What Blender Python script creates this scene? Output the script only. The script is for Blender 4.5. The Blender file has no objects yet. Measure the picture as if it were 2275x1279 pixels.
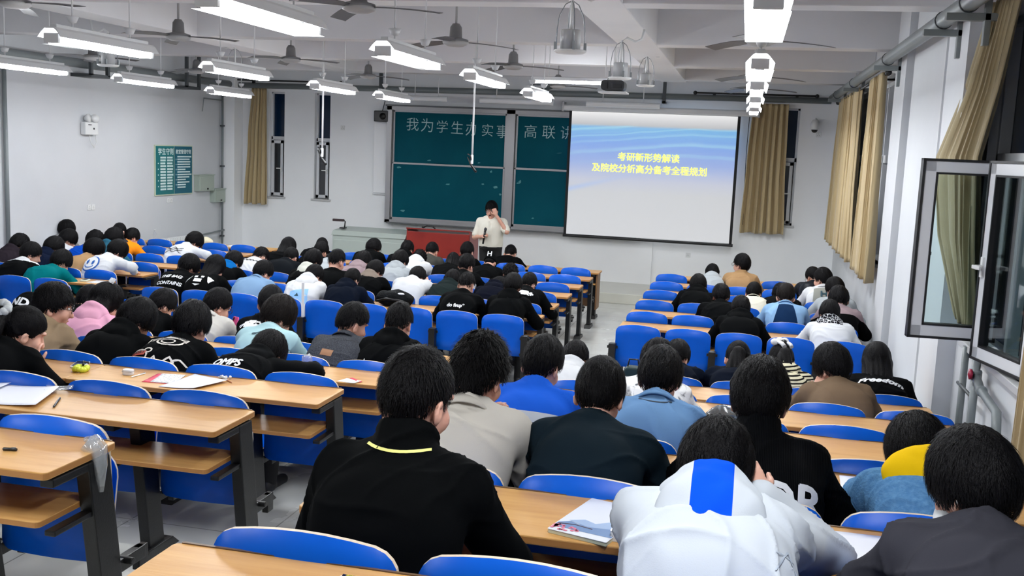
# Lecture hall at night, seen from the raised rear rows.  X right, Y towards the blackboard, Z up, metres.
import bpy, bmesh, math, random
import numpy as np
from mathutils import Vector, Matrix
from mathutils.bvhtree import BVHTree

random.seed(7)
SC = bpy.context.scene
COL = SC.collection
PI = math.pi

# ---------------------------------------------------------------- camera
CAMZ = 2.62
YAW, PITCH, ROLL, FPX = -0.22177, -0.13827, 0.042714, 2243.58
IMW, IMH = 2275, 1279


def cam_axes(a, b, g):
    f = Vector((math.sin(a) * math.cos(b), math.cos(a) * math.cos(b), math.sin(b)))
    r = f.cross(Vector((0, 0, 1))).normalized()
    u = r.cross(f)
    return r * math.cos(g) + u * math.sin(g), -r * math.sin(g) + u * math.cos(g), f


CR, CU, CF = cam_axes(YAW, PITCH, ROLL)
cam_data = bpy.data.cameras.new('camera')
cam = bpy.data.objects.new('camera', cam_data)
COL.objects.link(cam)
cam.matrix_world = Matrix(((CR.x, CU.x, -CF.x, 0), (CR.y, CU.y, -CF.y, 0), (CR.z, CU.z, -CF.z, CAMZ), (0, 0, 0, 1)))
cam_data.sensor_fit = 'HORIZONTAL'
cam_data.sensor_width = 36
cam_data.lens = FPX / IMW * 36
cam_data.clip_start = 0.05
cam_data.clip_end = 200
SC.camera = cam

# ---------------------------------------------------------------- world and exposure
W = bpy.data.worlds.new('night')
SC.world = W
W.use_nodes = True
W.node_tree.nodes['Background'].inputs[0].default_value = (0.012, 0.022, 0.045, 1)
W.node_tree.nodes['Background'].inputs[1].default_value = 1.0
SC.view_settings.view_transform = 'Standard'
SC.view_settings.look = 'None'
SC.view_settings.gamma = 1
SC.view_settings.use_curve_mapping = False
SC.view_settings.exposure = 0.66
LAMP_WATT = 14.0          # every twin-tube fluorescent fitting
TUBE_GLOW = 42.0
SC.cycles.use_denoising = True
SC.cycles.max_bounces = 6
SC.cycles.diffuse_bounces = 4
SC.cycles.glossy_bounces = 3
SC.cycles.transmission_bounces = 5
SC.cycles.transparent_max_bounces = 8
SC.cycles.caustics_reflective = False
SC.cycles.caustics_refractive = False
SC.cycles.sample_clamp_indirect = 4
SC.cycles.use_adaptive_sampling = True
SC.cycles.adaptive_threshold = 0.02


# ---------------------------------------------------------------- colour and material helpers
def lin(c):
    return tuple(((x / 255) / 12.92 if x / 255 <= 0.04045 else ((x / 255 + 0.055) / 1.055) ** 2.4) for x in c)


MATS = {}


def mat(name, rgb, rough=0.6, metal=0.0, bump=None, var=None, spec=None, coat=None, emit=None, alpha=None, trans=None):
    """procedural principled material; bump = (scale, strength[, stretch]), var = (scale, rgb2, lo, hi)"""
    if name in MATS:
        return MATS[name]
    m = bpy.data.materials.new(name)
    m.use_nodes = True
    nt = m.node_tree
    b = nt.nodes['Principled BSDF']
    c = lin(rgb) + (1,)
    b.inputs['Base Color'].default_value = c
    b.inputs['Roughness'].default_value = rough
    b.inputs['Metallic'].default_value = metal
    if spec is not None:
        b.inputs['Specular IOR Level'].default_value = spec
    if coat:
        b.inputs['Coat Weight'].default_value = coat
        b.inputs['Coat Roughness'].default_value = 0.15
    if emit:
        b.inputs['Emission Color'].default_value = lin(emit[0]) + (1,)
        b.inputs['Emission Strength'].default_value = emit[1]
    if alpha is not None:
        b.inputs['Alpha'].default_value = alpha
    if trans is not None:
        b.inputs['Transmission Weight'].default_value = trans
    tc = None
    if bump or var:
        tc = nt.nodes.new('ShaderNodeTexCoord')
    if bump:
        n = nt.nodes.new('ShaderNodeTexNoise')
        n.inputs['Scale'].default_value = bump[0]
        n.inputs['Detail'].default_value = 3
        bp = nt.nodes.new('ShaderNodeBump')
        bp.inputs['Strength'].default_value = bump[1]
        bp.inputs['Distance'].default_value = 0.02
        src = tc.outputs['Object']
        if len(bump) > 2:
            mp = nt.nodes.new('ShaderNodeMapping')
            mp.inputs['Scale'].default_value = bump[2]
            nt.links.new(src, mp.inputs['Vector']); src = mp.outputs[0]
        nt.links.new(src, n.inputs['Vector'])
        nt.links.new(n.outputs['Fac'], bp.inputs['Height'])
        nt.links.new(bp.outputs[0], b.inputs['Normal'])
    if var:
        n = nt.nodes.new('ShaderNodeTexNoise')
        n.inputs['Scale'].default_value = var[0]
        n.inputs['Detail'].default_value = 4
        r = nt.nodes.new('ShaderNodeMapRange')
        r.inputs[1].default_value = var[2]; r.inputs[2].default_value = var[3]
        mx = nt.nodes.new('ShaderNodeMix'); mx.data_type = 'RGBA'
        mx.inputs[6].default_value = c
        mx.inputs[7].default_value = lin(var[1]) + (1,)
        src = tc.outputs['Object']
        if len(var) > 4:
            mp = nt.nodes.new('ShaderNodeMapping')
            mp.inputs['Scale'].default_value = var[4]
            nt.links.new(src, mp.inputs['Vector']); src = mp.outputs[0]
        nt.links.new(src, n.inputs['Vector'])
        nt.links.new(n.outputs['Fac'], r.inputs[0])
        nt.links.new(r.outputs[0], mx.inputs[0])
        nt.links.new(mx.outputs[2], b.inputs['Base Color'])
    MATS[name] = m
    return m


def nodes_of(m):
    nt = m.node_tree
    return nt, nt.nodes['Principled BSDF'], nt.links.new


def glass_mat(name, tint=(225, 235, 235), amount=0.16):
    """thin window glass: mostly clear, a little mirror"""
    if name in MATS:
        return MATS[name]
    m = bpy.data.materials.new(name); m.use_nodes = True
    nt = m.node_tree; nt.nodes.clear()
    o = nt.nodes.new('ShaderNodeOutputMaterial')
    t = nt.nodes.new('ShaderNodeBsdfTransparent'); t.inputs[0].default_value = lin(tint) + (1,)
    g = nt.nodes.new('ShaderNodeBsdfGlossy'); g.inputs[1].default_value = 0.03
    mx = nt.nodes.new('ShaderNodeMixShader')
    lw = nt.nodes.new('ShaderNodeLayerWeight'); lw.inputs[0].default_value = amount
    nt.links.new(lw.outputs[1], mx.inputs[0])
    nt.links.new(t.outputs[0], mx.inputs[1]); nt.links.new(g.outputs[0], mx.inputs[2])
    nt.links.new(mx.outputs[0], o.inputs[0])
    MATS[name] = m
    return m


# ---------------------------------------------------------------- mesh builder
class MB:
    """collects shapes into one mesh"""

    def __init__(s):
        s.v = []; s.f = []; s.mi = []; s.sm = []

    def add(s, verts, faces, mi=0, smooth=False):
        o = len(s.v)
        s.v.extend([tuple(p) for p in verts])
        s.f.extend([tuple(o + i for i in f) for f in faces])
        s.mi.extend([mi] * len(faces)); s.sm.extend([smooth] * len(faces))
        return s

    def box(s, c, size, mi=0, rot=None):
        x, y, z = (k / 2 for k in size)
        P = [Vector((a * x, b * y, d * z)) for a in (-1, 1) for b in (-1, 1) for d in (-1, 1)]
        if rot is not None:
            P = [rot @ p for p in P]
        c = Vector(c)
        return s.add([p + c for p in P], [(0, 1, 3, 2), (4, 6, 7, 5), (0, 4, 5, 1), (2, 3, 7, 6), (0, 2, 6, 4), (1, 5, 7, 3)], mi)

    def span(s, lo, hi, mi=0):
        return s.box([(a + b) / 2 for a, b in zip(lo, hi)], [abs(b - a) for a, b in zip(lo, hi)], mi)

    def tube(s, pts, r, seg=10, mi=0, cap=True, smooth=True):
        pts = [Vector(p) for p in pts]
        rr = r if isinstance(r, (list, tuple)) else [r] * len(pts)
        V = []; F = []
        ref = None
        for i, p in enumerate(pts):
            d = (pts[min(i + 1, len(pts) - 1)] - pts[max(i - 1, 0)]).normalized()
            if ref is None or abs(ref.dot(d)) > 0.99:
                ref = Vector((0, 0, 1)) if abs(d.z) < 0.9 else Vector((1, 0, 0))
            a = (ref - d * ref.dot(d)).normalized(); b = d.cross(a); ref = a
            for k in range(seg):
                t = 2 * PI * k / seg
                V.append(p + (a * math.cos(t) + b * math.sin(t)) * rr[i])
        for i in range(len(pts) - 1):
            for k in range(seg):
                k2 = (k + 1) % seg
                F.append((i * seg + k, i * seg + k2, (i + 1) * seg + k2, (i + 1) * seg + k))
        s.add(V, F, mi, smooth)
        if cap:
            n = len(pts)
            s.add(V[:seg], [tuple(range(seg))[::-1]], mi)
            s.add(V[(n - 1) * seg:], [tuple(range(seg))], mi)
        return s

    def lathe(s, prof, c=(0, 0, 0), seg=24, mi=0, rot=None, smooth=True):
        """profile = [(radius, height)] turned about z"""
        c = Vector(c); V = []; F = []
        for r, z in prof:
            for k in range(seg):
                t = 2 * PI * k / seg
                p = Vector((r * math.cos(t), r * math.sin(t), z))
                if rot is not None: p = rot @ p
                V.append(p + c)
        for i in range(len(prof) - 1):
            for k in range(seg):
                k2 = (k + 1) % seg
                F.append((i * seg + k, i * seg + k2, (i + 1) * seg + k2, (i + 1) * seg + k))
        F.append(tuple(range(seg))[::-1]); n = len(prof)
        F.append(tuple((n - 1) * seg + k for k in range(seg)))
        return s.add(V, F, mi, smooth)

    def prism(s, poly, h0, h1, frame=None, mi=0, mi_side=None):
        """polygon (2D list) pushed between two heights; frame = (origin, ex, ey, ez)"""
        o, ex, ey, ez = frame or (Vector((0, 0, 0)), Vector((1, 0, 0)), Vector((0, 1, 0)), Vector((0, 0, 1)))
        n = len(poly)
        V = [o + ex * a + ey * b + ez * h0 for a, b in poly] + [o + ex * a + ey * b + ez * h1 for a, b in poly]
        s.add(V, [tuple(range(n))[::-1], tuple(range(n, 2 * n))], mi)
        s.add(V, [(i, (i + 1) % n, n + (i + 1) % n, n + i) for i in range(n)], mi if mi_side is None else mi_side)
        return s

    def ball(s, c, r, seg=12, rings=8, mi=0, rot=None):
        r3 = r if isinstance(r, (list, tuple)) else (r, r, r)
        V = []; F = []
        c = Vector(c)
        for i in range(rings + 1):
            t = PI * i / rings
            for k in range(seg):
                a = 2 * PI * k / seg
                p = Vector((math.sin(t) * math.cos(a) * r3[0], math.sin(t) * math.sin(a) * r3[1], math.cos(t) * r3[2]))
                if rot is not None: p = rot @ p
                V.append(c + p)
        for i in range(rings):
            for k in range(seg):
                k2 = (k + 1) % seg
                F.append((i * seg + k, (i + 1) * seg + k, (i + 1) * seg + k2, i * seg + k2))
        return s.add(V, F, mi, True)

    def mesh(s, name, mats, bevel=0.0, seg=2):
        me = bpy.data.meshes.new(name)
        me.from_pydata([tuple(p) for p in s.v], [], s.f)
        for m in (mats if isinstance(mats, (list, tuple)) else [mats]):
            me.materials.append(m)
        me.polygons.foreach_set('material_index', s.mi)
        me.polygons.foreach_set('use_smooth', s.sm)
        bm = bmesh.new(); bm.from_mesh(me)
        bmesh.ops.remove_doubles(bm, verts=bm.verts, dist=1e-6)
        bmesh.ops.recalc_face_normals(bm, faces=bm.faces)
        if bevel:
            es = [e for e in bm.edges if len(e.link_faces) == 2 and e.calc_face_angle(0) > 0.6 and not (e.link_faces[0].smooth and e.link_faces[1].smooth)]
            bmesh.ops.bevel(bm, geom=es, offset=bevel, segments=seg, affect='EDGES', profile=0.6, clamp_overlap=True)
        bm.to_mesh(me); bm.free()
        me.update()
        return me

    def build(s, name, mats, parent=None, bevel=0.0, loc=None, seg=2):
        return link(name, s.mesh(name, mats, bevel, seg), parent, loc)


def link(name, me, parent=None, loc=None):
    o = bpy.data.objects.new(name, me)
    COL.objects.link(o)
    if parent is not None: o.parent = parent
    if loc is not None: o.location = loc
    return o


def thing(name, label, cat, loc=(0, 0, 0), rz=0.0, group=None):
    o = bpy.data.objects.new(name, None)
    COL.objects.link(o)
    o.empty_display_size = 0.1
    o.location = loc; o.rotation_euler = (0, 0, rz)
    o['label'] = label; o['category'] = cat
    if group: o['group'] = group
    return o


def tag(o, label, cat, group=None):
    o['label'] = label; o['category'] = cat
    if group: o['group'] = group
    return o


def struct(o):
    o['kind'] = 'structure'
    return o


def copy_tree(o, parent=None):
    c = o.copy(); COL.objects.link(c)
    if parent is not None: c.parent = parent
    for ch in list(o.children): copy_tree(ch, c)
    return c


def text_mesh(body, size, shear=0.0, bold=0.0, align='CENTER', spacing=1.0, extrude=0.0, fat=0.0):
    cu = bpy.data.curves.new('lettering', 'FONT')
    cu.body = body; cu.size = size; cu.shear = shear; cu.offset = bold
    cu.align_x = align; cu.align_y = 'CENTER'; cu.space_character = spacing
    cu.extrude = extrude; cu.resolution_u = 3
    o = bpy.data.objects.new('lettering', cu)
    COL.objects.link(o)
    dg = bpy.context.evaluated_depsgraph_get(); dg.update()
    me = bpy.data.meshes.new_from_object(o.evaluated_get(dg), depsgraph=dg)
    bpy.data.objects.remove(o); bpy.data.curves.remove(cu)
    if fat:                                # heavier strokes: the glyphs again, moved a little each way
        bm = bmesh.new()
        for i_, (dx, dy) in enumerate(((0, 0), (fat, 0), (-fat, 0), (0, fat), (0, -fat))):
            n0 = len(bm.verts); bm.from_mesh(me); bm.verts.ensure_lookup_table()
            for v in bm.verts[n0:]: v.co.x += dx; v.co.y += dy; v.co.z += .0002 * i_
        bm.to_mesh(me); bm.free()
    return me


def place_text(name, body, size, m, parent, origin, ex, ey, **kw):
    """flat lettering in the plane (ex, ey) at origin"""
    me = text_mesh(body, size, **kw)
    me.materials.clear(); me.materials.append(m)
    o = link(name, me, parent)
    ez = Vector(ex).cross(Vector(ey))
    o.matrix_local = Matrix(((ex[0], ey[0], ez[0], origin[0]), (ex[1], ey[1], ez[1], origin[1]), (ex[2], ey[2], ez[2], origin[2]), (0, 0, 0, 1)))
    return o


def rrect(w, h, r, n=5, r2=None):
    """rounded rectangle outline, counter-clockwise, centred; r2 = radius of the lower corners"""
    r2 = r if r2 is None else r2
    P = []
    for cx, cy, a0, rr in ((w / 2, h / 2, 0, r), (-w / 2, h / 2, 90, r), (-w / 2, -h / 2, 180, r2), (w / 2, -h / 2, 270, r2)):
        sx = 1 if cx > 0 else -1; sy = 1 if cy > 0 else -1
        for k in range(n + 1):
            t = math.radians(a0 + 90 * k / n)
            P.append((cx - sx * rr + rr * math.cos(t), cy - sy * rr + rr * math.sin(t)))
    return P
# ================================================================ the room
XL, XR, YF, YB, ZC = -10.3, 1.62, 18.95, -3.6, 4.45
BEAMZ = 3.86
BEAM_Y = [(-1.6, -1.3), (2.1, 2.4), (5.3, 5.6), (8.75, 9.05), (12.0, 12.3), (14.9, 15.2), (17.5, 17.8)]
LONG_X = [(-1.56, -1.12), (-7.42, -6.98)]
# rows of the flat front section (k = 0 is the desk before the first seats) and of the stepped rear section (j = -1 likewise)
S_Y = [15.86 - 0.938 * k for k in range(7)]
R_Y = {-1: 8.41, 0: 7.35, 1: 6.29, 2: 5.23, 3: 4.16, 4: 3.10, 5: 2.05}
R_Z = {-1: 0.775, 0: 0.945, 1: 1.09, 2: 1.23, 3: 1.37, 4: 1.52, 5: 1.665}
TIER = {j: R_Z[j] - 0.75 for j in R_Z}
TIER[-1] = 0.0
TIER[6] = 1.06

M_WALL = mat('white_paint', (246, 248, 250), 0.75, bump=(14, 0.05), var=(0.9, (240, 242, 245), 0.35, 0.75))  # lightened to make up for weaker lamp light on the front wall
M_WALL_DIMMED = mat('white_paint_dimmed', (206, 209, 213), 0.75, bump=(14, 0.05), var=(0.9, (198, 201, 205), 0.35, 0.75))  # white paint darkened on the side walls to offset the stronger lamp light
M_CEIL = mat('ceiling_paint', (226, 226, 228), 0.85, bump=(9, 0.05), var=(0.7, (214, 214, 217), 0.35, 0.8))
M_TRIM = mat('grey_skirting', (150, 152, 154), 0.5)
M_FRAME = mat('white_plastic_frame', (215, 218, 222), 0.35)
M_DARKSEAL = mat('black_rubber_seal', (18, 19, 22), 0.5)
M_PIPE = mat('grey_painted_pipe', (120, 127, 129), 0.4, bump=(40, 0.06))
M_BRACKET = mat('dark_grey_bracket', (64, 69, 72), 0.5)
M_NIGHTGLASS = mat('night_window_glass', (8, 34, 62), 0.1, spec=0.3)
M_GLASS = glass_mat('clear_glass')
M_BLACK = mat('black_metal', (9, 10, 12), 0.42, bump=(120, 0.05))
M_WHITEMETAL = mat('white_enamel', (228, 230, 232), 0.35)
M_STEEL = mat('brushed_steel', (150, 155, 158), 0.35, 0.8)
M_BLACKPL = mat('black_plastic', (14, 15, 17), 0.35)
M_WHITEPL = mat('white_plastic', (224, 226, 226), 0.4)

# floor: pale glossy tiles with thin joints
M_FLOOR = mat('floor_tile', (196, 197, 194), 0.16, spec=0.55)
nt, bs, ln = nodes_of(M_FLOOR)
tc = nt.nodes.new('ShaderNodeTexCoord'); bk = nt.nodes.new('ShaderNodeTexBrick')
bk.offset = 0.0
for i, v in ((4, 1.0), (5, 0.004), (6, 0.1), (8, 0.8), (9, 0.8)):
    bk.inputs[i].default_value = v
bk.inputs['Color1'].default_value = lin((200, 201, 197)) + (1,)
bk.inputs['Color2'].default_value = lin((190, 192, 189)) + (1,)
bk.inputs['Mortar'].default_value = lin((140, 140, 136)) + (1,)
nz = nt.nodes.new('ShaderNodeTexNoise'); nz.inputs['Scale'].default_value = 2.2; nz.inputs['Detail'].default_value = 5
mr = nt.nodes.new('ShaderNodeMapRange'); mr.inputs[1].default_value = 0.35; mr.inputs[2].default_value = 0.75; mr.inputs[3].default_value = 0.12; mr.inputs[4].default_value = 0.34
ln(tc.outputs['Object'], bk.inputs['Vector']); ln(bk.outputs[0], bs.inputs['Base Color'])
ln(tc.outputs['Object'], nz.inputs['Vector']); ln(nz.outputs['Fac'], mr.inputs[0]); ln(mr.outputs[0], bs.inputs['Roughness'])

fl = MB()
fl.span((XL - .2, R_Y[0] + .04, -.15), (XR + .2, YF + .2, 0))
for j in range(0, 6):
    fl.span((XL - .2, (R_Y[j + 1] if j < 5 else 1.0) + .04, -.15), (XR + .2, R_Y[j] + .04, TIER[j]))
fl.span((XL - .2, YB - .2, -.15), (XR + .2, 1.04, TIER[6]))
struct(fl.build('floor', M_FLOOR))
M_PODIUM = mat('podium_tile', (203, 203, 193), 0.28, bump=(30, 0.03), var=(1.2, (190, 190, 180), .4, .7))
pd = MB().span((-9.2, 17.39, 0), (XR, YF, 0.18)).build('floor_podium', M_PODIUM, bevel=.01)
struct(pd)

# walls
def wall_boxes(name, boxes, m=None):
    b = MB()
    for lo, hi in boxes: b.span(lo, hi)
    return struct(b.build(name, m or M_WALL))


WX = [(-9.42, -9.09), (-8.44, -8.11), (0.16, 0.86)]       # window openings of the front wall
WZ = (1.43, 3.52)
bx = []
xs = XL - .2
for a, b in WX:
    bx.append(((xs, YF, 0), (a, YF + .25, ZC)))
    bx.append(((a, YF, 0), (b, YF + .25, WZ[0]))); bx.append(((a, YF, WZ[1]), (b, YF + .25, ZC)))
    xs = b
bx.append(((xs, YF, 0), (XR + .2, YF + .25, ZC)))
bx.append(((-7.17, YF - .05, .18), (-1.61, YF, 3.58)))     # the board wall stands a little proud
bx.append(((XL, YF - .35, 0), (-10.0, YF, ZC)))            # corner pier
wall_boxes('wall_front', bx)
wall_boxes('wall_left', [((XL - .2, YB, 0), (XL, YF, ZC))], M_WALL_DIMMED)
wall_boxes('wall_back', [((XL - .2, YB - .2, 0), (XR + .2, YB, ZC))])
SILL, HEAD = 1.40, 3.62
RW = [(12.2, 17.6), (6.1, 7.66), (2.2, 4.9)]               # window openings of the right wall (y ranges)
bx = [((XR, YB, 0), (XR + .25, YF, SILL)), ((XR, YB, HEAD), (XR + .25, YF, ZC))]
ys = YF
for a, b in RW:
    bx.append(((XR, b, SILL), (XR + .25, ys, HEAD))); ys = a
bx.append(((XR, YB, SILL), (XR + .25, ys, HEAD)))
bx += [((1.49, 11.0, 0), (XR, 11.75, ZC)), ((1.49, 8.0, 0), (XR, 8.75, ZC)), ((1.55, 9.2, 0), (XR, 10.9, ZC))]
wall_boxes('wall_right', bx, M_WALL_DIMMED)
b = MB()
b.span((XL, YF - .012, 0), (XR, YF, .1)); b.span((XL, R_Y[0], 0), (XL + .012, YF, .1)); b.span((XR - .012, R_Y[0], 0), (XR, YF, .1))
struct(b.build('baseboard_front', M_TRIM))

# ceiling slab with its beams
b = MB()
b.span((XL - .2, YB - .2, ZC), (XR + .2, YF + .2, ZC + .2))
struct(b.build('ceiling', M_CEIL))
for i, (y0, y1) in enumerate(BEAM_Y):
    struct(MB().span((XL, y0, BEAMZ), (XR, y1, ZC)).build('ceiling_beam', M_CEIL, bevel=.01))
for i, (x0, x1) in enumerate(LONG_X):
    struct(MB().span((x0, YB, BEAMZ - .004), (x1, 18.0, ZC)).build('ceiling_beam', M_CEIL, bevel=.01))

# front wall windows: dark upper light over a casement
for i, (a, b_) in enumerate(WX):
    root = struct(MB().span((a, YF + .16, WZ[0]), (b_, YF + .2, WZ[1])).build('window_%d' % (i + 1), M_NIGHTGLASS))
    f = MB(); t = .035
    y0, y1 = YF + .10, YF + .16
    f.span((a, y0, WZ[0]), (a + t, y1, WZ[1])); f.span((b_ - t, y0, WZ[0]), (b_, y1, WZ[1]))
    f.span((a, y0, WZ[1] - t), (b_, y1, WZ[1])); f.span((a, y0, WZ[0]), (b_, y1, WZ[0] + t)); f.span((a, y0, 2.57), (b_, y1, 2.64))
    f.build('window_frame', M_FRAME, root, bevel=.004)
    g = MB(); t2 = .06; c0, c1 = a + .02, b_ - .05
    for lo, hi in (((c0, YF + .06, 1.45), (c0 + t2, y0, 2.56)), ((c1 - t2, YF + .06, 1.45), (c1, y0, 2.56)), ((c0, YF + .06, 1.45), (c1, y0, 1.45 + t2)), ((c0, YF + .06, 2.56 - t2), (c1, y0, 2.56))):
        g.span(lo, hi)
    sa = g.build('casement', M_FRAME, root, bevel=.004)
    MB().span((c1, YF + .07, 1.47), (b_ - .035, YF + .1, 2.55)).build('casement_gap', M_DARKSEAL, root)
    MB().span((c0 + t2, YF + .09, 1.5), (c1 - t2, YF + .097, 2.5)).build('pane', mat('dim_pane', (44, 47, 52), .12, spec=.5), sa)
    h = MB().box((c1 - .03, YF + .04, 1.98), (.025, .03, .1)).box((c1 - .075, YF + .025, 2.0), (.11, .02, .022))
    h.build('handle', M_WHITEPL, sa, bevel=.004)
    MB().span((a - .05, YF - .03, WZ[0] - .04), (b_ + .04, YF + .1, WZ[0])).build('window_sill', mat('sill_stone', (190, 191, 192), .3), root, bevel=.005)

# right wall windows: fixed lights behind the curtains, and two casements swung into the room
for i, (a, b_) in enumerate(RW):
    root = struct(MB().span((XR + .14, a, SILL), (XR + .17, b_, HEAD)).build('window_%d' % (i + 4), M_NIGHTGLASS))
    f = MB(); t = .05; x0, x1 = XR + .06, XR + .14
    f.span((x0, a, SILL), (x1, a + t, HEAD)); f.span((x0, b_ - t, SILL), (x1, b_, HEAD))
    f.span((x0, a, SILL), (x1, b_, SILL + t)); f.span((x0, a, HEAD - t), (x1, b_, HEAD)); f.span((x0, a, 2.62), (x1, b_, 2.72))
    n = max(1, round((b_ - a) / .75))
    for k in range(1, n):
        y = a + (b_ - a) * k / n
        f.span((x0, y - .03, SILL), (x1, y + .03, HEAD))
    f.build('window_frame', M_FRAME, root, bevel=.006)
    MB().span((XR - .05, a - .04, SILL - .05), (XR + .08, b_ + .04, SILL)).build('window_sill', mat('sill_stone', (190, 191, 192), .3), root, bevel=.006)


def sash(p0, p1, z0, z1, label, handle_at):
    """a casement standing open: p0 hinge, p1 free edge (x, y)"""
    p0 = Vector((p0[0], p0[1], 0)); p1 = Vector((p1[0], p1[1], 0))
    e = (p1 - p0); w = e.length; e.normalize(); nrm = e.cross(Vector((0, 0, 1)))
    root = thing('window_sash', label, 'window', (p0.x, p0.y, z0))
    h = z1 - z0
    def fr(lo, hi, m, name, par, mi_=None, bev=.006):
        b = MB(); (a0, c0, d0), (a1, c1, d1) = lo, hi
        return b
    def bars(t, d0, d1, inset):
        b = MB()
        for (a0, a1, z_0, z_1) in ((inset, inset + t, inset, h - inset), (w - inset - t, w - inset, inset, h - inset), (inset, w - inset, inset, inset + t), (inset, w - inset, h - inset - t, h - inset)):
            c = e * ((a0 + a1) / 2) + nrm * ((d0 + d1) / 2) + Vector((0, 0, (z_0 + z_1) / 2))
            b.box(c, (a1 - a0, d1 - d0, z_1 - z_0), rot=Matrix((e, nrm, Vector((0, 0, 1)))).transposed())
        return b
    bars(.075, -.028, .028, .008).build('sash_frame', M_FRAME, root, bevel=.005)
    bars(.016, -.036, .036, -.004).build('edge_seal', M_DARKSEAL, root)
    bars(.012, -.031, .031, .083).build('glazing_bead', M_DARKSEAL, root)
    b = MB(); c = e * (w / 2) + Vector((0, 0, h / 2))
    b.box(c, (w - .18, .006, h - .18), rot=Matrix((e, nrm, Vector((0, 0, 1)))).transposed())
    b.build('pane', M_GLASS, root)
    s = handle_at
    b = MB(); R3 = Matrix((e, nrm, Vector((0, 0, 1)))).transposed()
    c = e * (w - .045) + nrm * (.035 * s) + Vector((0, 0, h * .47))
    b.box(c, (.03, .02, .13), rot=R3); b.box(c - e * .015 + nrm * (.03 * s), (.02, .045, .03), rot=R3); b.box(c - e * .03 + nrm * (.05 * s), (.1, .02, .024), rot=R3)
    b.build('handle', M_WHITEPL, root, bevel=.005)
    return root


sash((1.64, 7.03), (1.105, 7.0), 1.50, 2.66, 'open white window sash swung square into the room, curtain showing through its glass', 1)
sash((1.66, 6.16), (1.50, 6.83), 1.42, 2.66, 'half open white window sash with white handle at the photo\'s right edge', -1)

# pipes
def pipe(name, label, pts, r, clips=(), cat='pipe', m=None, seg=12):
    root = thing(name, label, cat, pts[0])
    o = Vector(pts[0])
    MB().tube([Vector(p) - o for p in pts], r, seg).build('pipe_run', m or M_PIPE, root)
    return root, o


r_, o_ = pipe('heating_pipe', 'thick grey heating pipe running high along the curtained right wall', [(1.36, -3.5, 3.7), (1.36, 18.7, 3.7)], .062)
for y in (7.4, 8.3, 11.4, 14.9, 17.6):
    b = MB().span((1.22 - o_.x, y - .03 - o_.y, 3.58 - o_.z), (XR - o_.x, y + .03 - o_.y, 3.63 - o_.z)).span((1.46 - o_.x, y - .03 - o_.y, 3.42 - o_.z), (1.5 - o_.x, y + .03 - o_.y, 3.74 - o_.z))
    b.build('bracket', M_PIPE, r_, bevel=.004)
    MB().lathe([(.064, -.012), (.068, -.012), (.068, .012), (.064, .012)], (0, y - o_.y, 0), 20, rot=Matrix.Rotation(PI / 2, 3, 'X')).build('pipe_clamp', M_BRACKET, r_)
r_, o_ = pipe('heating_pipe', 'thick grey heating pipe running high along the left wall', [(-10.12, 4.0, 3.62), (-10.12, 18.75, 3.62)], .07)
for y in (14.0, 16.75):
    for dy in (-.0, .42):
        MB().span((-9.98 - o_.x, y + dy - .02 - o_.y, 3.45 - o_.z), (-9.93 - o_.x, y + dy + .03 - o_.y, BEAMZ + .5 - o_.z)).build('hanger', M_BRACKET, r_)
    MB().span((-10.3 - o_.x, y - .02 - o_.y, 3.42 - o_.z), (-9.93 - o_.x, y + .45 - o_.y, 3.47 - o_.z)).build('bracket', M_BRACKET, r_)
r_, o_ = pipe('heating_pipe', 'grey pipe crossing the front wall above the chalkboard', [(-10.1, 18.78, 3.62), (1.36, 18.78, 3.66)], .055)
for x in (-6.98, -1.55):
    MB().span((x - .03 - o_.x, -.08, -.09), (x + .03 - o_.x, -.02, ZC - 3.7)).span((x - .03 - o_.x, -.08, -.1), (x + .03 - o_.x, .17, -.06)).build('bracket', M_BRACKET, r_)
r_, o_ = pipe('riser_pipe', 'slim grey riser pipe in the front corner beside the metal boxes', [(-10.24, 18.56, .1), (-10.24, 18.56, 3.62)], .022)
for z in (.5, 1.9, 2.7):
    MB().box((0, .04, z), (.06, .17, .03)).build('pipe_clip', M_BRACKET, r_)
MB().tube([(0, 0, 3.2), (0.02, -.75, 3.2)], .012, 8).tube([(0.02, -.75, 3.2), (.02, -.8, 2.95)], .008, 6).build('branch_pipe', M_PIPE, r_)
pipe('riser_pipe', 'second slim riser pipe nearest the front corner, with a black valve', [(-10.24, 18.68, .1), (-10.24, 18.68, 3.62)], .024)
b = MB().ball((-10.14, 18.68, 1.74), .04).tube([(-10.24, 18.68, 1.74), (-10.04, 18.68, 1.74)], .018, 8).tube([(-10.03, 18.63, 1.74), (-10.03, 18.74, 1.78)], .012, 8)
tag(b.build('valve', M_BLACKPL), 'black valve handle on the front corner riser pipe', 'valve')
pipe('riser_pipe', 'grey riser pipe on left wall at the photo\'s left edge', [(-10.25, 12.47, .1), (-10.25, 12.47, 3.6)], .03)
pipe('radiator_pipe', 'pale vertical pipe under the open window, nearer the pillar', [(1.57, 7.42, .5), (1.57, 7.42, 1.39)], .024)
r_, o_ = pipe('radiator_pipe', 'pale vertical pipe with red valve under the open window', [(1.55, 6.98, .5), (1.55, 6.98, 1.39)], .026)
MB().tube([(0, 0, .78), (0, -.16, .72), (0, -.62, .68), (-.02, -.75, .55)], .028, 10).build('branch_pipe', M_PIPE, r_)
MB().tube([(0, .05, .62), (0, .5, .62)], .012, 8).build('pipe_clip', M_BRACKET, r_)
MB().lathe([(.036, -.03), (.04, -.02), (.04, .02), (.036, .03)], (0, 0, .78), 14).lathe([(.034, -.02), (.037, 0), (.034, .02)], (0, -.2, .715), 14, rot=Matrix.Rotation(PI / 2, 3, 'X')).build('pipe_joint', M_PIPE, r_)
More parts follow.
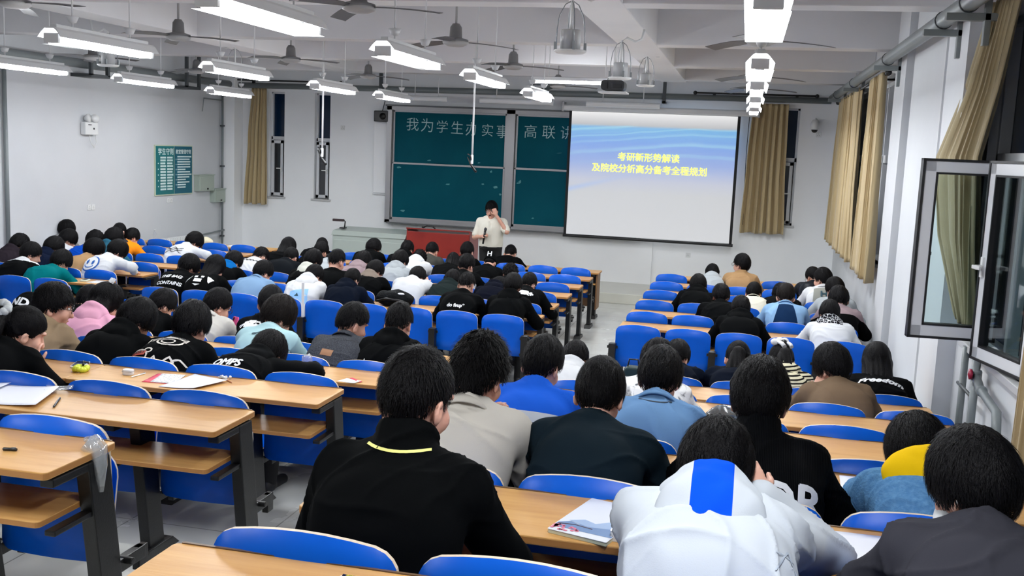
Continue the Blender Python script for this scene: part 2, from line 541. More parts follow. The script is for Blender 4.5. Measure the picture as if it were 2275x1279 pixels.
MB().lathe([(.0, 0), (.034, .004), (.036, .02), (.0, .03)], (-.03, -.05, .79), 10, rot=Matrix.Rotation(-PI / 2, 3, 'Y')).build('valve_wheel', mat('red_valve', (150, 24, 58), .4), r_)

# radiator under the left wall front corner
rad = thing('radiator', 'white ribbed radiator against left wall in front corner', 'radiator', (-10.2, 17.2, 0))
for k in range(22):
    MB().prism(rrect(.1, .5, .045, 4), -.02, .02, (Vector((0, -.82 + k * .058, .47)), Vector((1, 0, 0)), Vector((0, 0, 1)), Vector((0, 1, 0)))).build('radiator_fin', M_WHITEMETAL, rad)
MB().tube([(0, .4, .68), (0, 1.36, .72)], .018, 8).build('feed_pipe', M_PIPE, rad)


# curtains
def mat_curtain(name, a, b):
    m = mat(name, a, 0.8, bump=(160, .12))
    bs = m.node_tree.nodes['Principled BSDF']
    bs.inputs['Sheen Weight'].default_value = .25
    return m


M_CURT = mat_curtain('gold_curtain_cloth', (182, 163, 124), None)
M_CURT2 = mat_curtain('olive_curtain_cloth', (148, 135, 104), None)


def curtain(label, axis, rows, folds, amp, m, ph=0.0, n=140, rows_z=40, group=None):
    """hanging pleated cloth. axis 'x' (front wall) or 'y' (right wall). rows = [(z, a, b, off)]: spans a..b at height z"""
    rows = sorted(rows, key=lambda r: -r[0])
    z_top, z_bot = rows[0][0], rows[-1][0]
    V = []; F = []
    rnd = random.Random(label)
    wob = [rnd.uniform(-.35, .35) for _ in range(64)]
    for i in range(rows_z + 1):
        z = z_top + (z_bot - z_top) * i / rows_z
        for (r0, r1) in zip(rows, rows[1:]):
            if r0[0] >= z >= r1[0] - 1e-9:
                t = (r0[0] - z) / (r0[0] - r1[0]); t = t * t * (3 - 2 * t) if len(rows) < 4 else t
                a = r0[1] + (r1[1] - r0[1]) * t; b = r0[2] + (r1[2] - r0[2]) * t; off = r0[3] + (r1[3] - r0[3]) * t
                break
        g = i / rows_z
        for k in range(n + 1):
            s = k / n
            w_ = folds * 2 * PI * s + ph
            d = amp * (.55 + .45 * g) * (math.sin(w_ + wob[int(s * folds) % 64] * 2 + .5 * math.sin(3 * g + s * 9)) + .22 * math.sin(2.3 * w_ + 1.3) * g)
            sa = a + (b - a) * (s + .10 / folds * math.sin(2 * w_))
            zz = z - (.012 * math.sin(w_ * .5) if i == rows_z else 0)
            V.append((sa, off - d, zz) if axis == 'x' else (off - d, sa, zz))
    for i in range(rows_z):
        for k in range(n):
            p = i * (n + 1) + k
            F.append((p, p + 1, p + n + 2, p + n + 1))
    c = Vector((V[0][0], V[0][1], z_bot))
    mb = MB(); mb.add([Vector(v) - c for v in V], F, 0, True)
    o = mb.build('curtain', m)
    sm = o.modifiers.new('thickness', 'SOLIDIFY'); sm.thickness = .004
    o.location = c
    return tag(o, label, 'curtain', group)


curtain('gold curtain hanging at the far left front window', 'x', [(3.57, -9.72, -9.40, 18.80), (2.6, -9.80, -9.40, 18.80), (1.27, -9.88, -9.39, 18.80)], 5, .05, M_CURT, 1.0)
curtain('wide gold curtain between projection screen and front wall camera', 'x', [(3.58, 0.02, 0.64, 18.78), (2.5, -.02, .66, 18.78), (1.27, -0.06, 0.71, 18.78)], 6, .06, M_CURT, .4)
curtain('gold curtain on right wall nearest the front wall, with a low hem', 'y', [(3.62, 14.6, 17.9, 1.44), (2.5, 14.4, 18.1, 1.44), (1.28, 14.2, 18.2, 1.44)], 12, .06, M_CURT, .2, n=240)
curtain('gold curtain on right wall beside the white pillar, hem by the wall pipe', 'y', [(3.62, 12.05, 13.3, 1.42), (2.5, 12.0, 13.45, 1.42), (1.28, 11.85, 13.7, 1.42)], 7, .06, M_CURT, .9, n=160)
curtain('olive curtain bunched aslant behind the open window sash', 'y', [(3.72, 6.9, 7.7, 1.56), (3.15, 7.05, 8.15, 1.53), (2.67, 7.15, 8.7, 1.47), (2.1, 7.1, 8.35, 1.5), (1.55, 7.08, 7.55, 1.55)], 8, .05, M_CURT2, .1, n=180)
curtain('edge of a gold curtain hanging low at the photo\'s right edge', 'y', [(3.7, 4.9, 5.6, 1.5), (.85, 4.85, 5.72, 1.5)], 6, .05, M_CURT, .6)


def rod(label, p0, p1):
    p0, p1 = Vector(p0), Vector(p1)
    root = thing('curtain_rod', label, 'curtain rod', p0)
    d = p1 - p0
    MB().tube([(0, 0, 0), d], .016, 10).build('pole', M_BLACKPL, root)
    for q, s in ((Vector(), -1), (d, 1)):
        MB().ball(q + d.normalized() * s * .03, .036, 10, 8).build('finial', M_BLACKPL, root)
    for t in (.15, .85):
        q = d * t
        w = Vector((0, 1, 0)) if abs(d.x) > abs(d.y) else Vector((1, 0, 0))
        MB().tube([q, q + w * .2], .012, 8).box(q + w * .05 + Vector((0, 0, -.03)), (.05, .05, .07)).build('bracket', M_BLACKPL, root)
    return root


rod('black curtain rod above the wide gold curtain by the screen', (-.97, 18.72, 3.73), (1.08, 18.72, 3.73))
rod('black curtain rod above the narrow windows of the front wall', (-10.0, 18.72, 3.72), (-7.83, 18.72, 3.72))
rod('black curtain rod along the right wall windows', (1.43, 11.9, 3.6), (1.43, 18.2, 3.6))
# ================================================================ chalkboard, screen and the things along the front wall
M_BOARD = mat('green_chalkboard', (0, 74, 88), 0.6, var=(1.6, (4, 82, 94), .45, .8), spec=.08)
M_ALU = mat('aluminium_trim', (168, 168, 170), 0.35, 0.35)
M_ALUDK = mat('dark_aluminium', (96, 98, 100), 0.4, 0.3)
M_CHALK = mat('chalk', (176, 204, 204), 0.9)
BY = YF - .05
bd = thing('chalkboard', 'green sliding chalkboard with white chalk writing behind the lecturer', 'chalkboard', (-5.0, BY, 1.1))


def bb(x0, x1, y0, y1, z0, z1):
    return (x0 + 5.0, y0 - BY, z0 - 1.1), (x1 + 5.0, y1 - BY, z1 - 1.1)


f = MB()
for a in ((-6.86, -6.76), (-4.47, -4.31), (-1.95, -1.83)):
    f.span(*bb(a[0], a[1], BY - .13, BY, 1.06, 3.31))
f.span(*bb(-6.86, -1.83, BY - .13, BY, 3.24, 3.31)); f.span(*bb(-6.86, -1.83, BY - .13, BY, 1.06, 1.12))
f.build('board_frame', M_ALU, bd, bevel=.008)
MB().span(*bb(-6.88, -1.8, BY - .17, BY, 3.31, 3.34)).build('board_rail', M_ALUDK, bd, bevel=.006)
for (x0, x1) in ((-6.76, -4.47), (-4.31, -1.95)):
    for (z0, z1, y) in ((2.19, 3.24, BY - .05), (1.12, 2.24, BY - .085)):
        p = MB().span(*bb(x0 + .03, x1 - .03, y, y + .02, z0 + .03, z1 - .03)).build('board_panel', M_BOARD, bd)
        e = MB(); t = .035
        for q in ((x0 + .01, x0 + .01 + t, z0, z1), (x1 - t - .01, x1 - .01, z0, z1), (x0 + .01, x1 - .01, z0, z0 + t + .015), (x0 + .01, x1 - .01, z1 - t, z1)):
            e.span(*bb(q[0], q[1], y - .012, y + .02, q[2], q[3]))
        e.build('panel_edge', M_ALU, p, bevel=.004)
MB().span(*bb(-6.8, -1.9, BY - .2, BY - .13, 1.05, 1.075)).build('chalk_tray', M_ALUDK, bd, bevel=.005)
# chalk writing and wiped smudges
x = -6.40
for k, ch in enumerate('我为学生办实事'):
    place_text('chalk_writing', ch, .27 + .02 * math.sin(k * 2.1), M_CHALK, bd, (-6.36 + k * .30 + 5.0, BY - .052 - BY, 2.96 - 1.1 - .012 * k), (1, .0, -.02), (.05 * math.sin(k * 3), 0, 1), bold=-.002)
for k, ch in enumerate('高联讲'):
    place_text('chalk_writing', ch, .27, M_CHALK, bd, (-4.02 + k * .35 + 5.0, BY - .052 - BY, 2.91 - 1.1), (1, .0, -.02), (.03 * math.sin(k * 3), 0, 1), bold=-.002)
sm = MB()
rnd = random.Random(3)
for (px, pz, w, h) in ((-6.5, 1.3, .13, .05), (-5.6, 1.86, .1, .03), (-4.75, 2.14, .05, .06), (-4.65, 1.85, .1, .05), (-4.55, 1.72, .05, .06), (-4.9, 1.9, .06, .03), (-6.6, 2.14, .1, .04), (-6.35, 2.2, .07, .03), (-4.18, 1.98, .07, .06), (-3.9, 1.3, .06, .03), (-5.0, 2.3, .06, .03), (-6.0, 2.3, .09, .03), (-3.45, 2.55, .16, .008), (-5.2, 3.1, .02, .02), (-4.2, 1.95, .12, .03)):
    n = 9; pts = []
    for q in range(n):
        t = 2 * PI * q / n
        k_ = rnd.uniform(.5, 1.1)
        pts.append((w * .5 * k_ * math.cos(t), h * .5 * k_ * math.sin(t)))
    yy = BY - .0875 if pz < 2.2 else BY - .0525
    sm.prism(pts, 0, .0015, (Vector((px + 5, yy - BY, pz - 1.1)), Vector((1, 0, .1)), Vector((0, 0, 1)), Vector((0, -1, 0))))
sm.build('chalk_smudge', mat('wiped_chalk', (90, 150, 152), .9), bd)

# projection screen (lit by its projector)
M_SLIDE = bpy.data.materials.new('projected_slide'); M_SLIDE.use_nodes = True
nt = M_SLIDE.node_tree; bs = nt.nodes['Principled BSDF']; ln = nt.links.new


def N(t, **kw):
    n = nt.nodes.new(t)
    for k, v in kw.items(): setattr(n, k, v)
    return n


def math_(op, a, b=None, clamp=False):
    n = N('ShaderNodeMath', operation=op); n.use_clamp = clamp
    for i, q in enumerate((a, b)):
        if q is None: continue
        if isinstance(q, (int, float)): n.inputs[i].default_value = q
        else: ln(q, n.inputs[i])
    return n.outputs[0]


tc = N('ShaderNodeTexCoord'); sp = N('ShaderNodeSeparateXYZ'); ln(tc.outputs['Object'], sp.inputs[0])
X_, Z_ = sp.outputs['X'], sp.outputs['Z']           # 0..3 m across, 0..2.26 m up
nz = N('ShaderNodeTexNoise'); nz.inputs['Scale'].default_value = .7; ln(tc.outputs['Object'], nz.inputs['Vector'])
bend = math_('ADD', math_('MULTIPLY', X_, -.16), math_('MULTIPLY', math_('MULTIPLY', X_, X_), .03))
q = math_('ADD', math_('ADD', Z_, bend), math_('MULTIPLY', nz.outputs['Fac'], .22))
st = N('ShaderNodeTexNoise'); st.inputs['Scale'].default_value = 6; st.inputs['Detail'].default_value = 2; st.noise_dimensions = '1D'
ln(math_('MULTIPLY', q, 1.6), st.inputs['W'])
r1 = N('ShaderNodeMapRange'); r1.inputs[1].default_value = .48; r1.inputs[2].default_value = .72; ln(st.outputs['Fac'], r1.inputs[0])
ramp = N('ShaderNodeValToRGB'); ln(math_('DIVIDE', Z_, 2.26), ramp.inputs[0])
for p_, c_ in ((.0, (206, 208, 212)), (.36, (204, 207, 212)), (.46, (196, 202, 222)), (.60, (142, 172, 236)), (.76, (110, 166, 246)), (.885, (108, 190, 246)), (.905, (196, 198, 202)), (1.0, (170, 172, 176))):
    e = ramp.color_ramp.elements.new(p_); e.color = lin(c_) + (1,)
ramp.color_ramp.elements.remove(ramp.color_ramp.elements[0]); ramp.color_ramp.elements.remove(ramp.color_ramp.elements[-1])
msk = N('ShaderNodeMapRange'); msk.inputs[1].default_value = 1.28; msk.inputs[2].default_value = 1.95; ln(Z_, msk.inputs[0])
cut = math_('LESS_THAN', Z_, 2.04)
amt = math_('MULTIPLY', math_('MULTIPLY', r1.outputs[0], msk.outputs[0]), cut)
mx = N('ShaderNodeMix', data_type='RGBA'); ln(math_('MULTIPLY', amt, .75), mx.inputs[0]); ln(ramp.outputs[0], mx.inputs[6]); mx.inputs[7].default_value = lin((170, 232, 252)) + (1,)
# the lower left swoosh
q2 = math_('ADD', Z_, math_('MULTIPLY', X_, -.27))
band = math_('MULTIPLY', math_('SUBTRACT', 1.0, math_('MULTIPLY', math_('ABSOLUTE', math_('SUBTRACT', q2, .84)), 14.0), True), math_('SUBTRACT', 1.0, math_('MULTIPLY', X_, .75), True))
mx2 = N('ShaderNodeMix', data_type='RGBA'); ln(math_('MULTIPLY', band, .8), mx2.inputs[0]); ln(mx.outputs[2], mx2.inputs[6]); mx2.inputs[7].default_value = lin((150, 188, 246)) + (1,)
bs.inputs['Base Color'].default_value = (.35, .35, .35, 1); bs.inputs['Roughness'].default_value = .9
ln(mx2.outputs[2], bs.inputs['Emission Color']); bs.inputs['Emission Strength'].default_value = .46
SY = 18.70
sc = thing('projection_screen', 'pull-down projection screen showing a blue and white slide with yellow title', 'projection screen', (-3.22, SY, 1.06))
MB().span((0, -.002, 0), (3.0, .002, 2.27)).build('screen_cloth', M_SLIDE, sc)
b = MB().span((-.05, -.004, -.02), (0, .004, 2.3)).span((3.0, -.004, -.02), (3.05, .004, 2.3)).span((-.05, -.004, 2.27), (3.05, .004, 2.3))
b.build('screen_border', mat('screen_black', (12, 13, 16), .7), sc)
MB().prism(rrect(.05, .05, .02, 4), -.06, 3.07, (Vector((0, 0, -.035)), Vector((0, 1, 0)), Vector((0, 0, 1)), Vector((1, 0, 0)))).build('bottom_bar', M_BLACKPL, sc)
MB().prism(rrect(.12, .11, .03, 4), -.17, 3.36, (Vector((0, .02, 2.33)), Vector((0, 1, 0)), Vector((0, 0, 1)), Vector((1, 0, 0)))).build('screen_housing', M_WHITEMETAL, sc)
for x_ in (-.19, 3.34): MB().span((x_, -.05, 2.26), (x_ + .04, .2, 2.44)).build('end_cap', M_ALU, sc, bevel=.01)
MB().tube([(3.2, .02, 2.28), (3.19, .1, 1.6), (3.22, .06, .35)], .006, 6).build('pull_cord', M_BLACKPL, sc)
M_YEL = mat('projected_yellow', (238, 240, 120), .8, emit=((240, 244, 110), .62))
place_text('slide_title', '考研新形势解读', .163, M_YEL, sc, (1.455, -.005, 1.525 - .06), (1, 0, 0), (0, 0, 1), fat=.003, spacing=.99)
place_text('slide_title', '及院校分析高分备考全程规划', .163, M_YEL, sc, (1.475, -.005, 1.31 - .06), (1, 0, 0), (0, 0, 1), fat=.003, spacing=.99)

# hooded lamps over the board (unlit)
for i, (x0, x1, lab) in enumerate(((-2.9, -1.58, 'white tubular board lamp hanging over the projection screen'), (-4.88, -3.5, 'unlit white board lamp hanging over the chalkboard middle'), (-6.33, -5.5, 'unlit white board lamp over the chalkboard left end'))):
    t = thing('board_lamp', lab, 'lamp', ((x0 + x1) / 2, 18.3, 3.45), group='board lamps')
    w = (x1 - x0) / 2
    MB().prism(rrect(.1, .1, .045, 5), -w, w, (Vector((0, 0, 0)), Vector((0, 1, 0)), Vector((0, 0, 1)), Vector((1, 0, 0)))).build('lamp_shade', M_WHITEMETAL, t)
    for s in (-.55, .55):
        MB().tube([(w * s, 0, .04), (w * s, 0, ZC - 3.45)], .008, 8).build('hanger_rod', M_WHITEMETAL, t)

# small loudspeaker, service panel, switches
t = thing('loudspeaker', 'small black loudspeaker box at the chalkboard top corner', 'loudspeaker', (-6.98, 18.84, 3.11))
MB().box((0, 0, 0), (.29, .16, .21)).build('cabinet', M_BLACKPL, t, bevel=.015)
MB().lathe([(.0, .0), (.06, .0), (.065, .012), (.0, .012)], (.04, -.08, 0), 20, rot=Matrix.Rotation(PI / 2, 3, 'X')).build('cone', M_BLACK, t)
MB().tube([(0, 0, .1), (.04, .03, .3)], .008, 8).build('bracket', M_BRACKET, t)
t = thing('wall_panel', 'white service panel on the wall left of the chalkboard', 'panel', (-6.98, BY - .02, 2.3))
MB().box((0, 0, 0), (.33, .04, 1.36)).build('cover', M_WALL, t, bevel=.006)
MB().box((.12, -.03, -.58), (.045, .03, .13)).build('switch', mat('grey_switch', (120, 122, 124), .5), t, bevel=.004)
MB().box((0, -.01, -.7), (.34, .05, .025)).build('ledge', M_FRAME, t, bevel=.004)


def socket(label, p, nrm, n=1):
    t = thing('wall_socket', label, 'socket', p)
    ex = Vector((0, 0, 1)).cross(Vector(nrm))
    for k in range(n):
        c = ex * (.1 * k)
        b = MB(); R3 = Matrix((ex, Vector((0, 0, 1)), Vector(nrm))).transposed()
        b.box(c, (.086, .086, .012), rot=R3)
        o = b.build('plate', M_WHITEPL, t, bevel=.003)
        b = MB()
        for dx, dz in ((-.014, -.012), (.014, -.012), (0, .014)): b.box(c + ex * dx + Vector((0, 0, dz)) + Vector(nrm) * .006, (.004, .014, .003), rot=R3)
        b.build('slot', M_BLACKPL, o)


socket('pair of wall sockets below the white emergency lamp', (XL + .006, 14.38, 1.37), (1, 0, 0), 2)
socket('pair of wall sockets below the teal notice board', (XL + .006, 16.68, 1.39), (1, 0, 0), 2)
socket('wall socket beside the dome camera', (1.2, YF - .006, 3.07), (0, -1, 0))
socket('wall socket low beneath the projection screen', (-.95, YF - .006, .78), (0, -1, 0))
socket('small wall plate right of the second narrow window', (-7.84, YF - .006, 2.86), (0, -1, 0))
b = MB().tube([(XL + .02, 14.0, 3.2), (XL + .02, 17.86, 3.2)], .001, 4)

# dome camera on the front wall
t = thing('dome_camera', 'white dome security camera on bracket right of the gold curtain', 'camera', (1.14, YF - .01, 3.28))
MB().lathe([(.05, 0), (.055, .01), (.05, .025), (.0, .025)], (0, 0, 0), 16, rot=Matrix.Rotation(PI / 2, 3, 'X')).tube([(0, 0, 0), (0, -.08, .05), (-.02, -.2, .06), (-.03, -.22, .03)], .018, 8).build('arm', M_WHITEPL, t)
MB().lathe([(.0, .05), (.04, .045), (.07, .0), (.075, -.05), (.07, -.12), (.06, -.13)], (-.03, -.22, 0), 20).build('housing', M_WHITEPL, t)
MB().ball((-.03, -.22, -.13), .055, 14, 8).build('lens', M_BLACKPL, t)

# emergency lamp on the left wall
t = thing('emergency_lamp', 'white twin-head emergency lamp box on left wall', 'lamp', (XL + .05, 14.36, 2.63))
MB().box((0, 0, 0), (.09, .33, .2)).build('body', M_WHITEPL, t, bevel=.015)
for s in (-.07, .1):
    h = MB().lathe([(.0, -.05), (.03, -.05), (.065, .0), (.068, .03), (.0, .035)], (.02, s, .16), 16, rot=Matrix.Rotation(math.radians(80), 3, 'Y') @ Matrix.Rotation(s * 4, 3, 'X')).build('lamp_head', M_WHITEPL, t)
MB().tube([(0, .0, -.1), (.01, .0, -.2), (.01, .1, -.3), (.01, .16, -.22), (0, .15, -.1)], .007, 6).build('cord', M_WHITEPL, t)
MB().box((.047, .05, 0), (.004, .03, .03)).box((.047, -.05, .06), (.004, .08, .012)).build('indicator', M_BLACKPL, t)

# notice board in two halves
nb = thing('notice_board', 'teal two-panel notice board with white Chinese rules on left wall', 'notice board', (XL + .012, 16.87, 1.94))
MB().box((0, 0, 0), (.024, 1.26, .91)).build('backing', mat('pale_edge', (196, 205, 180), .5), nb, bevel=.003)
M_TEAL = mat('notice_teal', (0, 108, 112), .4); M_TEAL2 = mat('notice_teal_dark', (0, 92, 112), .4)
M_INK = mat('white_print', (214, 232, 230), .6)
MB().box((.013, -.315, 0), (.004, .59, .87)).build('left_panel', M_TEAL, nb)
MB().box((.013, .3, 0), (.004, .61, .87)).build('right_panel', M_TEAL2, nb)
place_text('heading', '学生守则', .125, M_INK, nb, (.017, -.29, .33), (0, 1, 0), (0, 0, 1), fat=.003, spacing=1.05)
place_text('heading', '教室管理守则', .088, M_INK, nb, (.017, .3, .33), (0, 1, 0), (0, 0, 1), fat=.002)
b = MB(); rnd = random.Random(11)
for k in range(12):
    z = .23 - k * .052
    if k % 2 == 0 and k: b.box((.0155, -.535, z), (.002, .025, .02))
    for (y0, y1) in ((-.47, -.29), (-.25, -.06)):
        y = y0
        while y < y1 - .02:
            w = rnd.uniform(.03, .042); b.box((.0155, y + w / 2, z), (.002, w * .88, .033)); y += w
b.build('rule_lettering', M_INK, nb)
b = MB()
for k in range(13):
    z = .245 - k * .047; y = .09; end = rnd.choice((.53, .5, .56, .36))
    if k % 2 == 1: b.box((.0155, .05, z), (.002, .018, .018))
    while y < end:
        w = rnd.uniform(.02, .03); b.box((.0155, y + w / 2, z), (.002, w * .85, .024)); y += w
b.build('rule_lettering', M_INK, nb)
for lab, y, z, w, h in (('larger grey-green metal box on left wall beside the notice board', 17.86, 1.68, .56, .3), ('smaller grey-green metal box on left wall near the riser pipes', 18.38, 1.42, .4, .25)):
    t = thing('junction_box', lab, 'metal box', (XL + .06, y, z), group='wall boxes')
    M_GB = mat('grey_green_enamel', (168, 180, 170), .45)
    MB().box((0, 0, 0), (.12, w, h)).build('body', M_GB, t, bevel=.006)
    d = MB().box((.063, 0, 0), (.008, w - .05, h - .05)).build('door', M_GB, t, bevel=.003)
    MB().box((.07, .02, -h * .36), (.006, .05, .03)).build('latch', M_BLACKPL, d)
    MB().box((.0, 0, h / 2 + .008), (.15, w + .03, .016)).build('lid', M_GB, t, bevel=.003)

# steel console and red lectern on the podium edge
M_CONS = mat('console_enamel', (172, 182, 176), .4)
t = thing('console_cabinet', 'long grey-green metal console cabinet left of the red lectern', 'cabinet', (-6.68, 17.75, .18))
MB().box((0, 0, .35), (1.4, .62, .7)).build('body', M_CONS, t, bevel=.01)
MB().prism([(-.33, 0), (.33, 0), (.33, .12), (-.24, .08)], -.72, .72, (Vector((0, 0, .7)), Vector((0, 1, 0)), Vector((0, 0, 1)), Vector((-1, 0, 0)))).build('top_panel', M_CONS, t, bevel=.006)
for x in (-.35, .35):
    d = MB().box((x, -.315, .34), (.64, .015, .56)).build('door', M_CONS, t, bevel=.006)
    MB().box((x + (.25 if x < 0 else -.25), -.328, .4), (.02, .014, .1)).build('handle', M_STEEL, d)
t = thing('document_camera', 'dark document camera arm standing on the console cabinet', 'document camera', (-7.26, 17.65, .99))
MB().box((0, 0, .01), (.1, .12, .02)).build('base', M_BLACKPL, t, bevel=.004)
MB().tube([(.03, 0, .02), (.04, 0, .13), (.01, -.01, .155)], .012, 8).build('arm', M_BLACKPL, t)
MB().box((-.09, -.01, .15), (.22, .05, .045)).build('camera_head', mat('dark_brown_plastic', (52, 36, 38), .5), t, bevel=.006)
M_RED = mat('red_lectern_wood', (142, 44, 36), .35, bump=(3, .05, (1, 8, 1)), var=(2.2, (120, 32, 27), .4, .7))
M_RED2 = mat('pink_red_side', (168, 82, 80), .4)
t = thing('lectern', 'red-brown wooden lectern desk in front of the chalkboard', 'lectern', (-5.33, 17.7, .18))
MB().box((0, -.3, .43), (1.18, .03, .86)).build('front_panel', M_RED, t, bevel=.006)
for s in (-1, 1):
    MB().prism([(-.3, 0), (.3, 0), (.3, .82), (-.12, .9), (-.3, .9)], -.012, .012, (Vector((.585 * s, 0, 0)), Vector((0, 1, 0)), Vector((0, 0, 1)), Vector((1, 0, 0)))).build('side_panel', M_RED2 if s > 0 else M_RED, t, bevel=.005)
MB().prism([(-.32, .9), (.3, .78), (.3, .8), (-.32, .925)], -.6, .6, (Vector((0, 0, 0)), Vector((0, 1, 0)), Vector((0, 0, 1)), Vector((-1, 0, 0)))).build('desk_top', M_RED, t, bevel=.004)
MB().box((0, 0, .06), (1.15, .56, .1)).build('plinth', M_RED, t, bevel=.006)
t = thing('gooseneck_microphone', 'small black gooseneck microphone lying on the red lectern', 'microphone', (-5.5, 17.45, 1.1))
MB().tube([(-.12, 0, .02), (-.06, 0, .05), (.04, 0, .045), (.1, 0, .0)], .012, 8).build('neck', M_BLACKPL, t)
MB().ball((-.13, 0, .02), (.03, .018, .018), 10, 8).build('head', M_BLACKPL, t)

# ================================================================ lamps, fans and speakers under the ceiling
M_TUBE = mat('lit_tube', (255, 255, 255), .4, emit=((248, 251, 255), TUBE_GLOW))
M_HOOD = mat('white_lamp_hood', (224, 226, 228), .35)
M_HOODIN = mat('lamp_reflector', (240, 242, 244), .25)


def fluorescent(label, x, y, z, lit=True):
    t = thing('fluorescent_lamp', label, 'lamp', (x, y, z), group='hanging fluorescent lamps')
    L = 1.32
    hood = [(-.105, -.03), (-.102, -.03), (-.06, .02), (-.04, .035), (.04, .035), (.06, .02), (.102, -.03), (.105, -.03), (.066, .028), (.044, .045), (-.044, .045), (-.066, .028)]
    MB().prism(hood, -L / 2, L / 2, (Vector(), Vector((1, 0, 0)), Vector((0, 0, 1)), Vector((0, -1, 0)))).build('reflector_hood', M_HOOD, t)
    MB().box((0, 0, .058), (.06, L - .1, .03)).build('gear_box', M_HOOD, t, bevel=.006)
    for s in (-.05, .05):
        MB().tube([(s, -L / 2 + .05, -.056), (s, L / 2 - .05, -.056)], .0155, 10).build('tube', M_TUBE, t)
    for s in (-1, 1):
        MB().box((0, s * (L / 2 - .035), -.035), (.13, .03, .075)).build('lamp_holder', M_WHITEPL, t, bevel=.005)
    for s in (-.38, .38):
        r = MB().tube([(0, s, .07), (0, s, ZC - z)], .007, 8).build('hanger_rod', M_WHITEMETAL, t)
        MB().lathe([(.012, .16), (.05, .155), (.03, .11), (.0, .1)], (0, s, 0), 14).build('cup', M_WHITEMETAL, r)
    ld = bpy.data.lights.new('lamp_light', 'AREA')
    ld.shape = 'RECTANGLE'; ld.size = .2; ld.size_y = L - .1; ld.energy = LAMP_WATT; ld.color = (.95, .98, 1.0); ld.spread = math.radians(172)
    lo = bpy.data.objects.new('lamp_light', ld); COL.objects.link(lo); lo.parent = t; lo.location = (0, 0, -.078)
    lo.visible_camera = True
    return t


LZ = 3.33
COLS = [('second', ((-2.72, 5.4), (-2.72, 7.95), (-2.72, 10.4), (-2.76, 13.3))), ('third', ((-5.22, 7.5), (-5.5, 10.3), (-5.52, 13.0), (-5.42, 15.1))), ('leftmost', ((-8.22, 10.4), (-8.24, 12.8), (-8.36, 15.4))), ('rightmost', ((.04, 5.25), (.04, 8.3), (.04, 10.6), (.04, 12.95), (.04, 15.35)))]
ORD = ['nearest', 'second from the near end', 'third from the near end', 'fourth from the near end', 'farthest']
COLN = {'second': 'in the row over the right aisle', 'third': 'in the row over the middle seats', 'leftmost': 'in the row by the left wall', 'rightmost': 'in the end-on row at right'}
for nm, ys in COLS:
    for i, (x, y) in enumerate(ys):
        w = 'farthest' if i == len(ys) - 1 else ORD[i]
        fluorescent('lit twin-tube hanging lamp, %s %s' % (w, COLN[nm]), x, y, LZ)
for x in (-2.72, -5.4, .04):           # unseen lamps, added to light the rows nearest the camera
    fluorescent('lit twin-tube hanging lamp over the rows behind the camera', x, 1.9, LZ)
t = thing('fluorescent_lamp', 'lit lamp tube seen broadside in front of the dark projector', 'lamp', (-2.4, 14.2, 3.55), group='hanging fluorescent lamps')
MB().tube([(-.62, 0, 0), (.62, 0, 0)], .018, 10).build('tube', M_TUBE, t)
MB().box((0, 0, .045), (1.3, .07, .05)).build('reflector_hood', M_HOOD, t, bevel=.01)
for s in (-.4, .4): MB().tube([(s, 0, .06), (s, 0, ZC - 3.55)], .007, 6).build('hanger_rod', M_WHITEMETAL, t)

M_BLADE = mat('grey_fan_blade', (84, 84, 86), .35)
M_FANW = mat('fan_enamel', (172, 172, 172), .4)


def fan(label, x, y, z, rz):
    t = thing('ceiling_fan', label, 'ceiling fan', (x, y, z), rz, group='ceiling fans')
    MB().tube([(0, 0, .2), (0, 0, ZC - z)], .012, 10).build('down_rod', M_FANW, t)
    MB().lathe([(.0, .2), (.035, .195), (.058, .16), (.064, .06), (.09, .05), (.125, .042), (.13, .02), (.0, .02)], (0, 0, 0), 24).build('motor', mat('fan_motor', (120, 120, 122), .35), t)
    MB().lathe([(.13, .02), (.125, -.002), (.08, -.024), (.0, -.03)], (0, 0, 0), 24).build('hub_cap', M_FANW, t)
    for k in range(3):
        a = k * 2 * PI / 3
        R3 = Matrix.Rotation(a, 3, 'Z') @ Matrix.Rotation(math.radians(7), 3, 'X')
        V = []; F = []
        n = 8
        for i in range(n + 1):
            s = i / n; xx = .12 + s * .52; w = .03 + .035 * min(1, s * 3.0)
            zz = .02 - .03 * s * s
            for yy, dz in ((-w, -.004), (w, .002)):
                V.append(R3 @ Vector((xx, yy, zz + dz)))
            for yy, dz in ((w, .006), (-w, .0)):
                V.append(R3 @ Vector((xx, yy, zz + dz)))
        for i in range(n):
            for q in range(4):
                F.append((i * 4 + q, i * 4 + (q + 1) % 4, (i + 1) * 4 + (q + 1) % 4, (i + 1) * 4 + q))
        F += [(0, 3, 2, 1), (n * 4, n * 4 + 1, n * 4 + 2, n * 4 + 3)]
        MB().add(V, F).build('blade', M_BLADE, t)
    return t


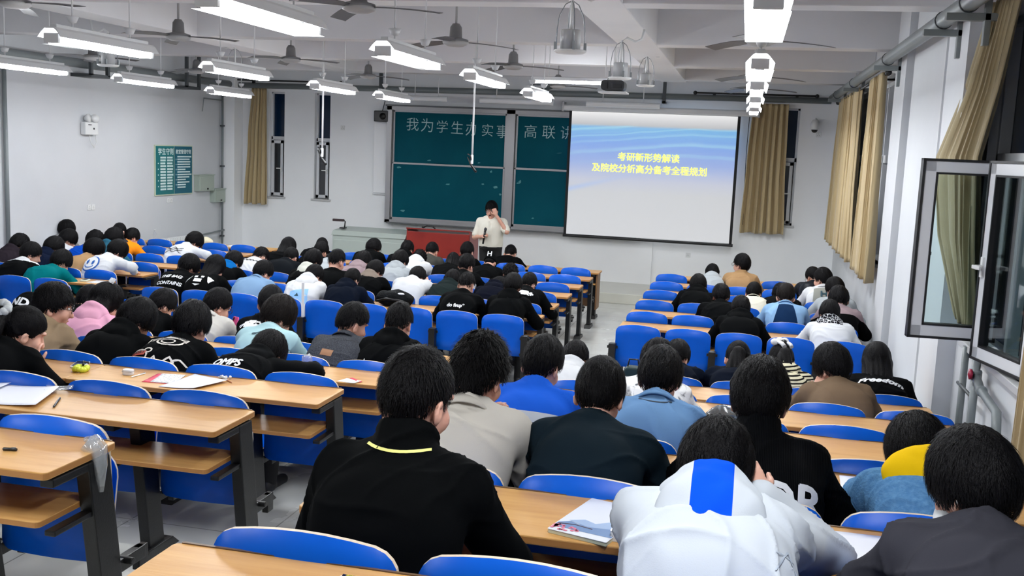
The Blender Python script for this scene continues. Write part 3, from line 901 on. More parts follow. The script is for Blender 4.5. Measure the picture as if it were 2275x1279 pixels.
for lab, x, y, rz in (('ceiling fan nearest the camera in the second row from the right', -2.97, 7.45, .12), ('second ceiling fan in the row above the middle aisle', -2.9, 9.85, .55), ('third ceiling fan in the row above the middle aisle', -2.95, 12.6, .2), ('farthest ceiling fan in the row above the middle aisle', -3.06, 16.3, .0),
                      ('ceiling fan at the photo\'s top left corner', -6.0, 7.45, -.05), ('second ceiling fan in the row over the middle seats', -5.95, 9.85, .15), ('third ceiling fan in the row over the middle seats', -5.87, 12.4, .1), ('farthest ceiling fan in the row over the middle seats', -5.88, 15.2, .4),
                      ('ceiling fan by left wall behind a hanging speaker', -9.1, 12.85, .2), ('farther ceiling fan by left wall', -8.8, 15.1, .6),
                      ('ceiling fan between the first and second end-on lamps', .04, 9.25, .25), ('ceiling fan between the second and third end-on lamps', .02, 13.35, .3), ('farthest ceiling fan over the right-hand seats', .0, 15.7, .1), ('ceiling fan above the nearest end-on lamp', .0, 5.9, .1)):
    fan(lab, x, y, 3.61, rz)


def cage_speaker(label, x, y, z, side):
    t = thing('ceiling_speaker', label, 'speaker', (x, y, z), group='caged hanging speakers')
    MB().lathe([(.0, -.01), (.1, -.008), (.118, .004), (.12, .014), (.0, .016)], (0, 0, 0), 28).build('grille_ring', M_WHITEPL, t)
    MB().lathe([(.075, .016), (.075, .15), (.07, .16), (.0, .16)], (0, 0, 0), 24).build('driver_can', mat('speaker_grey', (176, 178, 180), .5), t)
    for k in range(4):
        a = k * PI / 2 + .4; cx, sx = math.cos(a), math.sin(a)
        MB().tube([(cx * .105, sx * .105, .02), (cx * .105, sx * .105, .16), (cx * .09, sx * .09, .26), (cx * .05, sx * .05, .34), (0, 0, .37)], .004, 6).build('cage_wire', M_STEEL, t)
        MB().box((cx * .112, sx * .112, .04), (.02, .02, .06)).build('clip', M_STEEL, t)
    h = BEAMZ - z - .004
    MB().tube([(0, 0, .15), (0, 0, .38), (side * .05, 0, .41), (side * .14, 0, .37), (side * .2, 0, .4), (side * .22, 0, h)], .012, 8).build('cable', M_WHITEPL, t)
    return t


cage_speaker('nearest of the white caged speakers under the right-hand beam', -1.33, 7.5, 3.33, 1)
cage_speaker('white caged speaker just right of the projector, second along its beam', -1.33, 10.5, 3.36, 1)
cage_speaker('white caged speaker farthest along the right-hand beam', -1.36, 13.4, 3.48, 1)
cage_speaker('white caged speaker hanging behind a lamp near the left wall', -7.24, 10.5, 3.35, -1)
cage_speaker('farther white caged speaker on the left beam', -7.2, 13.4, 3.47, -1)

t = thing('projector', 'dark ceiling projector on a white plate above the screen', 'projector', (-1.72, 13.0, 3.36))
MB().box((0, 0, .0), (.36, .3, .02)).build('mount_plate', M_WHITEPL, t, bevel=.005)
b = MB(); b.prism(rrect(.3, .13, .05, 5), -.13, .13, (Vector((0, 0, .085)), Vector((1, 0, 0)), Vector((0, 0, 1)), Vector((0, -1, 0))))
b.build('projector_body', mat('projector_dark', (38, 39, 42), .35), t, bevel=.006)
MB().box((.06, -.135, .08), (.12, .015, .05)).box((-.1, -.135, .08), (.08, .02, .07)).build('rear_ports', M_BLACKPL, t)
MB().tube([(0, 0, .15), (0, 0, ZC - 3.36)], .02, 10).tube([(-.1, 0, .15), (-.03, 0, .24)], .01, 6).tube([(.1, 0, .15), (.03, 0, .24)], .01, 6).build('ceiling_mount', M_WHITEPL, t)
for lab, x, y in (('white hanging microphone pole in front of the chalkboard', -3.82, 14.0), ('white hanging microphone pole in front of the narrow windows', -6.11, 14.0)):
    t = thing('hanging_microphone', lab, 'microphone', (x, y, 2.36), group='hanging microphones')
    MB().tube([(0, 0, .06), (0, 0, ZC - 2.36)], .014, 10).build('pole', M_WHITEMETAL, t)
    MB().lathe([(.017, .0), (.02, .01), (.02, .12), (.014, .13)], (0, 0, 0), 12).build('holder', M_WHITEMETAL, t)
    MB().tube([(-.06, -.02, .1), (-.02, 0, .0), (.05, 0, -.09), (.07, 0, -.11)], [.008, .015, .02, .018], 8).tube([(0, 0, .02), (-.02, -.03, .12), (-.06, -.02, .14)], .01, 6).build('microphone_head', M_BLACKPL, t)
# ================================================================ fixed bench rows: posts, blue seats, desk for the row behind
M_BLUE = mat('blue_seat_laminate', (0, 84, 194), 0.36, var=(3.0, (0, 77, 182), .4, .7), spec=.2)
M_EDGE = mat('pale_ply_edge', (206, 190, 168), 0.5)
M_WOOD = mat('maple_desk', (200, 154, 94), 0.38, bump=(5, .03, (1.2, 14, 14)), var=(2.6, (186, 138, 78), .42, .72, (1.0, 9, 9)), spec=.35)
M_WOODEDGE = mat('desk_edge', (176, 122, 66), 0.45)
M_WOODDK = mat('brown_panel', (128, 92, 58), .5, bump=(4, .05, (6, 6, 1)), var=(2, (104, 74, 46), .4, .7))
MESHES = {}


def back_mesh(h, key):
    if key in MESHES: return MESHES[key]
    w = .23; t = .013
    xs = [-w, -w + .004, -w + .014, -w + .03, -w + .055, -.12, -.06, 0, .06, .12, w - .055, w - .03, w - .014, w - .004, w]
    r = .055

    def zt(x):
        c = max(0, abs(x) - (w - r)); return h - .034 * (x / w) ** 2 - (r - math.sqrt(max(0, r * r - c * c)))

    def zb(x):
        c = max(0, abs(x) - (w - .04)); return (.04 - math.sqrt(max(0, .0016 - c * c)))
    b = MB(); nz = 4; V = []; F = []; n = len(xs)
    for s in (0, 1):
        for x in xs:
            for k in range(nz + 1):
                q = k / nz
                z = zb(x) + (zt(x) - zb(x)) * q
                V.append((x, (t if s else 0) + .022 * (x / w) ** 2 - .028 * (q - .4) ** 2, z))
    o = n * (nz + 1)
    for i in range(n - 1):
        for k in range(nz):
            a = i * (nz + 1) + k; c = a + nz + 1
            F.append((a, c, c + 1, a + 1)); F.append((o + a, o + a + 1, o + c + 1, o + c))
    b.add(V, F, 0, True)
    E_ = []
    for i in range(n - 1):
        a = i * (nz + 1); c = a + nz + 1
        E_.append((a, o + a, o + c, c)); E_.append((a + nz, c + nz, o + c + nz, o + a + nz))
    for k in range(nz):
        E_.append((k, k + 1, o + k + 1, o + k)); a = (n - 1) * (nz + 1) + k
        E_.append((a, o + a, o + a + 1, a + 1))
    b.add(V, E_, 1, False)
    MESHES[key] = b.mesh(key, [M_BLUE, M_EDGE])
    return MESHES[key]


def seat_mesh():
    if 'seat' in MESHES: return MESHES['seat']
    b = MB()
    b.prism(rrect(.42, .39, .09, 5, .03), 0, .014, (Vector(), Vector((1, 0, 0)), Vector((0, 1, 0)), Vector((0, 0, 1))), 0, 1)
    MESHES['seat'] = b.mesh('seat', [M_BLUE, M_EDGE], bevel=.003)
    return MESHES['seat']


def post_mesh(key, top, h, lean):
    if key in MESHES: return MESHES[key]
    b = MB()
    y0, y1 = -.17, -.05
    V = [(x, y + (lean if z == 0 else 0), z) for z in (0, h) for x in (-.027, .027) for y in (y0, y1)]
    b.add(V, [(0, 2, 3, 1), (4, 5, 7, 6), (0, 1, 5, 4), (2, 6, 7, 3), (0, 4, 6, 2), (1, 3, 7, 5)])
    if top == 'desk':
        b.box((0, -.2, h - .015), (.05, .3, .03)); b.box((0, -.24, h - .19), (.04, .2, .02))
    ym = (y0 + y1) / 2 + lean
    b.prism([(-.16, 0), (.16, 0), (.1, .05), (-.1, .05)], -.045, .045, (Vector((0, ym, 0)), Vector((0, 1, 0)), Vector((0, 0, 1)), Vector((1, 0, 0))))
    MESHES[key] = b.mesh(key, M_BLACK, bevel=.005)
    return MESHES[key]


def arm_mesh(key, zs):
    """black iron that carries the tip-up seat"""
    if key in MESHES: return MESHES[key]
    b = MB().box((0, .06, zs - .035), (.035, .24, .05)).box((0, .17, zs - .055), (.03, .06, .09)).tube([(-.05, .05, zs - .02), (.05, .05, zs - .02)], .014, 8)
    MESHES[key] = b.mesh(key, M_BLACK, bevel=.004)
    return MESHES[key]


def boards(x0, x1, seams):
    xs = [x0] + [s for s in sorted(seams) if x0 < s < x1] + [x1]
    return list(zip(xs, xs[1:]))


TAKEN = {}          # (section, row) -> x of everyone seated there (filled from the people table before the rows are built)


def bench(label, sec, row, seats, xl, xr, y, zf, zd, seat_z, back_top, back_bot, desk=True, seams=(), lean=0.0):
    """one fixed row: zf floor under the posts, zd desk height, everything in room coordinates"""
    xc = (xl + xr) / 2
    t = thing('lecture_bench', label, 'bench', (xc, y, zf))
    bm_ = back_mesh(round(back_top - back_bot, 3), 'backrest_%d' % round(1000 * (back_top - back_bot)))
    sm_ = seat_mesh()
    taken = TAKEN.get((sec, row), [])
    for x in seats:
        link('backrest', bm_, t, (x - xc, .0, back_bot - zf))
        s = link('seat', sm_, t)
        if any(abs(x - q) < .30 for q in taken):
            s.location = (x - xc, .235, seat_z - zf - .012)
        else:
            s.location = (x - xc, .085, seat_z - zf + .17); s.rotation_euler = (math.radians(80), 0, 0)
    px = [seats[0] - .2525] + [x + .2525 for x in seats] if seats[0] < seats[-1] else [seats[0] + .2525] + [x - .2525 for x in seats]
    h = (zd - .03 - zf) if desk else .66
    pm = post_mesh('leg_%s_%d_%d' % ('desk' if desk else 'plain', round(h * 1000), round(lean * 1000)), 'desk' if desk else 'plain', h, lean)
    am = arm_mesh('seat_arm_%d' % round(1000 * (seat_z - zf)), seat_z - zf)
    for x in px:
        lg = link('leg', pm, t, (x - xc, 0 if desk else .12, 0))
        link('seat_arm', am, lg, (0, 0 if desk else -.12, 0))
        if not desk:
            b = MB().box((0, -.135, .63), (.11, .012, .03)).box((0, -.135, .46), (.11, .012, .025)).box((0, -.15, .55), (.07, .08, .24))
            if 'ears' not in MESHES: MESHES['ears'] = b.mesh('bracket', M_BLACK, bevel=.004)
            link('bracket', MESHES['ears'], lg)
    if desk:
        for a, b_ in boards(xl, xr, seams):
            o = MB().prism(rrect(b_ - a - .002, .38, .018, 4), zd - .026 - zf, zd - zf, (Vector(((a + b_) / 2 - xc, -.19, 0)), Vector((1, 0, 0)), Vector((0, 1, 0)), Vector((0, 0, 1))), 0, 1)
            o.build('tabletop', [M_WOOD, M_WOODEDGE], t, bevel=.004)
        MB().span((xl + .02 - xc, -.005, zd - .024 - zf), (xr - .02 - xc, .003, zd + .003 - zf)).build('edge_strip', mat('dark_edge_strip', (96, 74, 52), .45), t)
        MB().prism(rrect(xr - xl - .1, .29, .02, 4), zd - .20 - zf, zd - .178 - zf, (Vector((0, -.215, 0)), Vector((1, 0, 0)), Vector((0, 1, 0)), Vector((0, 0, 1))), 0, 1).build('shelf', [M_WOOD, M_WOODEDGE], t, bevel=.003)
    return t


def front_desk(label, xl, xr, y, zf, zd, seams=()):
    xc = (xl + xr) / 2
    t = thing('front_desk', label, 'desk', (xc, y, zf))
    for a, b_ in boards(xl, xr, seams):
        MB().prism(rrect(b_ - a - .002, .40, .012, 4), zd - .026 - zf, zd - zf, (Vector(((a + b_) / 2 - xc, -.2, 0)), Vector((1, 0, 0)), Vector((0, 1, 0)), Vector((0, 0, 1))), 0, 1).build('tabletop', [M_WOOD, M_WOODEDGE], t, bevel=.004)
    MB().span((xl + .02 - xc, -.05, .16), (xr - .02 - xc, -.03, zd - .026 - zf)).build('front_panel', M_WOODDK, t, bevel=.003)
    for x in (xl + .03, xr - .03):
        MB().span((x - .012 - xc, -.36, .16), (x + .012 - xc, -.05, zd - .026 - zf)).build('side_panel', M_WOODDK, t, bevel=.003)
    MB().span((xl + .05 - xc, -.34, zd - .2 - zf), (xr - .05 - xc, -.06, zd - .18 - zf)).build('shelf', M_WOOD, t, bevel=.003)
    h = zd - .03 - zf
    pm = post_mesh('leg_front_%d' % round(h * 1000), 'desk', h, 0)
    n = max(2, round((xr - xl) / 1.2) + 1)
    for k in range(n):
        link('leg', pm, t, (xl + .08 + (xr - xl - .16) * k / (n - 1) - xc, -.04, 0))
    return t


MIDS = [-2.395 - .505 * k for k in range(9)]
LEFT = [-7.86 - .505 * k for k in range(5)]
RIGHT = [-.965 + .505 * k for k in range(5)]
NUM = ['first', 'second', 'third', 'fourth', 'fifth', 'sixth']


def build_benches():
    B = (('left', 'by the left wall', LEFT, -10.13, -7.62), ('mid', 'between the two aisles', MIDS, -6.68, -2.12), ('right', 'beside the curtained right wall', RIGHT, -1.23, 1.30))
    for sec, where, seats, xl, xr in B:
        front_desk('wood-panelled front desk facing the podium, %s' % where, xl, xr, S_Y[0], 0, .745, [xl + 2.1])
        for k in range(1, 7):
            if k < 6:
                lab = 'blue seats with wood desk, %s row from podium, %s' % (NUM[k - 1], where)
            else:
                lab = 'last blue seat row before the cross aisle, full backs bare, %s' % where
            bench(lab, sec, ('S', k), seats, xl, xr, S_Y[k], 0, .745, .44, .875, .435, desk=(k < 6), seams=[xl + 2.02 * q for q in (1, 2)])
    # stepped rear rows
    front_desk('wood-panelled desk at the foot of the steps, between the two aisles', -6.68, -2.12, R_Y[-1], 0, R_Z[-1], [-4.1])
    front_desk('wood-panelled desk at the foot of the steps, beside the right wall', -1.25, 1.36, R_Y[-1], 0, R_Z[-1], [-.2])
    nm = {0: 9, 1: 9, 2: 6, 3: 4, 4: 3}
    for j in range(0, 6):
        kw = dict(desk=True, lean=.10)
        if j in nm:
            s = MIDS[:nm[j]]
            xl = s[-1] - .28
            bench('blue bench with long desk, %s stepped row up, between the two aisles' % NUM[j], 'mid', ('R', j), s, xl, -2.12, R_Y[j], TIER[j], R_Z[j], R_Z[j] - .444, R_Z[j] + .07, R_Z[j] - .47, seams=[-2.12 - 1.53], **kw)
        s = [x + .035 for x in RIGHT]
        lab = 'blue bench with desk, %s stepped row up, beside the right wall' % NUM[j] if j < 5 else 'nearest blue bench and bare desk with a torn sticker on it'
        bench(lab, 'right', ('R', j), s, -1.25, 1.36, R_Y[j], TIER[j], R_Z[j], R_Z[j] - .444, R_Z[j] + .07, R_Z[j] - .47, seams=[.95 if j < 5 else 2], **kw)
# ================================================================ people: smooth implicit bodies turned into meshes
def V3(*a): return np.array(a, dtype=np.float64)


def unit(a):
    a = np.asarray(a, float); n = np.linalg.norm(a)
    return a / n if n > 1e-9 else a


class Field:
    def __init__(s, lo, hi, h):
        s.h = h; s.lo = np.asarray(lo, float)
        s.n = np.maximum(4, np.ceil((np.asarray(hi, float) - s.lo) / h).astype(int) + 1)
        s.F = np.full(s.n, .25, np.float32)
        s.ax = [s.lo[i] + h * np.arange(s.n[i]) for i in range(3)]

    def _blk(s, lo, hi):
        i0 = np.clip(np.floor((lo - s.lo) / s.h).astype(int), 0, s.n - 1); i1 = np.clip(np.ceil((hi - s.lo) / s.h).astype(int) + 1, 1, s.n)
        if np.any(i1 <= i0): return None, None
        sl = tuple(slice(a, b) for a, b in zip(i0, i1))
        g = np.meshgrid(*[s.ax[i][sl[i]] for i in range(3)], indexing='ij', sparse=True)
        return sl, g

    def _join(s, sl, d, k, sub=False):
        a = s.F[sl]
        d = d.astype(np.float32)
        if sub:
            d = -d
            h = np.maximum(k - np.abs(a - d), 0) / k if k > 0 else 0
            s.F[sl] = np.maximum(a, d) + (h * h * k * .25 if k > 0 else 0)
        else:
            h = np.maximum(k - np.abs(a - d), 0) / k if k > 0 else 0
            s.F[sl] = np.minimum(a, d) - (h * h * k * .25 if k > 0 else 0)

    def cone(s, a, b, ra, rb, k=.02, sub=False, flat=None):
        a = np.asarray(a, float); b = np.asarray(b, float)
        m = max(ra, rb) + k + 3 * s.h
        sl, g = s._blk(np.minimum(a, b) - m, np.maximum(a, b) + m)
        if sl is None: return
        ba = b - a; L2 = max(1e-9, float(ba @ ba))
        px, py, pz = g[0] - a[0], g[1] - a[1], g[2] - a[2]
        t = np.clip((px * ba[0] + py * ba[1] + pz * ba[2]) / L2, 0, 1)
        qx, qy, qz = px - t * ba[0], py - t * ba[1], pz - t * ba[2]
        if flat is not None:
            f, sc_ = flat           # squash along direction f
            dd = (qx * f[0] + qy * f[1] + qz * f[2]) * (1 / sc_ - 1)
            qx = qx + f[0] * dd; qy = qy + f[1] * dd; qz = qz + f[2] * dd
        d = np.sqrt(qx * qx + qy * qy + qz * qz) - (ra + (rb - ra) * t)
        s._join(sl, d, k, sub)

    def ell(s, c, r, R=None, k=.02, sub=False):
        c = np.asarray(c, float); r = np.asarray(r, float)
        m = r.max() + k + 3 * s.h
        sl, g = s._blk(c - m, c + m)
        if sl is None: return
        px, py, pz = g[0] - c[0], g[1] - c[1], g[2] - c[2]
        if R is None: R = np.eye(3)
        q = [(px * R[0, i] + py * R[1, i] + pz * R[2, i]) / r[i] for i in range(3)]
        k0 = np.sqrt(q[0] ** 2 + q[1] ** 2 + q[2] ** 2)
        k1 = np.sqrt((q[0] / r[0]) ** 2 + (q[1] / r[1]) ** 2 + (q[2] / r[2]) ** 2)
        d = k0 * (k0 - 1) / np.maximum(k1, 1e-6)
        s._join(sl, d, k, sub)

    def mesh(s):
        """surface nets"""
        F = s.F
        S = F < 0
        nx, ny, nz = (int(v) for v in s.n)
        cnt = np.zeros((nx - 1, ny - 1, nz - 1), np.uint8)
        for dx in (0, 1):
            for dy in (0, 1):
                for dz in (0, 1):
                    cnt += S[dx:nx - 1 + dx, dy:ny - 1 + dy, dz:nz - 1 + dz]
        act = (cnt > 0) & (cnt < 8)
        idx = np.argwhere(act)
        if len(idx) == 0: return np.zeros((0, 3)), np.zeros((0, 4), int)
        ids = np.full(act.shape, -1, np.int64); ids[act] = np.arange(len(idx))
        P = np.zeros((len(idx), 3)); C = np.zeros(len(idx))
        i, j, k = idx.T
        corners = [(a, b, c) for a in (0, 1) for b in (0, 1) for c in (0, 1)]
        val = {c: F[i + c[0], j + c[1], k + c[2]] for c in corners}
        for c in corners:
            for ax in range(3):
                if c[ax] == 0:
                    d = list(c); d[ax] = 1; d = tuple(d)
                    v0, v1 = val[c], val[d]
                    m = (v0 < 0) != (v1 < 0)
                    t = np.where(m, v0 / np.where(m, v0 - v1, 1), 0)
                    for q in range(3):
                        P[:, q] += np.where(m, c[q] + (t if q == ax else 0), 0)
                    C += m
        P = P / np.maximum(C, 1)[:, None] + idx
        P = s.lo + P * s.h
        Q = []
        for ax in range(3):
            a, b = [(1, 2), (2, 0), (0, 1)][ax]
            sl0 = [slice(None)] * 3; sl1 = [slice(None)] * 3
            sl0[ax] = slice(0, -1); sl1[ax] = slice(1, None)
            ch = S[tuple(sl0)] != S[tuple(sl1)]
            e = np.argwhere(ch)
            e = e[(e[:, a] > 0) & (e[:, b] > 0) & (e[:, a] < s.n[a] - 1) & (e[:, b] < s.n[b] - 1)]
            if len(e) == 0: continue
            e0 = e.copy(); ea = e.copy(); ea[:, a] -= 1; eb = e.copy(); eb[:, b] -= 1; eab = ea.copy(); eab[:, b] -= 1
            q = np.stack([ids[tuple(x.T)] for x in (e0, ea, eab, eb)], 1)
            inside = S[tuple(e.T)]
            q[~inside] = q[~inside][:, ::-1]
            Q.append(q)
        return P, np.concatenate(Q)


def normals_of(P, Q):
    n = np.cross(P[Q[:, 2]] - P[Q[:, 0]], P[Q[:, 3]] - P[Q[:, 1]])
    N_ = np.zeros_like(P)
    for c in range(4): np.add.at(N_, Q[:, c], n)
    l = np.linalg.norm(N_, axis=1, keepdims=True)
    return N_ / np.maximum(l, 1e-9)


def relax(P, Q, it=1, f=.5):
    for _ in range(it):
        A = np.zeros_like(P); C = np.zeros(len(P))
        for a, b in ((0, 1), (1, 2), (2, 3), (3, 0)):
            np.add.at(A, Q[:, a], P[Q[:, b]]); np.add.at(C, Q[:, a], 1)
            np.add.at(A, Q[:, b], P[Q[:, a]]); np.add.at(C, Q[:, b], 1)
        P = P * (1 - f) + f * A / np.maximum(C, 1)[:, None]
    return P


def np_mesh(name, P, Q, mats, mi=None):
    me = bpy.data.meshes.new(name)
    n, m = len(P), len(Q)
    me.vertices.add(n); me.vertices.foreach_set('co', np.ascontiguousarray(P, np.float32).ravel())
    me.loops.add(m * 4); me.loops.foreach_set('vertex_index', np.ascontiguousarray(Q, np.int32).ravel())
    me.polygons.add(m); me.polygons.foreach_set('loop_start', np.arange(0, m * 4, 4, dtype=np.int32))
    me.polygons.foreach_set('loop_total', np.full(m, 4, np.int32))
    me.polygons.foreach_set('use_smooth', np.ones(m, bool))
    for q in (mats if isinstance(mats, (list, tuple)) else [mats]): me.materials.append(q)
    if mi is not None: me.polygons.foreach_set('material_index', np.asarray(mi, np.int32))
    me.update(calc_edges=True); me.validate()
    return me


def wave(P, seed, f=14.0):
    """cloth-like wandering folds"""
    r = np.random.RandomState(seed)
    d = np.zeros(len(P)); w = P * f
    w = w + 1.3 * np.sin(P[:, [1, 2, 0]] * f * .6 + r.rand(3) * 6)
    for q in range(4):
        k = r.randn(3); k /= np.linalg.norm(k); k *= (.8 + .5 * q)
        d += np.sin(w @ k + r.rand() * 6.28) / (1 + .4 * q)
    return d / 2.2


def creases(P, seed, f=20.0):
    """sharper wrinkles: thin raised ridges that wander and fade in and out"""
    r = np.random.RandomState(seed + 50)
    d = np.zeros(len(P))
    Wp = P + .05 * np.sin(P[:, [2, 0, 1]] * 13 + r.rand(3) * 6)
    for q in range(3):
        k = r.randn(3); k[0] *= .6; k /= np.linalg.norm(k)
        fade = np.clip(.5 + .9 * np.sin(P @ (r.randn(3) * 7) + r.rand() * 6), 0, 1)
        d += fade * (1 - np.abs(np.sin(Wp @ (k * f * (.8 + .4 * q)) + r.rand() * 6))) ** 4
    return d


M_SKIN = mat('skin', (214, 166, 146), 0.5, bump=(60, .03), var=(6, (204, 148, 128), .4, .75))
M_SKIN.node_tree.nodes['Principled BSDF'].inputs['Subsurface Weight'].default_value = .08
M_HAIR = mat('black_hair', (7, 6, 8), 0.55, bump=(26, .4, (9, 9, 1.4)), spec=.12)
M_HAIRB = mat('dark_brown_hair', (20, 15, 13), 0.55, bump=(26, .4, (9, 9, 1.4)), spec=.12)
M_STUB = mat('shaved_hair', (66, 53, 49), .7, bump=(200, .15))
M_EYEW = mat('eye_white', (225, 220, 215), .25)
M_EYED = mat('eye_dark', (20, 15, 14), .2)
M_LIP = mat('lips', (168, 96, 92), .45)
M_SHOE = mat('dark_shoe', (26, 26, 29), .5)
M_SHOEW = mat('white_shoe', (208, 208, 206), .5)
M_GLASSFR = mat('spectacle_frame', (24, 22, 24), .3)


def ik(S, Wp, a, b, pole):
    d = Wp - S; L = np.linalg.norm(d)
    if L > (a + b) * .995:
        Wp = S + d / L * (a + b) * .995; d = Wp - S; L = np.linalg.norm(d)
    e = d / L
    x = (a * a - b * b + L * L) / (2 * L); h = math.sqrt(max(0, a * a - x * x))
    p = pole - e * (pole @ e); p = unit(p)
    return S + e * x + p * h, Wp


def frame(fwd, up):
    f = unit(fwd); r = unit(np.cross(f, up)); u = np.cross(r, f)
    return np.stack([r, f, u], 1)          # columns right, forward, up


def rotx(v, a):
    c, s = math.cos(a), math.sin(a)
    return V3(v[0], v[1] * c - v[2] * s, v[1] * s + v[2] * c)


def head_frame(pitch, yaw, roll):
    """pitch down, yaw to the right, roll clockwise seen from behind"""
    f = V3(math.sin(yaw) * math.cos(pitch), math.cos(yaw) * math.cos(pitch), -math.sin(pitch))
    u0 = V3(math.sin(yaw) * math.sin(pitch), math.cos(yaw) * math.sin(pitch), math.cos(pitch))
    r0 = np.cross(f, u0)
    u = u0 * math.cos(roll) + r0 * math.sin(roll)
    r = np.cross(f, u)
    return np.stack([r, f, u], 1)


ARMS = {
    # wrist targets (x out from the middle, y ahead of the hip, z above the desk) and elbow direction
    'desk': (((.12, .50, .035), (.8, -.25, -.55)),) * 2,
    'write': (((.10, .47, .04), (.7, -.3, -.6)), ((.16, .42, .035), (.6, -.2, -.6))),
    'phone': (((.07, .40, .10), (1.0, -.3, -.6)),) * 2,
    'fold': (((-.06, .44, .04), (1.0, .15, -.3)),) * 2,
    'lap': (((.10, .34, -.14), (.8, -.6, -.2)),) * 2,
}


def sit_joints(d):
    s = d.get('s', 1.0)
    th = math.radians(d['th']); u = V3(0, math.sin(th), math.cos(th))
    J = {}
    J['P'] = V3(0, 0, .09)
    sl = d.get('side', 0.0)
    u = unit(u + V3(sl, 0, 0))
    J['N'] = J['P'] + .515 * s * u
    J['u'] = u
    J['C'] = J['P'] + V3(sl * .12, .10 * math.sin(th) - .045, .26 * s)            # spine control point: a rounded back
    ph = math.radians(d['th'] + d.get('nk', 14)); v = unit(V3(d.get('hx', 0.0), math.sin(ph), math.cos(ph)))
    J['H'] = J['N'] + .172 * v
    J['Hf'] = head_frame(math.radians(d.get('hp', .70 * (d['th'] + d.get('nk', 14)))), math.radians(d.get('hy', 0)), math.radians(d.get('hr', 0)))
    sw = d.get('sw', .160) * s
    fw = unit(np.cross(V3(1, 0, 0), u)) * -1
    shy = math.radians(d.get('sy', 0))
    rx = V3(math.cos(shy), -math.sin(shy), 0)
    J['S'] = [J['N'] - .055 * u + rx * sw * q + V3(0, .015, 0) for q in (1, -1)]
    dz = d.get('dz', .30)
    arms = d.get('arms', 'desk')
    arms = arms if isinstance(arms, (tuple, list)) else (arms, arms)
    J['W'] = []; J['E'] = []; J['hand'] = []
    for q, side in enumerate((1, -1)):
        a = arms[q]
        if a == 'cheek':
            t = J['H'] + J['Hf'] @ V3(side * .075, .06, -.12); t = t + V3(side * .015, .02, -.05); pole = V3(side * .6, .5, -1); hd = unit(J['H'] + J['Hf'] @ V3(side * .062, .055, -.02) - t)
        elif a == 'cheekside':
            t = J['H'] + J['Hf'] @ V3(side * .085, .03, -.11) + V3(side * .06, -.0, -.05); pole = V3(side * 1, .2, -.8); hd = unit(J['H'] + J['Hf'] @ V3(side * .075, .03, -.02) - t)
        elif a == 'chin':
            t = J['H'] + J['Hf'] @ V3(side * .05, .11, -.15) + V3(0, .02, -.06); pole = V3(side * .5, .4, -1); hd = unit(J['H'] + J['Hf'] @ V3(side * .05, .09, -.05) - t)
        elif a == 'head':
            t = J['H'] + J['Hf'] @ V3(side * .13, .05, -.03); pole = V3(side * 1, .3, -.8); hd = unit(J['H'] + J['Hf'] @ V3(side * .05, .02, .12) - t)
        elif a == 'down':
            t = J['S'][q] + V3(side * .10, .06, -.50); pole = V3(side, -.5, 0); hd = V3(0, .2, -1)
        elif isinstance(a, str):
            (x, y, z), pl = ARMS[a][q]
            y = max(y, J['N'][1] + (.16 if a != 'lap' else .05)); t = V3(side * x + .3 * J['N'][0], y, dz + z); pole = V3(side * pl[0], pl[1], pl[2]); hd = None
        else:
            (x, y, z), pl = a
            t = V3(side * x, y, dz + z); pole = V3(side * pl[0], pl[1], pl[2]); hd = None
        E_, W_ = ik(J['S'][q], t, .29 * s, .25 * s, pole)
        J['E'].append(E_); J['W'].append(W_); J['hand'].append(unit(W_ - E_) if hd is None else hd)
    kn = d.get('kn', .12)
    J['hip'] = [V3(.09 * q, .03, .075) for q in (1, -1)]
    J['K'] = [V3(kn * q, .45 * s, .075) for q in (1, -1)]
    J['A'] = [V3(kn * .9 * q, .40 * s, -.37) for q in (1, -1)]
    J['toe'] = [V3(kn * q, .55 * s, -.425) for q in (1, -1)]
    return J


def spine(J, t):
    a = J['P'] * (1 - t) + J['C'] * t; b = J['C'] * (1 - t) + J['N'] * t
    return a * (1 - t) + b * t, unit(b - a)


def torso(F, J, g, w=1.0, deep=1.0):
    """torso of girth g beyond the body, w = width factor"""
    prof = ((0.02, .165, .125), (.22, .16, .112), (.42, .158, .105), (.60, .168, .108), (.76, .172, .105))
    for t, rx, ry in prof:
        p, tg = spine(J, t)
        R = frame(np.cross(tg, V3(1, 0, 0)), tg)
        F.ell(p, (rx * w + g, ry * deep + g, .12 + g), R, .07)
    n = J['N']; u = J['u']
    m = (J['S'][0] + J['S'][1]) / 2
    for q in (0, 1):
        S_ = J['S'][q]
        F.cone(m + (S_ - m) * .25 + u * .0, S_ - u * .008, .082 * deep + g * .6, .062 + g, .05)
        F.cone(n + u * .015, m + (S_ - m) * .72 - u * .0, .05 + g * .6, .05 + g * .7, .04)
    # shoulder blades
    bk = unit(np.cross(u, V3(1, 0, 0))) * -1
    for q in (1, -1):
        p, tg = spine(J, .66)
        F.ell(p + V3(.085 * q, 0, 0) - np.cross(tg, V3(1, 0, 0)) * .055 * deep, (.07 + g * .5, .045 + g * .5, .095 + g * .5), frame(np.cross(tg, V3(1, 0, 0)), tg), .05)


def arm(F, J, q, g, upto=1.0, k=.03):
    S_, E_, W_ = J['S'][q], J['E'][q], J['W'][q]
    if upto <= 0.5:
        F.cone(S_, S_ + (E_ - S_) * upto * 2, .055 + g, .05 + g * 1.25, k); return
    F.cone(S_, E_, .056 + g, .043 + g, k)
    F.cone(E_, E_ + (W_ - E_) * (upto * 2 - 1), .043 + g, .03 + g * .9, k)


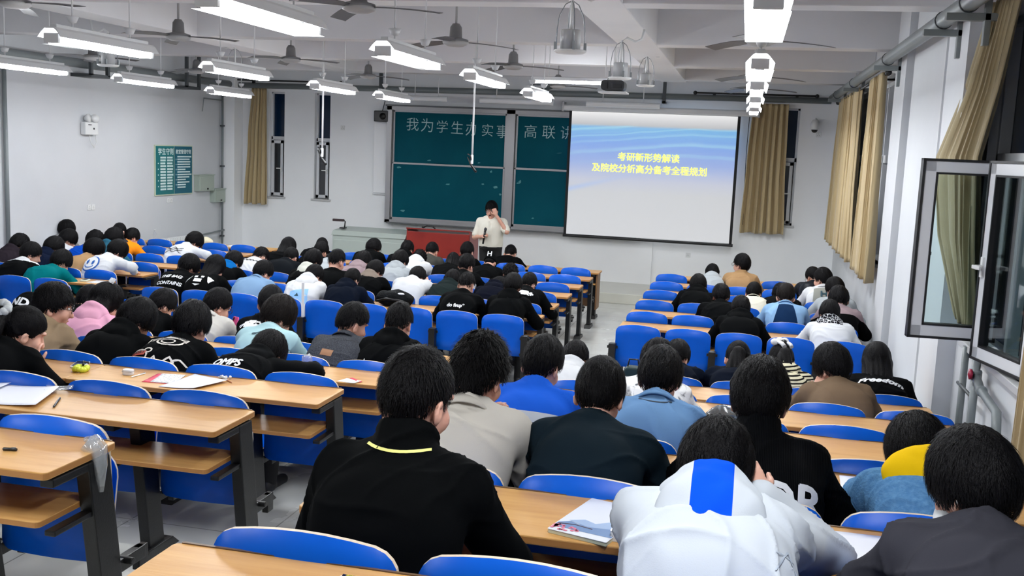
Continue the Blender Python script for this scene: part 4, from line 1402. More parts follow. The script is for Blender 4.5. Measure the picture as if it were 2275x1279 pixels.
def hand(F, W_, d, side, palm=None, curl=.55, s=1.0):
    """palm, four unequal bent fingers and a thumb from the side of the palm"""
    d = unit(d)
    palm = V3(0, 0, -1) if palm is None else unit(palm)
    palm = palm - d * (palm @ d); palm = unit(palm)
    x = np.cross(d, palm) * side           # towards the thumb side
    x = unit(x)
    c = W_ + d * .045 * s
    F.cone(W_ - d * .01, W_ + d * .02, .024 * s, .026 * s, .012)
    F.ell(c, (.04 * s, .05 * s, .017 * s), np.stack([x, d, -palm], 1), .012)
    for i, (o, L) in enumerate(((.029, .066), (.010, .074), (-.010, .069), (-.028, .055))):
        b = W_ + d * .083 * s + x * o * s
        d1 = unit(d * math.cos(curl * .6) + palm * math.sin(curl * .6) + x * o * 1.5)
        d2 = unit(d * math.cos(curl * 1.7) + palm * math.sin(curl * 1.7))
        d3 = unit(d * math.cos(curl * 2.7) + palm * math.sin(curl * 2.7))
        p1 = b + d1 * L * .45 * s; p2 = p1 + d2 * L * .32 * s; p3 = p2 + d3 * L * .23 * s
        F.cone(b - d * .012, p1, .0098 * s, .009 * s, .006); F.cone(p1, p2, .009 * s, .0083 * s, .003); F.cone(p2, p3, .0083 * s, .0072 * s, .003)
    t0 = W_ + d * .028 * s + x * .028 * s
    t1 = t0 + unit(d * .6 + x * .75 + palm * .25) * .04 * s; t2 = t1 + unit(d * .9 + x * .25 + palm * .35) * .03 * s
    F.cone(t0, t1, .0125 * s, .0105 * s, .01); F.cone(t1, t2, .0105 * s, .0085 * s, .003)


def head(F, J, hs):
    H, R = J['H'], J['Hf']
    at = lambda x, y, z: H + R @ V3(x, y, z) * hs
    F.ell(at(0, -.008, .025), V3(.077, .098, .098) * hs, R, .02)
    F.ell(at(0, .03, -.045), V3(.062, .068, .085) * hs, R, .03)
    F.ell(at(0, .055, -.105), V3(.03, .03, .026) * hs, R, .03)
    F.cone(at(0, .092, .005), at(0, .112, -.035), .010 * hs, .015 * hs, .012)
    F.cone(at(0, -.02, -.07), J['N'] + V3(0, .0, -.02), .052 * hs, .058, .03)
    for q in (1, -1):
        Re = R @ np.array(Matrix.Rotation(q * .35, 3, 'Z'))
        F.ell(at(q * .083, -.005, -.022), V3(.011, .021, .034) * hs, Re, .006)
        F.ell(at(q * .091, -.002, -.016), V3(.008, .010, .016) * hs, Re, .003, sub=True)
        F.ell(at(q * .033, .092, .012), V3(.018, .012, .011) * hs, R, .008, sub=True)
        F.cone(at(q * .012, .098, .03), at(q * .05, .084, .03), .009 * hs, .008 * hs, .012)
        F.ell(at(q * .04, .07, -.035), V3(.026, .022, .028) * hs, R, .02)
    F.cone(at(-.018, .092, -.073), at(.018, .092, -.073), .0075 * hs, .0075 * hs, .006)


HAIR = {
    # inflate, nape z, ear z, temple z, front z, noise amp, noise freq, lift on top
    'short': (.017, -.094, -.005, .02, .048, .004, 46, .012),
    'crop': (.008, -.092, .0, .03, .062, .002, 70, .004),
    'fade': (.014, -.045, .03, .045, .058, .004, 50, .016),
    'fluffy': (.024, -.098, -.018, .0, .03, .008, 38, .016),
    'bowl': (.026, -.09, -.03, -.02, .015, .004, 55, .012),
    'long': (.022, -.11, -.07, -.02, .03, .003, 60, .008),
    'pony': (.010, -.085, -.012, .02, .05, .0025, 60, .004),
    'spiky': (.016, -.092, -.002, .02, .045, .011, 60, .018),
    'curly': (.03, -.085, -.02, .01, .035, .012, 75, .012),
    'mop': (.026, -.10, -.022, -.005, .02, .006, 34, .014),
}


def hair_mesh(J, hs, style, h, seed, extra=None, cover=None):
    t, zb, ze, zt_, zf, na, nf, lift = HAIR[style]
    if cover: t, zb, ze, zt_, zf, na, nf, lift = cover
    R = J['Hf']; H = J['H']
    gl = R.T @ V3(0, 0, -1)
    lo = V3(-.14, -.17, -.15); hi = V3(.14, .15, .20)
    if style in ('long', 'pony'):
        e = R.T @ (J['N'] - J['u'] * (.34 if extra is None else extra + .04) - H + V3(0, -.14, 0)) / hs; e2 = R.T @ (J['N'] - H + V3(0, -.14, .05)) / hs
        lo = np.minimum(lo, np.minimum(e, e2) - .10); hi = np.maximum(hi, np.maximum(e, e2) + .10)
    F = Field(lo, hi, h / hs)
    g = np.meshgrid(*F.ax, indexing='ij', sparse=True)
    x, y, z = g[0], g[1] + .008, g[2] - .025
    r = np.random.RandomState(seed)
    # clumps run from the whorl outwards
    wx, wy = r.uniform(-.02, .02), r.uniform(-.05, -.02)
    az = np.arctan2(x - wx, (g[1] - wy)); el = np.arctan2(np.sqrt((x - wx) ** 2 + (g[1] - wy) ** 2), z)
    n1 = np.sin(az * nf * .22 + 3 * np.sin(el * 2.2 + r.rand() * 6) + r.rand() * 6) * np.sin(el * nf * .07 + az * 2 + r.rand() * 6)
    n2 = np.sin(az * nf * .55 + 2.2 * np.sin(el * 3.1) + r.rand() * 6) * (.6 + .4 * np.sin(el * nf * .16))
    if style == 'curly':
        n1 = np.sin(x * 95 + r.rand() * 6) * np.sin(g[1] * 95 + r.rand() * 6) * np.sin(z * 95 + r.rand() * 6) * 1.6; n2 = 0 * n1
    a, b, c = .077 + t, .098 + t, .098 + t + lift
    q0 = np.sqrt((x / a) ** 2 + (y / b) ** 2 + (z / c) ** 2); q1 = np.sqrt((x / a ** 2) ** 2 + (y / b ** 2) ** 2 + (z / c ** 2) ** 2)
    d = q0 * (q0 - 1) / np.maximum(q1, 1e-6) - na * (.7 * n1 + .5 * n2) * np.clip((z + .10) * 9, .3, 1)
    d = d + (t + .006) * .8 * np.clip(1 - (g[2] - zb) / .075, 0, 1) * np.clip((.03 - g[1]) / .05, 0, 1) * (style != 'long')
    hl = .045 * np.clip((np.abs(x) - .03) / .045, 0, 1) ** 2 * np.clip((-.01 - g[1]) / .04, 0, 1) * (style not in ('long', 'bowl')) + np.interp(g[1] * np.ones_like(d), [-.13, -.055, -.02, .03, .055, .09], [zb, zb, ze, ze, zt_, zf]) + .012 * n2 * (na / .006) * .6
    cut = (hl - g[2])
    k = .012
    hh = np.maximum(k - np.abs(d - cut), 0) / k
    F.F = (np.maximum(d, cut) + hh * hh * k * .25).astype(np.float32)
    loc = lambda p: R.T @ (np.asarray(p, float) - H) / hs
    u = J['u']; fw = unit(np.cross(V3(1, 0, 0), u)); fw = fw if fw[1] > 0 else -fw
    if style == 'long':
        L = .30 if extra is None else extra
        for i in range(11):
            aa = (i - 5) / 5.0
            p0 = V3(aa * .078, -.078 + .06 * aa * aa, -.01)
            p1 = loc(J['N'] + V3(aa * .085, -.092 + .055 * aa * aa - .012 * (i % 2), .005))
            p2 = p1 + R.T @ (-u * L * (.8 + .2 * math.sin(i * 2.3)) - fw * .025 + V3(aa * .02, 0, 0)) / hs
            F.cone(p0, p1, .030, .026, .02); F.cone(p1, p2, .026, .010, .014)
    if style == 'pony':
        L = .30 if extra is None else extra
        pz = -.02 if L < .3 else .05; sx = -.07 if L >= .3 else .03 * math.sin(seed * 1.7)
        q0 = V3(0, -.092, pz); q1 = V3(0, -.128, pz + .004)
        q2 = loc(J['N'] + V3(sx, -.125, -.01)); q3 = q2 + R.T @ (-u * L * .75 - fw * .02 + V3(sx * .6, 0, 0)) / hs
        F.cone(q0, q1, .026, .03, .012)
        for i in range(7):
            o = V3((i - 3) * .014, 0, (i % 2) * .014 - .007); w_ = .012 * math.sin(i * 2.2)
            F.cone(q1 + o * .4, q2 + o * 1.3 + V3(w_, 0, 0), .026, .025, .02); F.cone(q2 + o * 1.3 + V3(w_, 0, 0), q3 + o * 2.2 + (q3 - q2) * (-.05 * ((i * 3) % 7)), .025, .006, .015)
    if extra == 'bun':
        F.ell(V3(0, -.06, .125), (.04, .04, .035), None, .01)
    P, Q = F.mesh()
    P = relax(P, Q, 1, .3)
    if style in ('long', 'pony'):          # hanging locks
        Nn = normals_of(P, Q); w_ = np.clip((.03 - P[:, 2]) / .05, 0, 1) * np.clip((.02 - P[:, 1]) / .04, 0, 1)
        P = P + Nn * (w_ * (.0035 * np.sin(P[:, 0] * 190 + 2.5 * np.sin(P[:, 2] * 14)) + .003 * np.sin(P[:, 0] * 83 + 2 * np.sin(P[:, 2] * 9 + 1))))[:, None]
    return H + (P * hs) @ R.T, Q


def strands(J, hs, style, n, width, seed):
    """loose locks lying over the hair mass as thin ribbons"""
    t, zb, ze, zt_, zf, na, nf, lift = HAIR[style]
    r = np.random.RandomState(seed + 100)
    ax = V3(.077 + t, .098 + t, .098 + t + lift)
    c = V3(0, -.008, .025)
    q = r.randn(n * 3, 3); q /= np.linalg.norm(q, axis=1, keepdims=True)
    p = c + q * ax * .985
    line = lambda y: np.interp(y, [-.13, -.055, -.02, .03, .055, .09], [zb, zb, ze, ze, zt_, zf])
    p = p[p[:, 2] > line(p[:, 1]) - .004][:n]; n = len(p)
    wh = V3(r.uniform(-.015, .015), -.05, .14)
    step = {'crop': .006, 'fade': .010, 'short': .011, 'spiky': .012, 'curly': .008, 'pony': .012}.get(style, .015)
    up = {'spiky': .55, 'crop': .35, 'fade': .3, 'curly': .8, 'pony': .02, 'long': .03}.get(style, .13)
    pts = [p]; jit = r.randn(n, 3) * .28
    nrm = lambda a: a / np.maximum(np.linalg.norm(a, axis=1, keepdims=True), 1e-9)
    for i in range(4):
        a = pts[-1]; N_ = nrm((a - c) / ax ** 2)
        d = nrm(a - wh) + np.array([0, 0, -.45]) * (a[:, 2:3] < .10) + jit
        if style == 'pony': d = nrm(V3(0, -.10, .055) - a) + jit * .3
        d = nrm(d - N_ * (d * N_).sum(1, keepdims=True))
        b = a + d * step * r.uniform(.7, 1.3, (n, 1)) + N_ * step * up * (.35 + .25 * i)
        k = np.sqrt((((b - c) / ax) ** 2).sum(1, keepdims=True))
        b = np.where(k < .995, c + (b - c) / k * 1.0, b)
        low = b[:, 2] < line(b[:, 1]) - .016
        b[low] = a[low] + (b[low] - a[low]) * .15
        pts.append(b)
    V = []; w = width * r.uniform(.6, 1.3, (n, 1))
    for i, a in enumerate(pts):
        d = nrm(pts[min(i + 1, 4)] - pts[max(i - 1, 0)]); N_ = nrm((a - c) / ax ** 2)
        s_ = nrm(np.cross(d, N_)) * w * (1.0, 1.0, .9, .65, .15)[i]
        V += [a - s_, a + s_]
    V = np.stack(V, 1).reshape(-1, 3)          # n x 10 points
    base = np.arange(n)[:, None] * 10
    Q = np.concatenate([base + np.array([2 * i, 2 * i + 1, 2 * i + 3, 2 * i + 2]) for i in range(4)])
    return J['H'] + (V * hs) @ J['Hf'].T, Q


def local_head(name, mb, m, J, hs, parent):
    R = J['Hf'] * hs; H = J['H']
    mb.v = [tuple(H + R @ np.array(p)) for p in mb.v]
    return mb.build(name, m, parent)


def spectacles(J, hs, parent):
    b = MB()
    for q in (1, -1):
        b.tube([(q * .034 + .026 * math.cos(a), .112 - .004 * abs(math.cos(a)), .005 + .021 * math.sin(a)) for a in np.linspace(0, 2 * PI, 15)], .0022, 6)
        b.tube([(q * .06, .108, .01), (q * .083, .07, .01), (q * .088, .0, .008), (q * .086, -.012, -.015)], .002, 6)
    b.tube([(-.01, .113, .01), (.01, .113, .01)], .002, 6)
    o = local_head('glasses', b, M_GLASSFR, J, hs, parent)
    return o


def face(J, hs, parent, mood=0):
    for q in (1, -1):
        b = MB().ball((q * .033, .0875, .010), (.014, .008, .008), 10, 6); e = local_head('eye', b, M_EYEW, J, hs, parent)
        b = MB().ball((q * .033, .0945, .0095), (.0065, .003, .0065), 10, 6); local_head('iris', b, M_EYED, J, hs, e)
        b = MB().tube([(q * .012, .107, .030), (q * .03, .105, .036), (q * .052, .092, .031)], [.003, .004, .002], 6); local_head('eyebrow', b, M_HAIR, J, hs, parent)
    b = MB().tube([(-.024, .090, -.072), (-.01, .0985, -.069), (.01, .0985, -.069), (.024, .090, -.072)], [.002, .0045, .0045, .002], 6)
    local_head('mouth', b, M_LIP, J, hs, parent)


def split_mat(ma, mb_, o, axis, thr, seed, both=False):
    """two dyed cloths meeting along a straight seam: ma where the place along the axis is beyond thr (or |place| < thr)"""
    m = ma.copy(); m.name = 'two_tone_cloth_%d' % seed
    nt, bs, ln = nodes_of(m)
    tc = nt.nodes.new('ShaderNodeTexCoord'); sb = nt.nodes.new('ShaderNodeVectorMath'); sb.operation = 'SUBTRACT'; sb.inputs[1].default_value = tuple(o)
    dt = nt.nodes.new('ShaderNodeVectorMath'); dt.operation = 'DOT_PRODUCT'; dt.inputs[1].default_value = tuple(axis)
    ln(tc.outputs['Object'], sb.inputs[0]); ln(sb.outputs[0], dt.inputs[0])
    v = dt.outputs['Value']
    if both:
        ab = nt.nodes.new('ShaderNodeMath'); ab.operation = 'ABSOLUTE'; ln(v, ab.inputs[0]); v = ab.outputs[0]
    g = nt.nodes.new('ShaderNodeMath'); g.operation = 'LESS_THAN'; g.inputs[1].default_value = float(thr); ln(v, g.inputs[0])
    mx = nt.nodes.new('ShaderNodeMix'); mx.data_type = 'RGBA'
    ca = tuple(ma.node_tree.nodes['Principled BSDF'].inputs['Base Color'].default_value); cb = tuple(mb_.node_tree.nodes['Principled BSDF'].inputs['Base Color'].default_value)
    mx.inputs[6].default_value = cb if both else ca; mx.inputs[7].default_value = ca if both else cb
    ln(g.outputs[0], mx.inputs[0]); ln(mx.outputs[2], bs.inputs['Base Color'])
    return m


def figure(d, J):
    """build one person from joints J; returns the root"""
    hs = d.get('hs', 1.0); h = d.get('h', .014); seed = d.get('seed', 1)
    root = thing('person', d['label'], 'person', d['loc'], d.get('rz', 0.0), d.get('group'))
    allp = np.array([J['P'], J['N'], J['H'], *J['S'], *J['E'], *J['W'], *J['K'], *J['A'], *J['toe']])
    lo, hi = allp.min(0) - .24, allp.max(0) + .24
    girth = d.get('g', .022); wd = d.get('w', 1.0); dp = d.get('deep', 1.0)
    legs = d.get('legs', True)
    if not legs: lo[2] = max(lo[2], -.14)
    # --- skin: one continuous body
    F = Field(lo, hi, h)
    torso(F, J, -.006, wd, dp)
    for q in (0, 1):
        arm(F, J, q, -.004)
        F.cone(J['hip'][q], J['K'][q], .082, .055, .04); F.cone(J['K'][q], J['A'][q], .05, .03, .03); F.cone(J['A'][q] + V3(0, 0, -.02), J['toe'][q], .028, .022, .02)
    head(F, J, hs)
    P, Q = F.mesh()
    hn = []
    hh = min(h, .0075)
    for q, side in enumerate((1, -1)):
        W_, hd = J['W'][q], J['hand'][q]
        Fh = Field(W_ - .15, W_ + .15, hh)
        hand(Fh, W_, hd, -side, d.get('palm', (None, None))[q], d.get('curl', .55), d.get('s', 1.0))
        hn.append(Fh.mesh())
    for p2, q2 in hn:
        Q = np.concatenate([Q, q2 + len(P)]); P = np.concatenate([P, p2])
    link('body', np_mesh('body', P, Q, M_SKIN), root)
    # --- hair
    st = d.get('hair', 'short')
    hm = M_HAIRB if d.get('brown') else M_HAIR
    if st != 'cap':
        p2, q2 = hair_mesh(J, hs, st, max(.0062, h * .62), seed, d.get('hx_'))
        if not d.get('nostrand'):
            nn_, ww = (3200, .0013) if h < .009 else (1500, .0018) if h < .0125 else (420, .0028)
            p3, q3 = strands(J, hs, st, nn_, ww, seed)
            q2 = np.concatenate([q2, q3 + len(p2)]); p2 = np.concatenate([p2, p3])
        link('hair', np_mesh('hair', p2, q2, hm), root)
        if st == 'fade' or d.get('stub'):
            p2, q2 = hair_mesh(J, hs, 'crop', max(.008, h * .7), seed + 5, None, (.0035, -.07, .0, .03, .05, .0008, 60, .0))
            link('shaved_hair', np_mesh('shaved_hair', p2, q2, M_STUB), root)
    else:
        p2, q2 = hair_mesh(J, hs, 'crop', .009, seed)
        link('hair', np_mesh('hair', p2, q2, hm), root)
    # --- garment
    sl = d.get('sleeve', 1.0)
    F = Field(lo, hi, d.get('hg', h))
    gk = J['N']
    torso(F, J, girth, wd, dp)
    for q in (0, 1): arm(F, J, q, girth * .62 + .004, sl)
    p0 = J['P']
    if legs and not d.get('tuck'):
        F.ell(p0 + V3(0, .0, -.02), (.185 * wd, .15 * dp, .11), None, .06)
    H, R = J['H'], J['Hf']; u = J['u']
    nd = unit(J['H'] - J['N']); back = unit(np.cross(u, V3(1, 0, 0)))    # back points forward/down ... forward of the torso
    fwd = unit(np.cross(u, V3(1, 0, 0)))
    if fwd[1] < 0: fwd = -fwd
    co = d.get('collar', 'crew')
    ringc = J['N'] + nd * .012
    hood = d.get('hood')

    def ring(FF, c, ax_, r, tube_, k, squash=1.0, drop=0.0):
        e1 = V3(1, 0, 0); e2 = unit(np.cross(ax_, e1))
        pts = [c + e1 * r * math.cos(a) + e2 * r * squash * math.sin(a) + ax_ * drop * math.sin(a) for a in np.linspace(0, 2 * PI, 17)]
        for a, b in zip(pts, pts[1:]): FF.cone(a, b, tube_, tube_, k)
    if co == 'crew': ring(F, ringc + nd * .004, nd, .066, .014, .02)
    if co == 'stand':
        for q in range(d.get('colh', 3)): ring(F, ringc + nd * .018 * q, nd, .068 - .002 * q, .013, .012)
    if co == 'shirt':
        ring(F, ringc + nd * .012, nd, .07, .014, .012); ring(F, ringc + nd * .03, nd, .068, .011, .01)
    # open the neck and face side so the skin shows
    F.cone(J['N'] + nd * .02, J['H'], .050, .052, .008, sub=True)
    P, Q = F.mesh()
    Nn = normals_of(P, Q)
    amp = d.get('fold', .0055)
    P = P + Nn * (wave(P, seed) * amp + wave(P, seed + 9, 31) * amp * .35 + creases(P, seed) * d.get('crease', .008))[:, None]
    if d.get('hem'): P[:, 2] = np.maximum(P[:, 2], d['hem'])
    mats = [d['top']]; mi = None
    if d.get('split'):
        mats = [split_mat(d['top'], CM(d['split'][1]), J['P'], unit(J['N'] - J['P']), d['split'][0] * np.linalg.norm(J['N'] - J['P']), seed)]
    if d.get('paint'):
        cen = P[Q].mean(1); mi = np.zeros(len(Q), int)
        s_, tt = None, None
        # body coordinates: x across, t up the spine (0 seat .. 1 neck), y front/back of the spine
        rel = cen - J['P']; L = np.linalg.norm(J['N'] - J['P'])
        tt = (rel @ unit(J['N'] - J['P'])) / L
        armd = np.minimum(*[np.minimum(seg_d(cen, J['S'][q], J['E'][q]), seg_d(cen, J['E'][q], J['W'][q])) for q in (0, 1)])
        for fn, m in d['paint']:
            if m not in mats: mats.append(m)
            mi[fn(cen[:, 0], tt, armd, cen)] = mats.index(m)
    name = d.get('topname', 'jacket')
    top = link(name, np_mesh(name, P, Q, mats, mi), root)
    if co == 'shirt':                       # turned-down collar
        e1 = V3(1, 0, 0); e2 = unit(np.cross(nd, e1))
        if (e2 @ fwd) > 0: e2 = -e2           # e2 points to the nape
        cb = MB(); Vc = []; n_ = 26
        for i in range(n_ + 1):
            a = math.radians(-148 + 296 * i / n_); o = e1 * math.sin(a) + e2 * math.cos(a)
            dip = .012 * (1 - math.cos(a))
            for r_, z_ in ((.0655, .012), (.067, .052), (.074, .056), (.110, .004 - dip), (.105, .000 - dip), (.072, .046)):
                Vc.append(J['N'] + o * r_ + nd * (z_ - dip * .3))
        Fc = []
        for i in range(n_):
            for k in range(6):
                Fc.append((i * 6 + k, i * 6 + (k + 1) % 6, (i + 1) * 6 + (k + 1) % 6, (i + 1) * 6 + k))
        Fc += [(0, 1, 2, 3, 4, 5), tuple(n_ * 6 + k for k in (5, 4, 3, 2, 1, 0))]
        cb.add(Vc, Fc, 0, True); cb.build('collar', d['top'], top)
    if hood:
        hm_ = d.get('hoodmat', d['top'])
        F = Field(J['N'] - .26, J['N'] + .26, min(h, .012))
        ax_ = nd
        e2 = -fwd
        ring(F, J['N'] + nd * .03 - fwd * .012, unit(nd + fwd * .25), .088, .026, .02, 1.05)
        hz = d.get('hoods', 1.0)
        F.ell(J['N'] - fwd * .085 * hz - u * .055, (.125 * hz, .052 * hz, .105 * hz), frame(fwd, u), .05)
        F.ell(J['N'] - fwd * .10 * hz - u * .13 * hz, (.075 * hz, .04, .07 * hz), frame(fwd, u), .05)
        F.cone(J['N'] + V3(.1, 0, 0) - fwd * .03 + u * .015, J['N'] - fwd * .09 - u * .04, .04, .045, .04); F.cone(J['N'] + V3(-.1, 0, 0) - fwd * .03 + u * .015, J['N'] - fwd * .09 - u * .04, .04, .045, .04)
        if hood == 'up':
            F = Field(np.minimum(J['N'], J['H']) - .25, np.maximum(J['N'], J['H']) + .25, min(h, .012))
            F.ell(H + R @ V3(0, -.015, .02) * hs, V3(.105, .125, .13) * hs, R, .03); F.cone(H + R @ V3(0, -.03, -.05), J['N'], .10, .12, .05)
            F.ell(H + R @ V3(0, .12, -.01) * hs, V3(.085, .12, .115) * hs, R, .02, sub=True)
        F.cone(J['N'] - nd * .02, J['H'] + nd * .05, .062, .07, .015, sub=True) if hood != 'up' else None
        p2, q2 = F.mesh(); n2 = normals_of(p2, q2)
        p2 = p2 + n2 * (wave(p2, seed + 3, 26) * .006 + wave(p2, seed + 4, 55) * .002)[:, None]
        mats2 = [hm_]; mi2 = None
        if d.get('hoodstripe'):
            mats2 = [split_mat(CM(d['hoodstripe'][1]), hm_, J['N'], V3(1, 0, 0), d['hoodstripe'][0], seed, True)]
        if d.get('hoodpaint'):
            cen = p2[q2].mean(1); mi2 = np.zeros(len(q2), int)
            for fn, m in d['hoodpaint']:
                if m not in mats2: mats2.append(m)
                mi2[fn(cen[:, 0] - J['N'][0])] = mats2.index(m)
        link('hood', np_mesh('hood', p2, q2, mats2, mi2), top)
    # --- trousers and shoes
    if legs:
        F = Field(lo, hi, max(h, .014))
        F.ell(J['P'] + V3(0, .02, -.0), (.17 * wd, .15, .10), None, .05)
        for q in (0, 1):
            F.cone(J['hip'][q], J['K'][q], .098, .07, .04); F.cone(J['K'][q], J['A'][q] + V3(0, 0, -.01), .069, .056, .03)
        p2, q2 = F.mesh(); n2 = normals_of(p2, q2)
        p2 = p2 + n2 * (wave(p2, seed + 2) * .005)[:, None]
        link('trousers', np_mesh('trousers', p2, q2, d.get('pants', MATS['black_trousers'])), root)
        for q in (0, 1):
            F = Field(J['A'][q] - .16, np.maximum(J['A'][q], J['toe'][q]) + .14, .011)
            a, t_ = J['A'][q], J['toe'][q]
            F.cone(a + V3(0, -.03, -.04), t_ + V3(0, .04, .0), .042, .036, .02, flat=(V3(0, 0, 1), .95)); F.cone(a, a + V3(0, 0, -.04), .05, .05, .02)
            p2, q2 = F.mesh()
            p2[:, 2] = np.maximum(p2[:, 2], J['floor'] + .002)
            link('shoe', np_mesh('shoe', p2, q2, d.get('shoe', M_SHOE)), root)
    if d.get('specs'): spectacles(J, hs, root)
    if d.get('face'): face(J, hs, root)
    d['_top'] = top; d['_J'] = J; d['_root'] = root
    return root


def seg_d(P, a, b):
    ba = b - a; t = np.clip(((P - a) @ ba) / (ba @ ba), 0, 1)
    return np.linalg.norm(P - a - t[:, None] * ba, axis=1)


def wrap(d, name, me, m, t, dx=0.0, tilt=0.0, off=.004, onto=None, at=None):
    """lay a flat mesh on the back of the garment: t = place up the spine, dx = sideways"""
    top = onto or d['_top']; J = d['_J']
    bv = BVHTree.FromPolygons([tuple(v.co) for v in top.data.vertices], [tuple(p.vertices) for p in top.data.polygons])
    p, tg = spine(J, min(t, 1.0))
    if at is not None: p = np.asarray(at, float)
    ey = tg if at is None else unit(J['u'])
    ex = unit(V3(1, 0, 0) - ey * ey[0])
    nb = np.cross(ex, ey)                           # points out of the back
    ex2 = ex * math.cos(tilt) + ey * math.sin(tilt); ey2 = np.cross(nb, ex2)
    bm = bmesh.new(); bm.from_mesh(me)
    for _ in range(3):
        L = [e for e in bm.edges if e.calc_length() > .022]
        if not L or len(bm.edges) > 9000: break
        bmesh.ops.subdivide_edges(bm, edges=L, cuts=1, use_grid_fill=False)
        bmesh.ops.triangulate(bm, faces=[f for f in bm.faces if len(f.verts) > 3])
    kill = []
    for v in bm.verts:
        q = p + ex2 * (v.co.x) + ey2 * v.co.y + ex * dx
        hit, nn, fi, ds = bv.ray_cast(Vector(q + nb * .5), Vector(-nb))
        if hit is None: kill.append(v); continue
        v.co = hit + Vector(nb) * off
    bmesh.ops.delete(bm, geom=kill, context='VERTS')
    bm.to_mesh(me); bm.free()
    me.materials.clear(); me.materials.append(m)
    for q in me.polygons: q.use_smooth = True
    return link(name, me, top)


def wrap_text(d, name, body, size, m, t, **kw):
    tk = {k: kw.pop(k) for k in list(kw) if k in ('shear', 'bold', 'spacing', 'align', 'fat')}
    return wrap(d, name, text_mesh(body, size, **tk), m, t, **kw)


def wrap_poly(d, name, polys, m, t, **kw):
    b = MB()
    for pl in polys: b.add([(x, y, 0) for x, y in pl], [tuple(range(len(pl)))])
    return wrap(d, name, b.mesh(name, m), m, t, **kw)


def loop(pts, w, closed=True):
    """outline strip of width w along a polyline, as quads"""
    out = []; n = len(pts)
    for i in range(n if closed else n - 1):
        a = Vector(pts[i]).to_2d(); b = Vector(pts[(i + 1) % n]).to_2d()
        e = (b - a)
        if e.length < 1e-6: continue
        e.normalize(); q = Vector((-e.y, e.x)) * w / 2; a = a - e * w * .4; b = b + e * w * .4
        out.append([tuple(a - q), tuple(b - q), tuple(b + q), tuple(a + q)])
    return out


def oval(cx, cy, rx, ry, n=20, a0=0, a1=2 * PI):
    return [(cx + rx * math.cos(a0 + (a1 - a0) * k / n), cy + ry * math.sin(a0 + (a1 - a0) * k / n)) for k in range(n + (0 if abs(a1 - a0 - 2 * PI) < 1e-6 else 1))]
# ================================================================ clothes
def cloth(key, rgb, rough=.85, bump=(300, .05), **kw):
    m = mat(key + '_cloth', rgb, rough, bump=bump, spec=.04, **kw)
    return m


for k_, c_ in dict(black=(6, 7, 8), blacknear=(5, 6, 7), charblack=(16, 19, 23), charcoal=(52, 54, 58), navy=(12, 20, 40), navyblk=(9, 15, 27), blknavy=(9, 12, 24), plum=(38, 32, 38), white=(206, 208, 211), offwhite=(206, 208, 198), cream=(216, 212, 196),
                   cream2=(190, 187, 181), stone=(192, 187, 178), tan=(158, 126, 90), khaki=(140, 120, 96), teal=(0, 98, 102), mint=(166, 200, 206), denim=(116, 146, 178), skyshirt=(132, 168, 204), navypanel=(18, 40, 70),
                   ltblue=(94, 128, 166), blue=(8, 66, 168), blue2=(26, 82, 186), bluecol=(8, 92, 160), slate=(38, 84, 104), orange=(240, 138, 28), pink=(218, 160, 184), brown=(108, 90, 72), greytee=(46, 46, 52), grey=(140, 140, 142), paleg=(164, 170, 174),
                   ltgrey=(178, 182, 186), mauve=(142, 124, 128), taupe=(128, 116, 106), olive=(24, 33, 33), greyol=(62, 62, 58), dkgreen=(18, 29, 36), varsgrey=(138, 140, 134), yellow=(226, 184, 18), ribblack=(7, 8, 10), whitecloth=(190, 196, 203), stripeblue=(10, 74, 204), lead=(90, 92, 96)).items():
    cloth(k_, c_)
cloth('leather', (30, 33, 38), .35)
cloth('denimdk', (56, 58, 63), .9, (90, .4), var=(140, (70, 72, 78), .45, .6))
cloth('denim2', (78, 122, 164), .9, (120, .3), var=(60, (92, 136, 176), .4, .65))
mat('black_trousers', (12, 13, 16), .85, bump=(200, .12))
mat('blue_jeans', (40, 54, 78), .85, bump=(200, .2))


def CM(k): return MATS[k + '_cloth']


# ribbed black knit
m = CM('ribblack'); nt, bs, ln = nodes_of(m)
tc = nt.nodes.new('ShaderNodeTexCoord'); wv = nt.nodes.new('ShaderNodeTexWave'); wv.bands_direction = 'X'; wv.inputs['Scale'].default_value = 55
ln(tc.outputs['Object'], wv.inputs[0])
bp = nt.nodes.new('ShaderNodeBump'); bp.inputs['Strength'].default_value = .35; bp.inputs['Distance'].default_value = .01
ln(wv.outputs['Fac'], bp.inputs['Height']); ln(bp.outputs[0], bs.inputs['Normal'])
# cream and black stripes
m = cloth('stripe', (220, 214, 184)); nt, bs, ln = nodes_of(m)
tc = nt.nodes.new('ShaderNodeTexCoord'); wv = nt.nodes.new('ShaderNodeTexWave'); wv.bands_direction = 'Z'; wv.inputs['Scale'].default_value = 14; wv.inputs['Distortion'].default_value = 1.2; wv.inputs['Detail Scale'].default_value = .6
rp = nt.nodes.new('ShaderNodeValToRGB'); rp.color_ramp.interpolation = 'CONSTANT'
rp.color_ramp.elements[0].color = lin((30, 28, 26)) + (1,); rp.color_ramp.elements[1].position = .38; rp.color_ramp.elements[1].color = lin((222, 216, 186)) + (1,)
ln(tc.outputs['Object'], wv.inputs[0]); ln(wv.outputs['Fac'], rp.inputs[0]); ln(rp.outputs[0], bs.inputs['Base Color'])
